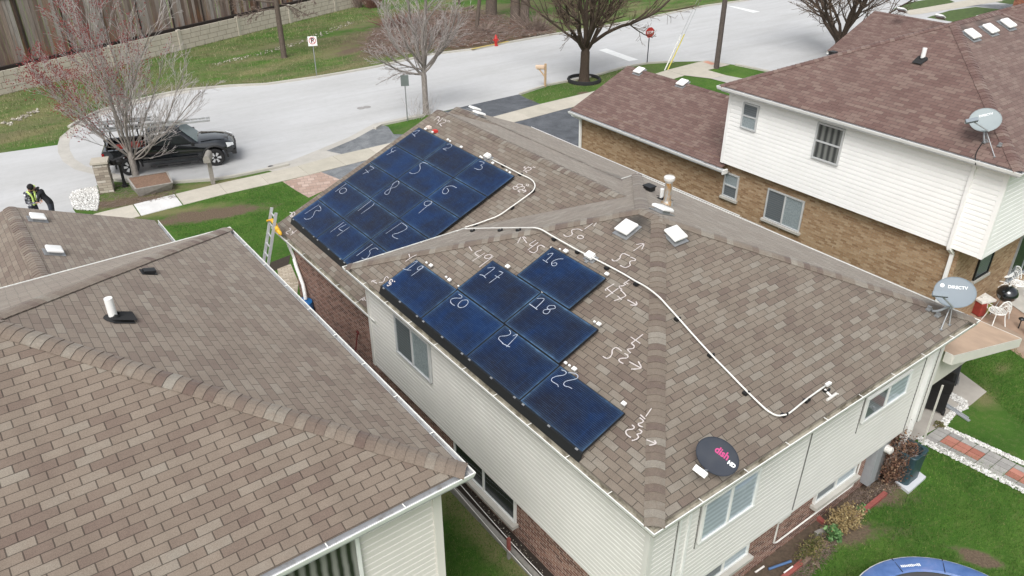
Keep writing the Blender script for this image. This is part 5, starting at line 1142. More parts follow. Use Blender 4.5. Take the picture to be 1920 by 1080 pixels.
for k, (px, py, n, h, s) in enumerate(((700, 14, 150, 1.9, 1.3), (672, 14, 60, 1.5, .7), (745, 52, 130, 1.2, 1.9), (820, 70, 120, 1.0, 1.8), (1005, 60, 120, 1.5, 1.7), (905, 66, 80, .9, 1.4))):
    bare_shrub(('reddish bare shrub against the end of the concrete wall', 'small bare shrub just left of the reddish one by the wall', 'low bare brush left of the pale kerb tree crown', 'low bare brush right behind the pale kerb tree', 'bare brush between the ridged trunks and the big dark tree', 'low bare brush by the hydrant')[k], on_z(px, py), n, h, s, 'twig_red' if k in (0, 2) else 'twig_mid', k+60, .02)
for k, (px, py) in enumerate(((806, 216), (783, 222))): bare_shrub(('few thin shoots right of the pale kerb tree foot', 'few thin shoots left of the pale kerb tree foot')[k], on_z(px, py), 14, 1.3, .7, 'twig_grey', 90+k, .008)
# litter of twigs and chips in the cleared bed
def litter(name, region, n, mat, ln, th, seed, zmax=.25, kind='stuff', chunky=False):
    rnd = random.Random(seed); m_ = MB(); P = [on_z(*p) for p in region]; xs = [p.x for p in P]; ys = [p.y for p in P]; k = 0
    while k < n:
        x = rnd.uniform(min(xs), max(xs)); y = rnd.uniform(min(ys), max(ys)); c = False; j = len(P)-1
        for i in range(len(P)):
            if (P[i].y > y) != (P[j].y > y) and x < (P[j].x-P[i].x)*(y-P[i].y)/(P[j].y-P[i].y)+P[i].x: c = not c
            j = i
        if not c: continue
        k += 1; z = rnd.uniform(0.01, zmax)
        if chunky:
            s = rnd.uniform(*ln); m_.mesh([V((x, y, z))+V((rnd.uniform(.6,1)*s*a, rnd.uniform(.6,1)*s*b_, rnd.uniform(.5,.9)*s*c_)) for a, b_, c_ in ((1,0,0),(-1,0,0),(0,1,0),(0,-1,0),(0,0,1),(0,0,-1))], [(0,2,4),(2,1,4),(1,3,4),(3,0,4),(2,0,5),(1,2,5),(3,1,5),(0,3,5)])
        else:
            a = rnd.uniform(0, 3.14); l = rnd.uniform(*ln)/2; dz = rnd.uniform(-.3, .3)*l; d = V((math.cos(a)*l, math.sin(a)*l, dz)); p = V((x, y, z+abs(dz))); t_ = rnd.uniform(.5, 1)*th
            m_.tube([p-d, p+d], [t_, t_*.5], 3, caps=False)
    return tag(m_.build(name, M[mat], None, recalc=False), kind=kind)
bed = [(690,75),(720,45),(760,30),(830,18),(900,25),(960,40),(1030,55),(1035,66),(950,79),(890,90),(800,98),(730,110),(680,100)]
litter('brush_litter', bed, 2600, 'twig_mid', (.4, 1.6), .018, 1, .4); litter('brush_litter', bed, 1400, 'twig_red', (.3, 1.2), .016, 2, .3); litter('brush_litter', bed, 900, 'twig_grey', (.15, .6), .025, 3, .2)
M['stone'] = (lambda b: b.done(b.ramp(b.island(), [(0,(.28,.27,.25)),(.35,(.52,.51,.49)),(1,(.78,.78,.76))]), .85))(NB('white_stones'))
M['rubble'] = (lambda b: b.done(b.ramp(b.island(), [(0,(.16,.14,.11)),(.6,(.36,.33,.27)),(1,(.6,.57,.5))]), .9))(NB('pale_rubble'))
M['leafl'] = (lambda b: b.done(b.ramp(b.island(), [(0,(.06,.04,.025)),(.7,(.16,.11,.07)),(1,(.34,.28,.2))]), .9))(NB('dead_leaves'))
litter('white_stones', [(131,372),(135,362),(150,356),(182,351),(187,372),(183,396),(140,393)], 2300, 'stone', (.025,.06), 0, 4, .05, chunky=True)
litter('white_stones', [(1718,822),(1728,820),(1925,920),(1925,929),(1720,828)], 1000, 'stone', (.02,.04), 0, 5, .03, chunky=True)
litter('white_stones', [(1754,799),(1763,795),(1925,869),(1925,877),(1762,801)], 1000, 'stone', (.02,.04), 0, 6, .03, chunky=True)
litter('white_stones', [(1766,738),(1788,738),(1812,752),(1815,766),(1790,778),(1775,798),(1755,800),(1783,770),(1800,760),(1778,745)], 900, 'stone', (.02,.045), 0, 7, .03, chunky=True)
litter('rubble_strip', [(398,120),(480,100),(560,78),(660,38),(665,43),(600,70),(540,90),(400,126)], 260, 'rubble', (.03,.08), 0, 8, .05, chunky=True)
litter('rubble_strip', [(0,232),(30,222),(70,205),(75,210),(20,235)], 60, 'rubble', (.04,.13), 0, 9, .05, chunky=True)
litter('bed_litter', [(868,905),(880,905),(955,1000),(1030,1085),(1010,1085),(940,1000)], 300, 'rubble', (.008,.02), 0, 10, .07, chunky=True)
litter('leaf_litter', [(1480,1080),(1530,1000),(1600,930),(1680,880),(1690,915),(1640,940),(1600,985),(1540,1060),(1500,1100)], 1500, 'leafl', (.012,.035), 0, 12, .03, chunky=True)
litter('leaf_litter', [(1480,1080),(1530,1000),(1600,930),(1680,880),(1690,915),(1640,940),(1600,985),(1540,1060),(1500,1100)], 700, 'twig_mid', (.1,.35), .005, 13, .05)
litter('leaf_litter', [(215,345),(330,345),(330,372),(255,382),(190,395),(185,365)], 700, 'twig_mid', (.08,.3), .008, 14, .04)
LOG = bark('cut_log_bark', (.12,.09,.07), (.25,.2,.15)); LOGEND = plain('pale_cut_wood', (.62,.47,.3), .8, var=.2, scale=10)
for k, (px, py, l, r_, a) in enumerate(((852, 32, 1.1, .26, 1.9), (848, 24, 5.5, .09, .3), (864, 73, .9, .13, .2), (985, 53, .8, .17, .7), (1018, 66, 2.2, .10, -.15), (838, 81, 1.0, .09, .5))):
    p = on_z(px, py)+V((0,0,r_)); d = V((math.cos(a)*l/2, math.sin(a)*l/2, 0)); m_ = MB(); m_.m = 0; m_.tube([p-d, p+d], [r_, r_*.9], 12, caps=False); m_.m = 1
    for e, s in ((p-d, r_*.99), (p+d, r_*.89)):
        t = d.normalized(); u = V((-t.y, t.x, 0)); m_.mesh([e+u*s*math.cos(i*math.pi/6)+V((0,0,1))*s*math.sin(i*math.pi/6) for i in range(12)], [tuple(range(12))])
    single(m_, 'log', [LOG, LOGEND], ('short thick log with a pale cut end at the back of the brush bed', 'long thin log along the back edge of the brush bed', 'small pale log left of the hydrant', 'pale stump piece below the ridged trunks', 'long fallen branch near the kerb under the big dark tree', 'small log near the kerb beside the pale kerb tree')[k], 'log', p-V((0,0,r_)), smooth=True)
def leafy(label, base, rx, ry, h, mat, twig, n, ls, seed, cat='shrub', name='shrub', spiky=False):
    rnd = random.Random(seed); base = V(base); root = thing(name, base, label, cat); tw = MB(); lf = MB()
    for i in range(60 if not spiky else 26):
        a = rnd.uniform(0, 6.28); s = rnd.uniform(.2, 1); tip = base+V((math.cos(a)*rx*s, math.sin(a)*ry*s, h*rnd.uniform(.35, 1.1)*(1.15-.5*s)))
        mid = base.lerp(tip, .5)+V((rnd.gauss(0,.04), rnd.gauss(0,.04), .04)); tw.tube([base+V((math.cos(a)*rx*.15, math.sin(a)*ry*.15, 0)), mid, tip], [.009, .006, .003], 3, caps=False)
        for j in range(n//(60 if not spiky else 26)):
            t = rnd.uniform(.25, 1.05); p = base.lerp(mid, t*2) if t < .5 else mid.lerp(tip, t*2-1); p = p+V((rnd.gauss(0, rx*.10), rnd.gauss(0, ry*.10), rnd.gauss(0, h*.07)))
            if p.z < .01: p.z = .02
            u = V((rnd.gauss(0,1), rnd.gauss(0,1), rnd.gauss(0,.6))).normalized(); w_ = u.cross(V((rnd.gauss(0,1), rnd.gauss(0,1), rnd.gauss(0,1)))).normalized(); l = ls*rnd.uniform(.6, 1.3)
            lf.mesh([p-u*l*.5, p+w_*l*.28, p+u*l*.5, p-w_*l*.28], [(0,1,2,3)])
    tw.build('stems', M[twig], root, recalc=False); lf.build('leaves', mat, root, recalc=False); return root
def leafmat(name, stops): b = NB(name); return b.done(b.ramp(b.island(), stops), .75, 0, .25)
LB = leafmat('dry_brown_leaves', [(0,(.05,.026,.018)),(.5,(.12,.06,.04)),(.8,(.2,.11,.07)),(1,(.32,.22,.14))]); LT = leafmat('straw_leaves', [(0,(.16,.11,.05)),(.5,(.30,.22,.10)),(1,(.46,.37,.2))]); LG = leafmat('iris_leaves', [(0,(.05,.12,.04)),(.6,(.12,.24,.08)),(1,(.24,.38,.18))])
LM_ = leafmat('mixed_leaves', [(0,(.05,.07,.02)),(.5,(.12,.12,.04)),(1,(.25,.2,.09))])
p = on_z(1655, 905); leafy('tall dry brown shrub between the meter box and the air conditioner', (15.0, 5.55, 0), .55, .42, 1.35, LB, 'twig_mid', 5200, .06, 1)
bare_shrub('upright dry stems rising through the brown shrub', (14.95, 5.6, 0), 34, 1.4, .4, 'twig_mid', 7, .008)
leafy('straw coloured shrub under the lower window sill', on_z(1577, 985), .62, .34, .5, LT, 'twig_mid', 3600, .05, 2)
leafy('sprawling dull green and brown plant left of the straw shrub', on_z(1520, 1035), .6, .3, .3, LM_, 'twig_mid', 2000, .04, 3)
leafy('bright green leafy clump at the joint of the red edging', on_z(1561, 1012), .2, .2, .32, LG, 'twig_mid', 420, .11, 4, 'plant', 'green_plant', True)
leafy('small green clump at the foot of the meter box', on_z(1612, 963), .16, .14, .22, LG, 'twig_mid', 240, .08, 5, 'plant', 'green_plant', True)
leafy('small green weed by the white stones at the patio', on_z(1764, 812)+V((.2,.15,0)), .16, .14, .12, LM_, 'twig_mid', 240, .05, 6, 'plant', 'green_plant', True)
# ================================================================ FENCES
def blockmat():
    b = NB('concrete_block_wall'); uv = b.n('UVMap').outputs[0]; sx = b.n('SeparateXYZ'); b.put(sx.inputs[0], uv); row = b.math('FLOOR', b.math('DIVIDE', sx.outputs[1], .32)); fv = b.math('FRACT', b.math('DIVIDE', sx.outputs[1], .32))
    rn_ = b.n('TexWhiteNoise', noise_dimensions='1D'); b.put(rn_.inputs['W'], row); ur = b.math('ADD', b.math('DIVIDE', sx.outputs[0], .8), rn_.outputs['Value']); fu = b.math('FRACT', ur)
    k = b.math('MULTIPLY', b.math('GREATER_THAN', fu, .04), b.math('GREATER_THAN', fv, .09)); c = b.ramp(b.noise(uv, 2, 5, .7), [(.3,(.46,.41,.34)),(.7,(.58,.53,.45))])
    b.bump(b.noise(uv, 12, 4), .3, .02); return b.done(b.mix(k, (.24,.2,.16), c), .9)
M['block'] = blockmat(); M['post_conc'] = plain('concrete_post', (.5,.46,.39), .85, var=.12, scale=2)
fa, fb = V((3.17, 52.66, 0)), V((28.64, 62.86, 0)); fd = (fb-fa).normalized(); fn = V((fd.y, -fd.x, 0)); pp = V((14.52, 56.93, 0)); SP = 5.08
cwall = thing('concrete_wall', fa, 'pale concrete block wall with posts at the far side of the street', 'wall')
i0, i1 = -6, 4
for i in range(i0, i1):
    a = pp+fd*(i*SP); b_ = pp+fd*((i+1)*SP); m_ = MB(); h = 1.27; o = fn*.05
    for s in (1, -1): m_.face([a+o*s, b_+o*s, b_+o*s+V((0,0,h)), a+o*s+V((0,0,h))], [(i*SP, 0), ((i+1)*SP, 0), ((i+1)*SP, h), (i*SP, h)])
    m_.face([a+o+V((0,0,h)), b_+o+V((0,0,h)), b_-o+V((0,0,h)), a-o+V((0,0,h))], [(0,.2),(5,.2),(5,.28),(0,.28)]); m_.build('wall_panel', M['block'], cwall, recalc=False)
for i in range(i0, i1+1):
    m_ = MB(); m_.box(pp+fd*(i*SP)+V((0,0,.67)), (.24, .2, 1.36), rz=math.atan2(fd.y, fd.x)); m_.build('wall_post', M['post_conc'], cwall, bevel=.01)
def woodmat():
    b = NB('weathered_timber'); p = b.pos(); sx = b.n('SeparateXYZ'); b.put(sx.inputs[0], p); c = b.ramp(b.island(), [(0,(.11,.075,.06)),(.25,(.21,.155,.13)),(.5,(.29,.25,.225)),(.75,(.37,.335,.31)),(1,(.24,.15,.105))])
    g_ = b.noise(b.mapping(p, (8,8,.5)), 3, 5, .7); c = b.mix(1.0, c, b.ramp(g_, [(.25,.55),(.75,1.25)]), 'MULTIPLY')
    st = b.math('ADD', b.noise(b.mapping(p, (2.2,2.2,.25)), 1.6, 4, .7), b.math('MULTIPLY', b.math('SUBTRACT', 2.6, sx.outputs[2]), .09)); c = b.mix(b.ramp(st, [(.55, 0.0), (.8, .8)]), c, (.24,.11,.045)); return b.done(c, .9, 0, .2)
M['timber'] = woodmat(); M['timber_dark'] = plain('dark_wet_timber', (.035,.025,.02), .9, var=.4)
fence = thing('timber_fence', fa-fn*.6, 'tall weathered vertical plank fence behind the concrete wall', 'fence'); m_ = MB(); rnd = random.Random(4); t = -16.0
while t < 27:
    w_ = rnd.choice([.26, .3, .34, .22]); d0 = rnd.uniform(-.05, .03); c = fa+fd*(t+w_/2)-fn*(.62+d0); h = 4.72+rnd.uniform(-.04, .04); m_.box(c+V((0,0,h/2)), (w_-.015, .04, h), rz=math.atan2(fd.y, fd.x)); t += w_+rnd.choice([.0, .01, .03])
m_.build('planks', M['timber'], fence)
for i in range(-6, 11):
    m_ = MB(); m_.box(fa+fd*(i*2.5)-fn*.55+V((0,0,2.38)), (.07, .10, 4.76), rz=math.atan2(fd.y, fd.x)); m_.build('fence_post', M['timber_dark'], fence)
m_ = MB(); c = fa+fd*5.5-fn*.62; m_.box(c+V((0,0,4.8)), (43, .16, .08), rz=math.atan2(fd.y, fd.x)); m_.box(c+fn*.12+V((0,0,1.24)), (43, .22, .16), rz=math.atan2(fd.y, fd.x)); m_.build('fence_rail', M['timber_dark'], fence)

# ================================================================ STREET FURNITURE
FACE = math.atan2(-FW.y, -FW.x)
def sign(px, py, h, plate, label, cat='sign', rot=0, mat='white', post_mat='galv', r=.03):
    b_ = on_z(px, py); root = thing('street_sign', b_, label, cat); m_ = MB(); m_.tube([b_, b_+V((0,0,h))], r, 8); m_.build('post', M[post_mat], root, smooth=True)
    a = math.atan2(-b_.y, -b_.x)+rot; n = V((math.cos(a), math.sin(a), 0)); x = V((-n.y, n.x, 0)); Mt = Matrix((x, V((0,0,1)), n)).transposed(); c = b_+V((0,0,h-plate[1]/2+.03))+n*.04
    m_ = MB()
    if plate[0] == 'oct':
        R_ = plate[1]/2/math.cos(math.pi/8); P = [V((R_*math.cos(math.pi/8+k*math.pi/4), R_*math.sin(math.pi/8+k*math.pi/4), 0)) for k in range(8)]; m_.mesh([Mt @ p+c for p in P]+[Mt @ (p-V((0,0,.01)))+c for p in P], [tuple(range(8)), tuple(reversed(range(8, 16)))]+[(k, (k+1) % 8, 8+(k+1) % 8, 8+k) for k in range(8)])
    else: m_.box(c, (plate[0], plate[1], .01), M=Mt)
    pl = m_.build('plate', M[mat], root); return root, pl, Mt, c
M['sign_red'] = plain('sign_red', (.45,.03,.025), .5); M['sign_grey'] = plain('sign_back_grey', (.17,.2,.19), .5, .3); M['sign_black'] = plain('sign_black', (.03,.03,.04), .5)
r_, pl, Mt, c = sign(594, 143, 2.35, (.52, .56), 'white no parking sign on a grey post at the grass edge')
m_ = MB(); m_.tube([Mt @ V((.19*math.cos(k*math.pi/12), .19*math.sin(k*math.pi/12)+.03, .012))+c for k in range(25)], .017, 5, caps=False); m_.tube([Mt @ V((-.13, .16, .012))+c, Mt @ V((.13, -.10, .012))+c], .015, 5); m_.build('ring', M['sign_red'], pl)
tv, tf = text_mesh('P', .36, 1, .012); m_ = MB(); m_.mesh([Mt @ V((v.x, v.y+.03, .009+v.z))+c for v in tv], tf); m_.build('lettering', M['sign_black'], pl)
sign(764, 227, 2.35, (.40, .55), 'grey backed sign on a thin post behind the front array', mat='sign_grey')
r_, pl, Mt, c = sign(1213, 120, 2.25, ('oct', .62), 'red octagonal stop sign at the street corner', rot=R(35), mat='sign_red', post_mat='sign_black')
tv, tf = text_mesh('STOP', .22, .9, .006); m_ = MB(); m_.mesh([Mt @ V((v.x, v.y, .006+v.z))+c for v in tv], tf); m_.build('lettering', M['letters'], pl)
b_ = on_z(930, 86); h_ = thing('fire_hydrant', b_, 'red fire hydrant beside the yellow kerb', 'hydrant'); m_ = MB(); m_.lathe([(.16,0),(.16,.05),(.11,.06),(.105,.45),(.13,.46),(.13,.5),(.11,.52),(.10,.62),(.05,.7),(.03,.76),(0,.77)], 18, c=b_); m_.build('barrel', M['sign_red'], h_, smooth=True)
m_ = MB(); m_.tube([b_+RT*-.2+V((0,0,.4)), b_+RT*.2+V((0,0,.4))], .055, 10); m_.build('side_outlet', M['sign_red'], h_, smooth=True); m_ = MB(); m_.tube([b_+V((0,0,.36)), b_-FW*.22+V((0,0,.24))], .07, 10); m_.build('front_outlet', M['sign_red'], h_, smooth=True)
# utility pole, guy wires
M['polewood'] = bark('pole_wood', (.07,.055,.05), (.13,.11,.1)); b_ = on_z(1343, 128); up_ = thing('utility_pole', b_, 'dark wooden utility pole at the street corner', 'utility pole'); m_ = MB(); m_.tube([b_, b_+V((.05,.05,10))], [.17, .13], 12); m_.build('pole', M['polewood'], up_, smooth=True)
m_ = MB(); m_.box(b_+V((.05,.05,9.2)), (2.2, .1, .12)); m_.build('cross_arm', M['polewood'], up_)
for k, (px, py, mt, lb) in enumerate(((1246, 132, 'white', 'guy wire with a pale guard beside the corner walk'), (1252, 131, 'yellowg', 'guy wire with a yellow guard beside the corner walk'))):
    if 'yellowg' not in M: M['yellowg'] = plain('yellow_guard', (.7,.6,.12), .5)
    q = on_z(px, py); g_ = thing('guy_wire', q, lb, 'guy wire'); top = b_+V((.05,.05,8.6-k*.5)); d = (top-q).normalized(); m_ = MB(); m_.tube([q, q+d*2.3], .035, 8); m_.build('guard', M[mt], g_); m_ = MB(); m_.tube([q+d*2.3, top], .010, 5); m_.build('wire', M['galv'], g_)
# mailboxes
def mailbox(px, py, label, pm, bm_, rot, brace=True, h=1.05, s=1.0):
    b_ = on_z(px, py); r_ = thing('mailbox', b_, label, 'mailbox'); m_ = MB(); d = V((math.cos(rot), math.sin(rot), 0))
    m_.beam(b_, b_+V((0,0,h+(.3 if brace else 0))), .1*s, .1*s, up=V((1,0,0))); m_.build('post', M[pm], r_, bevel=.008)
    if brace: m_ = MB(); m_.beam(b_+V((0,0,h*.55)), b_+d*.38+V((0,0,h)), .07, .07); m_.beam(b_, b_, .1, .1) if False else None; m_.beam(b_+V((0,0,h)), b_+d*.5+V((0,0,h)), .08, .05); m_.build('brace', M[pm], r_)
    u = V((-d.y, d.x, 0)); c = b_+(d*.32 if brace else V((0,0,0)))+V((0,0,h+.03)); m_ = MB(); prof = [(-.09,0),(-.09,.11)]+[(-.09*math.cos(a), .11+.09*math.sin(a)) for a in [k*math.pi/8 for k in range(1, 8)]]+[(.09,.11),(.09,0)]
    k = len(prof); vs = [c+u*x*s+V((0,0,z*s))-d*.25*s for x, z in prof]+[c+u*x*s+V((0,0,z*s))+d*.25*s for x, z in prof]; m_.mesh(vs, [(i, (i+1) % k, k+(i+1) % k, k+i) for i in range(k)]+[tuple(range(k)), tuple(reversed(range(k, 2*k)))]); m_.build('box', M[bm_], r_, smooth=True); return r_
M['tanwood'] = plain('tan_wood', (.52,.36,.22), .8, var=.2, scale=6); M['tanbox'] = plain('tan_mailbox', (.6,.45,.33), .6); M['stonegrey'] = plain('grey_stone_paint', (.3,.28,.25), .8, var=.25, scale=12)
mailbox(1022, 163, 'tan wooden post mailbox on the grass beside the street', 'tanwood', 'tanbox', math.atan2(-RT.y, -RT.x))
mailbox(400, 345, 'grey brown mailbox on a thick post near the truck front wheel', 'stonegrey', 'stonegrey', FACE+.2, False, 1.05, 1.5)
M['ledge'] = brick('stacked_ledge_stone', [(0,(.26,.22,.18)),(.4,(.38,.33,.27)),(.8,(.48,.43,.36)),(1,(.56,.52,.46))], (.2,.17,.14), .34, .11, .012); M['capstone'] = plain('cap_stone', (.46,.42,.35), .85, var=.15, scale=4)
b_ = on_z(202, 357); pr_ = thing('stone_pillar', b_, 'stacked stone pillar with a flat cap beside the truck tailgate', 'pillar'); hw_ = .27; ry_ = R(-18)
m_ = MB(); C4 = [V((b_.x+(x*math.cos(ry_)-y*math.sin(ry_))*hw_, b_.y+(x*math.sin(ry_)+y*math.cos(ry_))*hw_, 0)) for x, y in ((-1,-1),(1,-1),(1,1),(-1,1))]
for i in range(4): a, c = C4[i], C4[(i+1) % 4]; m_.face([a, c, c+V((0,0,1.25)), a+V((0,0,1.25))], [(i*.54,0),(i*.54+.54,0),(i*.54+.54,1.25),(i*.54,1.25)])
m_.build('shaft', M['ledge'], pr_, recalc=False); m_ = MB(); m_.box(b_+V((0,0,1.30)), (.66,.66,.1), rz=ry_); m_.build('cap', M['capstone'], pr_, bevel=.012)
b_ = on_z(235, 350); bp = thing('lamp_post', b_, 'short black iron post between the stone pillar and the raised bed', 'post'); m_ = MB(); m_.lathe([(.13,0),(.13,.08),(.08,.1),(.06,.3),(.055,.95),(.08,.98),(.14,1.02),(.15,1.16),(.06,1.22),(0,1.24)], 14, c=b_); m_.build('post', M['black'], bp, smooth=True)
m_ = MB(); m_.box(b_+V((-.05,.1,1.12)), (.5, .22, .2), rz=.4); m_.build('box', M['black'], bp, bevel=.03)
# raised bed trough
M['greywood'] = plain('grey_weathered_boards', (.36,.34,.31), .85, var=.3, scale=7); M['mulch'] = plain('brown_mulch', (.23,.145,.10), .95, var=.5, scale=16, bump=.5)
P = [on_z(262, 369), on_z(322, 356), on_z(318, 345), on_z(246, 352)]; pb_ = thing('raised_bed', P[0], 'grey timber trough of brown mulch in front of the truck', 'planter')
top = [on_z(253, 355, .40), on_z(325, 342, .40), on_z(314, 321, .46), on_z(237, 333, .46)]; cen = (top[0]+top[1]+top[2]+top[3])/4; m_ = MB(); it = [p+(V((cen.x, cen.y, p.z))-p)*.09 for p in top]
for i in range(4): j = (i+1) % 4; m_.face([P[i], P[j], top[j], top[i]]); m_.face([top[i], top[j], it[j], it[i]])
m_.build('boards', M['greywood'], pb_, recalc=False); m_ = MB(); m_.face([p-V((0,0,.02)) for p in it]); m_.build('mulch', M['mulch'], pb_, recalc=False)
m_ = MB(); m_.lathe([(1.02,0),(1.02,.12),(.98,.2),(.9,.2),(.88,.05)], 36, c=b3); single(m_, 'tree_ring', M['rubber'], 'black rubber ring round the foot of the big dark tree', 'tree ring', b3, smooth=True)
for (px, py, r_, lb) in ((1324 and 517, 314, .12, 'small round cover in the kerb line beyond the sidewalk'), (677, 203, .22, 'left one of two dull round covers in the street'), (688, 201, .22, 'right one of two dull round covers in the street')):
    q = on_z(508, 312.5) if px == 517 else on_z(px, py); m_ = MB(); m_.lathe([(r_,.012),(r_,.016),(r_*.86,.017),(r_*.84,.013),(0,.014)], 24, c=q); single(m_, 'utility_cover', plain('dull_iron_cover', (.30,.29,.28), .8) if px != 517 else M['sign_black'], lb, 'manhole cover', q)

# ================================================================ PICKUP TRUCK
def boolean_cut(o, cutters):
    for c in cutters:
        md = o.modifiers.new('b', 'BOOLEAN'); md.operation = 'DIFFERENCE'; md.object = c; md.solver = 'EXACT'
    dg = bpy.context.evaluated_depsgraph_get(); dg.update(); me = bpy.data.meshes.new_from_object(o.evaluated_get(dg)); o.modifiers.clear(); o.data = me
    for c in cutters: bpy.data.objects.remove(c)
M['carpaint'] = plain('dark_graphite_paint', (.012,.015,.019), .16, .3, .05, 2); M['carpaint'].node_tree.nodes['Principled BSDF'].inputs['Coat Weight'].default_value = 1
M['carglass'] = plain('dark_car_glass', (.012,.017,.018), .06); M['carplastic'] = plain('black_car_plastic', (.016,.016,.017), .6); M['lamp'] = plain('headlamp_glass', (.72,.74,.75), .15); M['alu'] = plain('aluminium', (.58,.59,.60), .4, .3, .1, 10)
M['windscreen'] = plain('windscreen', (.20,.26,.27), .08); M['redtool'] = plain('red_tool_case', (.42,.05,.03), .5); M['taillamp'] = plain('tail_lamp', (.3,.01,.01), .25)
TH = math.atan2(-1.1, 3.35); truck = thing('pickup_truck', (7.82, 35.78, 0), 'black double cab pickup truck with a ladder rack parked at the kerb', 'truck', rz=TH)
Rt = Matrix.Translation((7.82, 35.78, 0)) @ Matrix.Rotation(TH, 4, 'Z')
def loft(secs, closed_ends=True):
    m_ = MB(); k = len(secs[0][1]); vs = [V((x, y, z)) for x, s in secs for y, z in s]; n = len(secs)
    fs = [(i*k+j, i*k+(j+1) % k, (i+1)*k+(j+1) % k, (i+1)*k+j) for i in range(n-1) for j in range(k)]
    if closed_ends: fs += [tuple(reversed(range(k))), tuple((n-1)*k+j for j in range(k))]
    m_.mesh(vs, fs); return m_
def sec(zb, w, zmid, ztop, wt, crown): # lower body section
    h = [(w*.86, zb), (w*.97, zb+.12), (w, zmid), (w*.97, ztop-.10), (wt, ztop), (wt*.6, ztop+crown*.8), (0, ztop+crown)]
    return h+[(-y, z) for y, z in reversed(h[:-1])]
S = [(-2.68,.62,.90,.85,1.12,.88,0),(-2.62,.50,.925,.85,1.17,.9,0),(-1.7,.48,.93,.85,1.17,.9,0),(-.95,.45,.93,.82,1.16,.89,0),(0,.44,.93,.82,1.13,.88,.0),(1.0,.45,.93,.82,1.09,.86,.03),(1.25,.46,.93,.82,1.07,.83,.07),(1.9,.48,.925,.84,1.04,.80,.075),(2.35,.50,.90,.82,.98,.76,.06),(2.56,.50,.84,.78,.90,.70,.04),(2.68,.52,.74,.72,.80,.62,.02)]
bodym = loft([(s[0], sec(s[1], s[2], s[3], s[4], s[5], s[6])) for s in S]).build('body', M['carpaint'], truck, world=False, smooth=True)
AX = (-1.73, 1.80); cuts = []
for ax in AX:
    c = MB(); c.tube([(ax, -1.2, .40), (ax, 1.2, .40)], .47, 32); co = c.build('cut', M['carplastic'], None); co.matrix_world = Rt; cuts.append(co)
c = MB(); c.bb(-2.52, -1.02, -.78, .78, .62, 1.6); co = c.build('cut', M['carplastic'], None); co.matrix_world = Rt; cuts.append(co)
bpy.context.view_layer.update(); boolean_cut(bodym, cuts)
for p in bodym.data.polygons: p.use_smooth = True
try: bodym.data.set_sharp_from_angle(angle=R(32))
except Exception: pass
def csec(w0, z0, w1, z1): h = [(w0, z0), ((w0+w1)/2+.015, (z0+z1)/2), (w1, z1-.06), (w1*.86, z1), (0, z1+.02)]; return h+[(-y, z) for y, z in reversed(h[:-1])]+[(-w0*.5, z0), (w0*.5, z0)]
cab = loft([(-1.0, csec(.84,1.1,.80,1.16)),(-.86, csec(.85,1.1,.70,1.66)),(-.6, csec(.85,1.1,.68,1.76)),(.15, csec(.86,1.1,.68,1.79)),(.5, csec(.86,1.08,.67,1.74)),(.85, csec(.86,1.06,.76,1.42)),(1.22, csec(.85,1.03,.83,1.1))]).build('cab', M['carpaint'], truck, world=False, smooth=True)
def car_quad(name, pts, mat, parent=truck, th=.006):
    P = [V(p) for p in pts]; n = (P[1]-P[0]).cross(P[2]-P[0]).normalized(); m_ = MB(); k = len(P); m_.mesh([p+n*th for p in P]+[p-n*th for p in P], [tuple(range(k)), tuple(reversed(range(k, 2*k)))]+[(i, (i+1) % k, k+(i+1) % k, k+i) for i in range(k)]); return m_.build(name, M[mat], parent, world=False)
car_quad('windscreen', [(1.17,-.76,1.145),(1.17,.76,1.145),(.545,.60,1.735),(.545,-.60,1.735)], 'windscreen', th=.012)
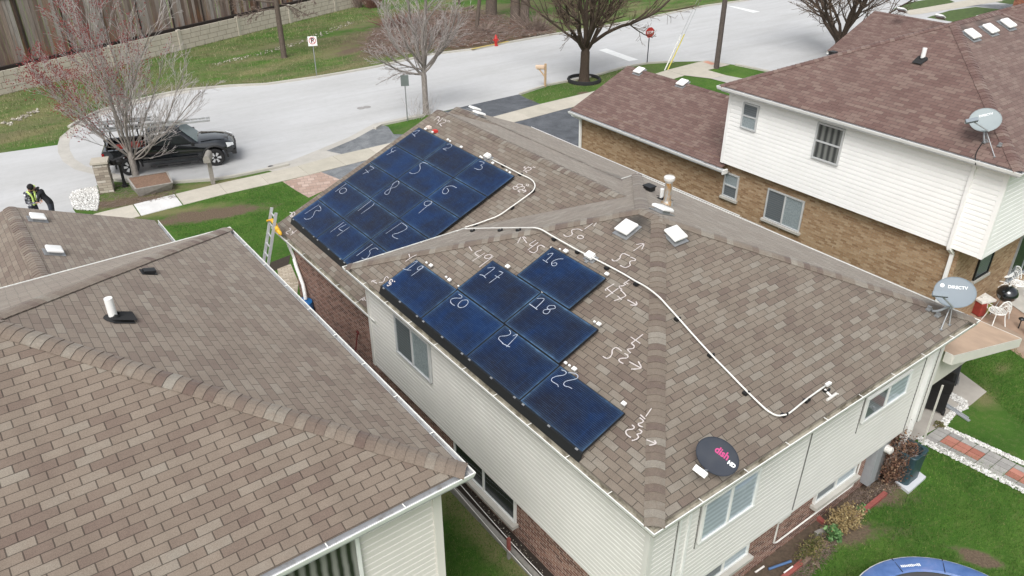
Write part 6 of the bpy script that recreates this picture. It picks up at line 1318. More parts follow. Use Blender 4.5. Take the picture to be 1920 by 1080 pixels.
for s in (-1, 1):
    car_quad('side_window', [(.95,s*.868,1.13),(.12,s*.872,1.16),(.12,s*.735,1.66),(.42,s*.735,1.64)], 'carglass', th=.012); car_quad('side_window', [(.04,s*.872,1.16),(-.72,s*.866,1.18),(-.70,s*.745,1.62),(.04,s*.735,1.66)], 'carglass', th=.012)
    for x in (.02, -.78):
        m_ = MB(); m_.bb(x-.03+.0, x-.018, s*.928, s*.936, .52, 1.12); m_.build('door_gap', M['carplastic'], truck, world=False)
        m_ = MB(); m_.bb(x+.1, x+.26, s*.93, s*.955, .98, 1.01); m_.build('door_handle', M['carplastic'], truck, world=False, bevel=.005)
    m_ = MB(); m_.box((.98, s*1.02, 1.16), (.12, .2, .16)); m_.build('mirror', M['carplastic'], truck, world=False, bevel=.03)
    m_ = MB(); m_.bb(-.95, 1.1, s*.95, s*.98, .56, .62); m_.build('door_moulding', M['carplastic'], truck, world=False, bevel=.008)
    m_ = MB(); m_.tube([(-.9, s*.98, .34), (1.1, s*.98, .34)], .035, 8); m_.bb(-.6, -.2, s*.96, s*1.06, .30, .33); m_.bb(.35, .75, s*.96, s*1.06, .30, .33); m_.build('side_step', M['carplastic'], truck, world=False)
    m_ = MB(); m_.mesh([(2.36,s*.90,.80),(2.62,s*.66,.80),(2.60,s*.62,.905),(2.33,s*.80,.985)], [(0,1,2,3)]); ln_ = m_.build('headlight', M['lamp'], truck, world=False); md = ln_.modifiers.new('s', 'SOLIDIFY'); md.thickness = .05; md.offset = 1
    m_ = MB(); m_.bb(-2.7, -2.6, s*.80, s*.925, .82, 1.08); m_.build('tail_light', M['taillamp'], truck, world=False, bevel=.01)
    for ax in AX:
        fl_ = MB(); fl_.tube([(ax+.53*math.cos(a), s*.945, .40+.53*math.sin(a)) for a in [R(-5)+k*R(190)/14 for k in range(15)]], .045, 6); fl_.build('wheel_arch', M['carplastic'], truck, world=False, smooth=True)
        Mw = Matrix.Rotation(R(90), 3, 'X')
        t_ = MB(); t_.lathe([(.24,-.12),(.35,-.13),(.385,-.10),(.39,0),(.385,.10),(.35,.13),(.24,.12)], 36, Mw, (ax, s*.83, .39)); wh = t_.build('wheel', M['rubber'], truck, world=False, smooth=True)
        t_ = MB(); t_.lathe([(.25,-.1),(.245,.1),(.22,.03),(.0,.02)] if s < 0 else [(.25,.1),(.245,-.1),(.22,-.03),(.0,-.02)], 30, Mw, (ax, s*.85, .39)); t_.build('rim', M['carplastic'], wh, world=False, smooth=True)
        for k in range(6):
            a = k*math.pi/3; d = V((math.cos(a), 0, math.sin(a))); u_ = V((-d.z, 0, d.x)); o_ = V((ax, s*.94, .39)); sp = MB(); w0, w1 = .028, .06
            sp.mesh([o_+d*.07+u_*w0, o_+d*.07-u_*w0, o_+d*.235-u_*w1, o_+d*.235+u_*w1]+[q+V((0,-s*.02,0)) for q in (o_+d*.07+u_*w0, o_+d*.07-u_*w0, o_+d*.235-u_*w1, o_+d*.235+u_*w1)], [(0,1,2,3),(4,5,6,7),(0,1,5,4),(1,2,6,5),(2,3,7,6),(3,0,4,7)]); sp.build('spoke', M['alu'], wh, world=False)
m_ = MB(); m_.bb(2.52, 2.72, -.80, .80, .42, .62); m_.build('front_bumper', M['carplastic'], truck, world=False, bevel=.05); m_ = MB(); m_.bb(2.6, 2.7, -.5, .5, .60, .84); m_.build('grille', M['carplastic'], truck, world=False, bevel=.03)
m_ = MB(); m_.bb(-2.82, -2.62, -.85, .85, .50, .62); m_.build('rear_bumper', M['carplastic'], truck, world=False, bevel=.03)
m_ = MB(); m_.mesh([(1.30,-.62,1.155),(2.3,-.52,1.06),(2.3,-.44,1.075),(1.30,-.5,1.17)], [(0,1,2,3)]); m_.mesh([(1.30,.62,1.155),(2.3,.52,1.06),(2.3,.44,1.075),(1.30,.5,1.17)], [(0,1,2,3)]); m_.build('hood_crease', M['carpaint'], truck, world=False)
m_ = MB()
for x in (-2.45, -1.1):
    for s in (-1, 1): m_.beam((x, s*.86, 1.15), (x, s*.80, 1.92), .05, .05)
    m_.beam((x, -.95, 1.93), (x, .95, 1.93), .05, .05)
for s in (-1, 1): m_.beam((-2.5, s*.8, 1.6), (-1.05, s*.8, 1.6), .04, .04)
m_.build('ladder_rack', M['carplastic'], truck, world=False)
for k, (x, y, z, sx_, sy_, sz_, mt, lb) in enumerate(((-1.9,-.35,.95,.5,.35,.5,'redtool','red tool case standing in the truck bed'),(-2.2,.3,.85,.5,.4,.35,'carplastic','black crate in the truck bed left of the red case'),(-1.4,.2,.85,.5,.6,.4,'redtool','low red case in the truck bed against the cab'))):
    m_ = MB(); m_.box((0,0,0), (sx_, sy_, sz_)); m_.box((0,0,sz_/2+.02), (sx_*.5, .04, .04)); o = m_.build('tool_case', M[mt], None, bevel=.03); o.matrix_world = Rt @ Matrix.Translation((x, y, z)); tag(o, lb, 'tool case')
def ladder(a, b_, width, label, nr=None, side=None, mat='alu', loc=None):
    a, b_ = V(a), V(b_); d = (b_-a); L = d.length; d.normalize(); s = V(side).normalized() if side else d.cross(V((0,0,1))).normalized(); r_ = thing('ladder', loc or a, label, 'ladder')
    for k in (-1, 1): m_ = MB(); m_.beam(a+s*k*width/2, b_+s*k*width/2, .03, .085); m_.build('rail', M[mat], r_, bevel=.004)
    n = nr or int(L/.305)
    for i in range(n): p = a+d*((i+.5)*L/n); m_ = MB(); m_.beam(p-s*width/2, p+s*width/2, .035, .03); m_.build('rung', M[mat], r_)
    return r_
q0, q1 = Rt @ V((-3.0,-.55,1.99)), Rt @ V((1.85,-.42,1.99)); ladder(q0, q1, .42, 'aluminium ladder lying on the rack of the black pickup truck')
q0, q1 = Rt @ V((-2.9,.35,2.02)), Rt @ V((-.6,.4,2.02)); ladder(q0, q1, .36, 'shorter aluminium ladder farther back on the truck rack')
# ladder against the wing gutter
ladder((5.75, 20.62, 0), (6.80, 20.42, 3.62), .42, 'aluminium ladder leaning on the gutter below the front array', side=(0.1,1,0))
q = V((6.72, 20.1, 3.2)); m_ = MB(); m_.tube(catmull([q+V((-.1,.55,.05)), q+V((0,.4,.1)), q+V((.02,.2,.0)), q+V((.0,.05,-.06)), q+V((.03,-.12,-.18))], 3), [.03]*3+[.06]*4+[.06]*5+[.03], 8); m_.box(q+V((0,.1,-.08)), (.10,.22,.13)); single(m_, 'tool_bag', plain('yellow_tool_bag', (.75,.42,.03), .6, var=.3, scale=20), 'yellow tool bag hung on the leaning ladder', 'tool bag', q, bevel=.02, smooth=True)
# ================================================================ PEOPLE
def skin_mesh(name, nodes, edges, mats, parent, matfn, subs=2, rootname=None):
    """nodes: {key: (xyz, radius)}; one continuous surface grown with a Skin modifier"""
    keys = list(nodes); idx = {k: i for i, k in enumerate(keys)}; me = bpy.data.meshes.new(name)
    me.from_pydata([nodes[k][0] for k in keys], [(idx[a], idx[b]) for a, b in edges], [])
    o = bpy.data.objects.new(name, me); COL.objects.link(o); o.modifiers.new('sk', 'SKIN'); sv = me.skin_vertices[0].data
    for k in keys:
        r = nodes[k][1]; sv[idx[k]].radius = (r, r) if not isinstance(r, tuple) else r; sv[idx[k]].use_root = (k == (rootname or keys[0]))
    s = o.modifiers.new('s', 'SUBSURF'); s.levels = subs; s.render_levels = subs
    dg = bpy.context.evaluated_depsgraph_get(); dg.update(); m2 = bpy.data.meshes.new_from_object(o.evaluated_get(dg)); bpy.data.objects.remove(o)
    for q in mats: m2.materials.append(q)
    for p in m2.polygons: p.material_index = matfn(p.center); p.use_smooth = True
    ob = bpy.data.objects.new(name, m2); COL.objects.link(ob); ob.parent = parent; return ob
M['skin'] = plain('skin', (.42,.24,.17), .55, var=.06); M['jeans'] = plain('dark_trousers', (.03,.035,.05), .85); M['blackjacket'] = plain('black_jacket', (.012,.013,.017), .8); M['boots'] = plain('boots', (.05,.035,.025), .7); M['beanie'] = plain('black_knit', (.01,.009,.01), .95); M['hiviz'] = plain('yellow_green_fabric', (.62,.80,.22), .7)
M['hair'] = plain('dark_hair', (.02,.014,.01), .8)
def plaid():
    b = NB('black_white_plaid'); o = b.obj(); sx = b.n('SeparateXYZ'); b.put(sx.inputs[0], o)
    f = lambda q: b.math('GREATER_THAN', b.math('FRACT', b.math('MULTIPLY', q, 9.0)), .5)
    s = b.math('ADD', b.math('ADD', f(sx.outputs[0]), f(sx.outputs[2])), f(sx.outputs[1])); return b.done(b.ramp(b.math('DIVIDE', s, 3.0), [(.1, (.01,.01,.014)), (.5, (.12,.12,.15)), (.95, (.62,.62,.64))]), .9)
M['plaid'] = plaid()
def person(loc, rz, label, lean, top, headpitch, arms, hat):
    r = thing('person', loc, label, 'person', rz=rz); c, s = math.cos(lean), math.sin(lean)
    def T(x, y, z, pz=.95): dz = z-pz; return (x*c+dz*s, y, pz-x*s+dz*c)      # torso frame, leans forward about the pelvis
    N = {'pel': ((0,0,.97), (.15,.12)), 'sp1': (T(0,0,1.10), (.145,.11)), 'sp2': (T(.01,0,1.28), (.165,.115)), 'ch': (T(0,0,1.42), (.15,.10)), 'nk': (T(.01,0,1.50), .055)}
    E_ = [('pel','sp1'),('sp1','sp2'),('sp2','ch'),('ch','nk')]; hp = T(.03,0,1.57); hx, hz = math.sin(headpitch), math.cos(headpitch)
    H = lambda x, y, z: (hp[0]+x*hz+z*hx, y, hp[2]-x*hx+z*hz)
    N.update({'hd0': (H(.0,0,.0), .062), 'hd1': (H(.015,0,.08), (.082,.095)), 'hd2': (H(-.005,0,.16), (.078,.09)), 'hd3': (H(-.01,0,.21), .045), 'jaw': (H(.075,0,.015), .032), 'nose': (H(.118,0,.075), .012)})
    E_ += [('nk','hd0'),('hd0','hd1'),('hd1','hd2'),('hd2','hd3'),('hd0','jaw'),('hd1','nose')]
    for sd, (el, ha) in zip((1, -1), arms):
        k = 'l' if sd > 0 else 'r'; sh = T(0, sd*.19, 1.44); N[k+'sh'] = (sh, .062); N[k+'el'] = (el, .044); N[k+'wr'] = (ha, .030); d = (V(ha)-V(el)).normalized(); u = V((0,0,1)); u = (u-d*u.dot(d)).normalized(); w_ = d.cross(u)
        N[k+'pm'] = (tuple(V(ha)+d*.06), (.040,.018)); E_ += [('ch', k+'sh'), (k+'sh', k+'el'), (k+'el', k+'wr'), (k+'wr', k+'pm')]
        for f, (off, ln) in enumerate(((.028,.068),(.010,.078),(-.010,.072),(-.028,.056))):
            b0 = V(ha)+d*.095+w_*off; N[k+'f%d' % f] = (tuple(b0), .0088); N[k+'g%d' % f] = (tuple(b0+d*ln*.5-u*.012), .008); N[k+'h%d' % f] = (tuple(b0+d*ln*.85-u*.036), .0065); E_ += [(k+'pm', k+'f%d' % f), (k+'f%d' % f, k+'g%d' % f), (k+'g%d' % f, k+'h%d' % f)]
        t0 = V(ha)+d*.035+w_*(.035*sd); N[k+'t0'] = (tuple(t0), .010); N[k+'t1'] = (tuple(t0+d*.04+w_*.02*sd), .0085); E_ += [(k+'pm', k+'t0'), (k+'t0', k+'t1')]
        N[k+'hip'] = ((-.01, sd*.095, .90), .095); N[k+'kn'] = ((.03, sd*.115, .50), .062); N[k+'an'] = ((-.02, sd*.125, .09), .045); N[k+'to'] = ((.15, sd*.14, .045), .040); N[k+'hl'] = ((-.07, sd*.125, .045), .04)
        E_ += [('pel', k+'hip'), (k+'hip', k+'kn'), (k+'kn', k+'an'), (k+'an', k+'to'), (k+'an', k+'hl')]
    hands = [V(a[1]) for a in arms]; elb = [V(a[0]) for a in arms]; hv = V(hp)
    def mf(p):
        for h, e in zip(hands, elb):
            if (p-h).length < .2 and (p-h).dot((h-e).normalized()) > -.005: return 0
        if (p-hv).dot(V((hx,0,hz))) > -.035 and (p-hv).length < .32 and p.z > 1.2: return 0
        return 1 if p.z > .93 else (2 if p.z > .11 else 3)
    body = skin_mesh('body', N, E_, [M['skin'], M[top], M['jeans'], M['boots']], r, mf)
    # features on the face
    m_ = MB()
    for sy in (-.032, .032): m_.lathe([(.0,-.011),(.011,0),(0,.011)], 8, None, H(.100, sy, .095))
    m_.build('eyes', M['hair'], r, world=False); m_ = MB(); m_.box(H(.100, 0, .022), (.012, .045, .01)); m_.build('mouth', plain('lips', (.3,.12,.1), .6), r, world=False)
    m_ = MB()
    for sy in (-.088, .088): m_.box(H(.0, sy, .075), (.035, .014, .06))
    m_.build('ears', M['skin'], r, world=False, bevel=.008)
    Mh = Matrix(((hz,0,hx),(0,1,0),(-hx,0,hz))); m_ = MB(); m_.lathe([(.112,.095),(.115,.13),(.108,.18),(.085,.225),(.045,.25),(0,.255)], 18, Mh, hp); m_.build('hat', M[hat], r, world=False, smooth=True)
    m_ = MB(); m_.lathe([(.098,.02),(.104,.06),(.104,.10)], 14, Mh, V(hp)+V((-.02*hz,0,.02*hx))); m_.build('hair', M['hair'], r, world=False, smooth=True) if False else None
    return r, T, H
g1 = on_z(52, 350, 1.62); a1 = math.atan2(RT.y, RT.x)
ra, T1, H1 = person((g1.x-.05, g1.y-.05, 0), a1-.35, 'person in a black and white plaid shirt, black beanie and yellow green strap', R(8), 'plaid', R(38), [((.16,.30,1.14), (.36,.14,1.12)), ((.14,-.30,1.12), (.36,-.10,1.10))], 'beanie')
m_ = MB(); P_ = [T1(.11, .10, 1.50), T1(.155, .06, 1.35), T1(.165, 0, 1.2), T1(.16, -.06, 1.05)]; 
for P_ in ([T1(.02,.12,1.53), T1(.13,.10,1.44), T1(.165,.06,1.3), T1(.165,.05,1.1), T1(.15,.05,.98)], [T1(.02,-.12,1.53), T1(.13,-.10,1.44), T1(.165,-.06,1.3), T1(.165,-.05,1.1), T1(.15,-.05,.98)]):
    m_.tube(catmull([V(p) for p in P_], 3), .035, 8)
m_.build('vest', M['hiviz'], ra, world=False, smooth=True)
g2 = on_z(80, 360, 1.40); rb, T2, H2 = person((g2.x+.12, g2.y+.02, 0), a1+math.pi+.25, 'person in a black jacket bending forward with a yellow green cap and a phone', R(26), 'blackjacket', R(52), [((.30,.24,1.08), (.50,.06,1.10)), ((.30,-.26,1.06), (.50,-.08,1.08))], 'hiviz')
m_ = MB(); m_.tube([V(H2(-.02,.0,-.02)), V(H2(-.05,0,.04))], [.10,.09], 12); m_.build('hood', M['blackjacket'], rb, world=False, smooth=True)
q = rb.matrix_world if False else Matrix.Translation(rb.location) @ Matrix.Rotation(rb.rotation_euler.z, 4, 'Z'); pc_ = q @ V((.62, -.01, 1.09)); m_ = MB(); m_.box(pc_, (.09, .16, .012), rz=a1); single(m_, 'phone', plain('phone_case', (.35,.05,.16), .4), 'phone in a magenta case held by the person in black', 'phone', pc_, bevel=.004)

# ================================================================ BACK YARD AND PATIO
# trampoline
tc = V((11.4, 2.25, 0)); tp = thing('trampoline', tc, 'round trampoline with a blue edge pad at the bottom right', 'trampoline'); K = 64
def ring(mb, prof): mb.lathe(prof, K, None, tc)
m_ = MB(); m_.tube([tc+V((1.86*math.cos(k*math.pi/24), 1.86*math.sin(k*math.pi/24), .80)) for k in range(49)], .03, 8, caps=False); m_.build('frame', M['white_dirty'], tp, smooth=True)
def padmat(): 
    b = NB('blue_pad'); p = b.pos(); c = b.ramp(b.noise(p, 2.2, 5, .65, .8), [(.3,(.05,.11,.28)),(.55,(.09,.16,.36)),(.75,(.15,.19,.38))]); b.bump(b.noise(p, 6, 4, .7), .5, .03); return b.done(c, .45)
m_ = MB(); ring(m_, [(1.86,.79),(1.86,.835),(1.80,.86),(1.68,.85),(1.56,.84),(1.53,.81)]); pad = m_.build('pad', padmat(), tp, smooth=True)
for k in range(12):
    a = k*math.pi/6+.13; m_ = MB(); u = V((math.cos(a), math.sin(a), 0)); m_.beam(tc+u*1.54+V((0,0,.845)), tc+u*1.87+V((0,0,.855)), .012, .012); m_.build('seam', M['black'], pad)
m_ = MB(); ring(m_, [(1.53,.80),(1.0,.785),(0,.78)]); m_.build('mat', plain('black_mat', (.06,.058,.06), .8), tp, smooth=True)
for k in range(6):
    a = k*math.pi/3+.4; u = V((math.cos(a), math.sin(a), 0)); m_ = MB(); m_.tube([tc+u*1.8+V((0,0,.78)), tc+u*1.75], .025, 8); m_.build('leg', M['galv'], tp, smooth=True)
lc = on_z(1707, 1061, .85); u = (lc-tc); u.z = 0; u.normalize(); t_ = V((-u.y, u.x, 0)); m_ = MB()
rnd = random.Random(2)
for k in range(11): m_.box(lc+t_*((k-5)*.036)+V((0,0,.012)), (.024, rnd.uniform(.035,.06), .004), rz=math.atan2(t_.y, t_.x))
m_.build('lettering', M['letters'], pad)
# air conditioner with its pad
ac = on_z(1706, 905); acr = thing('air_conditioner', ac, 'dark teal outdoor air conditioner unit on a pale pad beside the brown shrub', 'air conditioner')
M['teal'] = plain('dark_teal_enamel', (.035,.07,.085), .4, .1, .15, 6); q = on_z(1708, 903); cx_, cy_ = q.x+.02, q.y+.14
P4 = [on_z(1677,906), on_z(1703,927), on_z(1735,898), on_z(1709,878)]; m_ = MB(); m_.prism([(p.x, p.y) for p in P4], .0, .07); m_.build('pad', plain('pale_pad', (.55,.57,.6), .8, var=.08), acr)
cen = (P4[0]+P4[1]+P4[2]+P4[3])/4; rz_ = math.atan2(P4[1].y-P4[2].y, P4[1].x-P4[2].x); S_ = .62; Hh = .86; body = MB(); n_ = 10
def rrect(s, r, z, k=5): 
    out = []
    for i, (sx_, sy_) in enumerate(((1,1),(-1,1),(-1,-1),(1,-1))):
        for j in range(k+1): a = i*math.pi/2+j*math.pi/2/k; out.append(V(((s-r)*sx_+r*math.cos(a), (s-r)*sy_+r*math.sin(a), z)))
    return out
def ringloft(mb, rings, M4):
    k = len(rings[0]); vs = [M4 @ v for r in rings for v in r]; mb.mesh(vs, [(i*k+j, i*k+(j+1) % k, (i+1)*k+(j+1) % k, (i+1)*k+j) for i in range(len(rings)-1) for j in range(k)])
c0_, c1_ = on_z(1699, 913, .07), on_z(1724, 892, .07); S_ = (c1_-c0_).length*.96; rz_ = math.atan2(c1_.y-c0_.y, c1_.x-c0_.x); inw = V((-math.sin(rz_), math.cos(rz_), 0)); cc_ = (c0_+c1_)/2+inw*S_/2
M4 = Matrix.Translation((cc_.x, cc_.y, .07)) @ Matrix.Rotation(rz_, 4, 'Z'); s = S_/2; Hh = .80; print('AC', S_)
ringloft(body, [rrect(s,.09,0), rrect(s*1.02,.09,Hh*.5), rrect(s*1.08,.09,Hh-.02), rrect(s*1.10,.09,Hh), rrect(s*1.06,.09,Hh+.02), rrect(s*.88,.16,Hh+.01), rrect(s*.84,.16,Hh-.3)], M4)
body.build('casing', M['teal'], acr, smooth=True)
m_ = MB(); ringloft(m_, [rrect(s*.85,.15,Hh-.22), rrect(.01,.005,Hh-.22)], M4); m_.build('fan_well', M['dark'], acr)
m_ = MB()
for k in range(5): a = k*1.256; m_.mesh([M4 @ V((.04*math.cos(a), .04*math.sin(a), Hh-.18)), M4 @ V((.22*math.cos(a-.3), .22*math.sin(a-.3), Hh-.2)), M4 @ V((.22*math.cos(a+.3), .22*math.sin(a+.3), Hh-.15))], [(0,1,2)])
m_.build('fan', M['steel'], acr, recalc=False)
m_ = MB()
for k in range(9): m_.tube([M4 @ V((s*.95*math.cos(k*math.pi/9), s*.95*math.sin(k*math.pi/9), Hh+.012)), M4 @ V((-s*.95*math.cos(k*math.pi/9), -s*.95*math.sin(k*math.pi/9), Hh+.012))], .0035, 4)
m_.build('grille', M['black'], acr)
# electric meter cabinet
mb0 = V((14.35, by0, 0)); me_ = thing('meter_cabinet', mb0, 'grey electric meter cabinet under the siding beside the brown shrub', 'meter box'); m_ = MB(); m_.bb(14.15, 14.42, by0-.20, by0, .25, 1.38); m_.build('cabinet', M['steel'], me_, bevel=.012)
m_ = MB(); m_.bb(14.46, 14.74, by0-.16, by0, .15, 1.36); m_.build('cabinet', M['galv'], me_, bevel=.012); m_ = MB(); m_.tube([(14.6, by0-.15, 1.12), (14.6, by0-.28, 1.12)], [.095,.09], 18); m_.tube([(14.6, by0-.28, 1.12), (14.6, by0-.31, 1.12)], [.09,.05], 18); m_.build('meter', M['white_dirty'], me_, smooth=True)
m_ = MB(); m_.tube([(14.44, by0-.1, 1.3), (14.44, by0-.12, .0)], .02, 8); m_.tube([(14.80, by0-.1, 1.0), (14.82, by0-.1, .0)], .014, 6); m_.build('conduit_pipe', M['galv'], me_, smooth=True)
# edging timbers
M['redpaint'] = plain('faded_red_timber', (.30,.085,.07), .85, var=.35, scale=9); M['oldwood'] = plain('brown_old_timber', (.22,.15,.115), .9, var=.35, scale=9); M['greytim'] = plain('grey_old_timber', (.28,.27,.25), .9, var=.3, scale=9)
for a, b_, mt, lb in (((1659,928),(1574,998),'redpaint','faded red edging timber between the straw shrub and the lawn'),((1528,1005),(1572,986),'greytim','grey timber end crossing the bed beside the green clump'),((1549,1020),(1502,1062),'oldwood','brown weathered edging timber left of the green clump'),((1505,1056),(1462,1092),'redpaint','faded red edging timber running out at the bottom edge'),((1545,985),(1530,972),'redpaint','short broken red timber by the wall beyond the grey one')):
    A_, B_ = on_z(*a)+V((0,0,.05)), on_z(*b_)+V((0,0,.05)); m_ = MB(); m_.beam(A_, B_, .10, .10); single(m_, 'edging_timber', M[mt], lb, 'timber', A_-V((0,0,.05)), group='timbers edging the bed behind the house', bevel=.012)
A_, B_ = on_z(1440,1072)+V((0,0,.08)), on_z(1477,1060)+V((0,0,.10)); m_ = MB(); m_.tube([A_, B_], .028, 10); m_.tube([B_, B_+(B_-A_).normalized()*.06], .03, 10); single(m_, 'pole', plain('blue_sleeve', (.07,.14,.28), .6), 'blue sleeved pole lying in the bed under the rear wall', 'pole', A_, smooth=True)
A_, B_ = on_z(1415,1078)+V((0,0,.08)), on_z(1431,1068)+V((0,0,.10)); m_ = MB(); m_.tube([A_, B_], .02, 10); single(m_, 'pole', M['white_dirty'], 'short grey pole end left of the blue sleeved pole', 'pole', A_, smooth=True)
A_, B_ = on_z(1468,1082)+V((0,0,.13)), on_z(1484,1070)+V((0,0,.13)); m_ = MB(); m_.tube([A_, B_], .016, 8); single(m_, 'pole', M['white'], 'short white pole lying on the red timber at the bottom edge', 'pole', A_, smooth=True)
# planks edging the bed between the houses, stake and its two ropes
a, b_ = V((6.72, 2, 0)), V((6.72, 15, 0)); m_ = MB(); m_.bb(6.70, 6.80, 2, 15, -.02, .16); single(m_, 'bed_edging', M['greytim'], 'grey plank edging along the soil bed between the houses', 'edging', (6.75, 9, 0), bevel=.01)
sb = on_z(954, 1047); m_ = MB(); st = thing('stake', sb, 'wooden stake with a red painted top beside the soil bed', 'stake'); hs_ = .58
m_.box(sb+V((0,0,.12)), (.06,.06,.26)); m_.build('shaft', M['greytim'], st); m_ = MB(); m_.box(sb+V((0,0,.42)), (.064,.064,.34)); m_.mesh([sb+V((-.032,-.032,.59)), sb+V((.032,-.032,.59)), sb+V((.032,.032,.59)), sb+V((-.032,.032,.59)), sb+V((0,0,.63))], [(0,1,4),(1,2,4),(2,3,4),(3,0,4)]); m_.build('red_top', M['redpaint'], st)
for k, (z, dx) in enumerate(((.50, .03), (.28, -.03))):
    m_ = MB(); P_ = [V((6.80+dx*1.5, 14.5, z+.02)), V((6.78+dx, 12, z-.06)), V((sb.x+dx, sb.y+.05, z)), V((6.68+dx, 6.5, z-.08)), V((6.66+dx, 3, z))]; m_.tube(catmull(P_, 5), .0075, 6)
    single(m_, 'rope', M['white'], ('upper white rope strung past the red topped stake', 'lower white rope strung past the red topped stake')[k], 'rope', P_[2], smooth='all')
# blue rain barrel, tubs and shovel along the side wall
bb_ = V((6.93, 19.62, 0)); rbn = thing('rain_barrel', bb_, 'blue rain barrel under the white downspout', 'barrel'); M['blueplastic'] = plain('blue_plastic', (.015,.13,.36), .4, var=.15); m_ = MB(); m_.lathe([(.25,0),(.29,.12),(.30,.45),(.29,.8),(.27,.88),(.28,.90),(.26,.91),(0,.90)], 28, c=bb_); m_.build('drum', M['blueplastic'], rbn, smooth=True)
M['bluedark'] = plain('dull_blue_plastic', (.02,.05,.10), .5, var=.3)
for k, y in enumerate((18.35, 17.9, 17.45, 17.0, 16.6)):
    q = V((6.86, y, 0)); h = (.55, .5, .42, .4, .38)[k]; m_ = MB(); m_.prism([(q.x-.2, q.y-.17), (q.x+.2, q.y-.17), (q.x+.2, q.y+.17), (q.x-.2, q.y+.17)], 0, h-.04); m_.prism([(q.x-.22, q.y-.19), (q.x+.22, q.y-.19), (q.x+.22, q.y+.19), (q.x-.22, q.y+.19)], h-.04, h); m_.box(q+V((0,0,h+.015)), (.1,.2,.03))
    single(m_, 'storage_tub', M['bluedark'], ('tallest dull blue tub, nearest the rain barrel', 'dull blue tub second from the rain barrel', 'dull blue tub in the middle of the row by the wall', 'dull blue tub second nearest the shovel', 'lowest dull blue tub, beside the shovel')[k], 'tub', q, 'blue tubs along the brick side wall', bevel=.015)
q = V((6.75, 16.25, 0)); m_ = MB(); m_.tube([q+V((0,0,.05)), q+V((.36,.1,1.45))], .018, 8); m_.box(q+V((.37,.1,1.48)), (.04,.14,.05)); m_.box(q+V((-.03,0,.12)), (.03,.2,.26)); single(m_, 'shovel', plain('dark_red_handle', (.12,.02,.02), .6), 'dark red handled shovel leaning on the brick side wall', 'shovel', q)
# smoker grill under the lean-to
gq = on_z(1752, 772)+V((.15,.1,0)); gr = thing('gas_grill', gq, 'black covered grill under the plywood patio roof', 'grill'); a_ = R(20); 
def LB_(x, y, z): return gq+V((x*math.cos(a_)-y*math.sin(a_), x*math.sin(a_)+y*math.cos(a_), z))
m_ = MB(); m_.box(LB_(.45,0,.92), (1.05,.62,.10), rz=a_); m_.build('side_shelf', plain('charcoal_lid', (.05,.052,.06), .5), gr, bevel=.02)
m_ = MB(); m_.box(LB_(.0,.0,.86), (.5,.55,.42), rz=a_); m_.build('hood', M['black'], gr, bevel=.08); m_ = MB(); m_.box(LB_(.0,0,.38), (.5,.5,.6), rz=a_); m_.build('cabinet', M['black'], gr, bevel=.02)
for y in (-.24, .24): m_ = MB(); m_.tube([LB_(-.2,y-.03,.09), LB_(-.2,y+.03,.09)], .09, 16); m_.build('wheel', M['rubber'], gr, smooth=True)
m_ = MB(); m_.tube([LB_(-.1,-.33,.95), LB_(.25,-.33,.95)], .015, 8); m_.build('handle', M['galv'], gr)
A_, B_ = on_z(1768,760)+V((0,0,.05)), on_z(1817,791)+V((0,0,.03)); m_ = MB(); m_.beam(A_, B_, .08, .03); m_.beam(A_+V((.06,.06,.02)), B_+V((.06,.06,.02)), .03, .05); single(m_, 'metal_rail', M['steel'], 'dark metal rail lying across the white stones onto the lawn', 'rail', A_)
# kettle grill, cooler, chairs on the rear patio of the white sided house
kb = on_z(1874, 590); kg = thing('kettle_grill', kb, 'black kettle grill between the white chairs', 'grill'); m_ = MB(); m_.lathe([(.0,.50),(.16,.53),(.27,.64),(.30,.76)], 30, c=kb); m_.build('bowl', M['carpaint'], kg, smooth=True)
m_ = MB(); m_.lathe([(.305,.76),(.30,.82),(.24,.93),(.12,1.0),(0,1.02)], 30, c=kb); m_.build('lid', M['carpaint'], kg, smooth=True); m_ = MB(); m_.box(kb+V((0,0,1.05)), (.12,.04,.04)); m_.build('lid_handle', M['white'], kg, bevel=.01)
for k in range(3): a = k*2.09+.4; m_ = MB(); m_.tube([kb+V((.15*math.cos(a), .15*math.sin(a), .56)), kb+V((.3*math.cos(a), .3*math.sin(a), 0))], .012, 6); m_.build('leg', M['alu'], kg)
cq = on_z(1829, 585); co_ = thing('cooler', cq, 'red and green wheeled cooler with a pale lid beside the kettle grill', 'cooler'); rz_ = R(-20)
m_ = MB(); m_.box(cq+V((-.09,-.06,.26)), (.24,.42,.46), rz=rz_); m_.build('front', plain('cooler_red', (.33,.05,.04), .5, var=.3, scale=10), co_, bevel=.02); m_ = MB(); m_.box(cq+V((.14,-.10,.26)), (.22,.40,.46), rz=rz_); m_.build('side', plain('cooler_green', (.22,.24,.05), .5, var=.3, scale=10), co_, bevel=.02)
m_ = MB(); m_.box(cq+V((.03,-.08,.52)), (.54,.46,.08), rz=rz_); m_.box(cq+V((.03,-.08,.58)), (.2,.1,.03), rz=rz_); m_.build('lid', M['white_dirty'], co_, bevel=.02); m_ = MB(); m_.tube([cq+V((.26,-.3,.08)), cq+V((.3,-.32,.08))], .08, 14); m_.build('wheel', M['rubber'], co_, smooth=True)
M['iron'] = plain('white_wrought_iron', (.80,.80,.78), .5, var=.05)
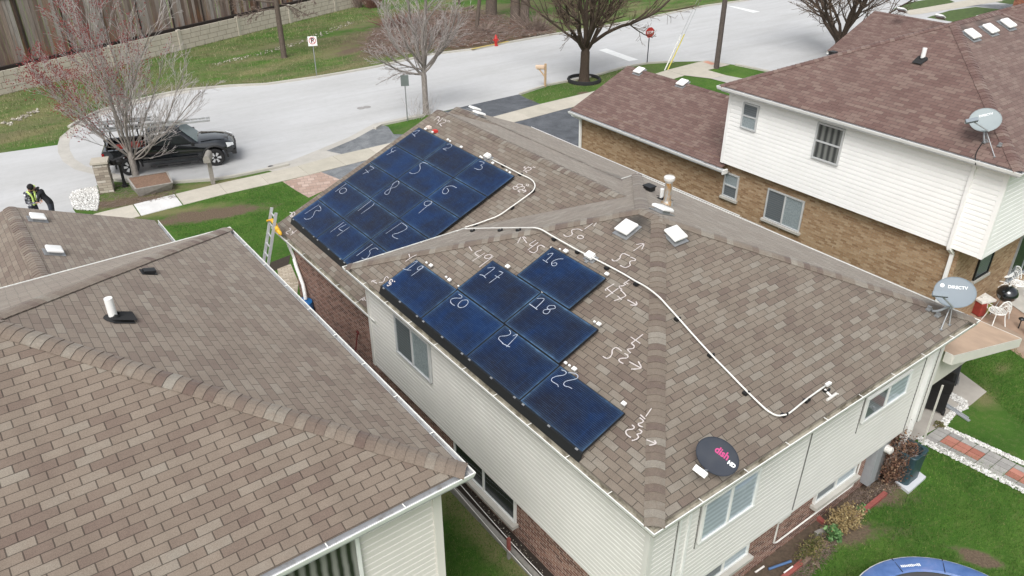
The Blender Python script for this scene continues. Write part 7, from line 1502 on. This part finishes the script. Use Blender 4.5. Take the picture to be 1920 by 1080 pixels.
def iron_chair(px, py, rz, label):
    q = on_z(px, py); ch_ = thing('garden_chair', q, label, 'chair', 'white iron garden chairs', rz=rz); m_ = MB(); K = 24
    for r_ in (.06,.12,.18,.235): m_.tube([(r_*math.cos(k*2*math.pi/K), r_*math.sin(k*2*math.pi/K), .44) for k in range(K+1)], .010 if r_ < .23 else .018, 5, caps=False)
    for k in range(14): a = k*2*math.pi/14; m_.tube([(.05*math.cos(a), .05*math.sin(a), .44), (.235*math.cos(a), .235*math.sin(a), .44)], .008, 4)
    m_.build('seat', M['iron'], ch_, world=False)
    m_ = MB(); P0 = [(-.20-.05*math.sin(t), .24*math.cos(t), .46+.46*math.sin(t)) for t in [k*math.pi/14 for k in range(15)]]; m_.tube(P0, .016, 6); P1 = [(x, y*.6, .46+(z-.46)*.62) for x, y, z in P0]; m_.tube(P1, .011, 5)
    for k in range(1, 14): m_.tube([P1[k], P0[k]], .008, 4)
    for k in (3, 5, 7, 9, 11): m_.tube([(-.21, P1[k][1]*.9, .46), P1[k]], .008, 4)
    m_.build('backrest', M['iron'], ch_, world=False)
    m_ = MB()
    for s in (-1, 1): m_.tube(catmull([V((-.22, s*.23, .66)), V((.0, s*.27, .67)), V((.16, s*.26, .63)), V((.17, s*.22, .45))], 3), .013, 6)
    m_.build('armrest', M['iron'], ch_, world=False)
    for x, y in ((.16,.15),(.16,-.15),(-.16,.15),(-.16,-.15)): m_ = MB(); m_.tube(catmull([V((x, y, .44)), V((x*1.15, y*1.15, .25)), V((x*1.5, y*1.5, 0))], 3), .015, 6); m_.build('leg', M['iron'], ch_, world=False)
    return ch_
iron_chair(1862, 606, R(60), 'white iron chair in front of the kettle grill'); iron_chair(1866, 555, R(-60), 'white iron chair behind the kettle grill on the wall side'); iron_chair(1900, 553, R(-120), 'white iron chair behind the kettle grill on the door side')
q = on_z(1889, 512); m_ = MB(); m_.lathe([(.0,.70),(.42,.70),(.43,.72),(.42,.74),(0,.74)], 32, c=on_z(1893, 560)+V((.1,.6,0))); tq = on_z(1893, 560)+V((.1,.6,0))
for k in range(3): a = k*2.09; m_.tube([tq+V((.1*math.cos(a), .1*math.sin(a), .7)), tq+V((.3*math.cos(a), .3*math.sin(a), 0))], .015, 6)
single(m_, 'garden_table', M['iron'], 'round white iron table against the tan brick wall', 'table', tq, smooth=True)
for px, py, lb in ((1909, 616, 'small black path light left of the other at the patio edge'), (1921, 626, 'small black path light at the right edge of the photo')):
    q = on_z(px, py); m_ = MB(); m_.tube([q, q+V((0,0,.3))], .018, 6); m_.lathe([(.03,.28),(.09,.33),(.08,.36),(.02,.40),(0,.40)], 12, c=q); single(m_, 'path_light', M['black'], lb, 'path light', q, 'black path lights', smooth=True)
# gas meter on the tan brick wall
q = V((rbx, 10.1, 0)); gm = thing('gas_meter', q+V((-.15,0,0)), 'grey gas meter with pipes on the tan brick wall', 'gas meter'); m_ = MB(); m_.box(q+V((-.2,-.1,.62)), (.2,.34,.26)); m_.build('body', M['dish_pale'], gm, bevel=.03); m_ = MB(); m_.tube([q+V((-.16,.42,.85)), q+V((-.26,.42,.85))], [.15,.13], 18); m_.build('regulator', M['galv'], gm, smooth=True)
m_ = MB(); m_.tube([q+V((-.15,.42,0)), q+V((-.15,.42,.9)), q+V((-.17,-.1,.95)), q+V((-.17,-.15,.75))], .02, 8); m_.tube([q+V((-.12,-.2,.75)), q+V((-.06,-.5,.72)), q+V((-.05,-1.9,.72))], .018, 8); m_.build('pipe', M['sign_black'], gm, smooth=True)
bpy.context.view_layer.update()
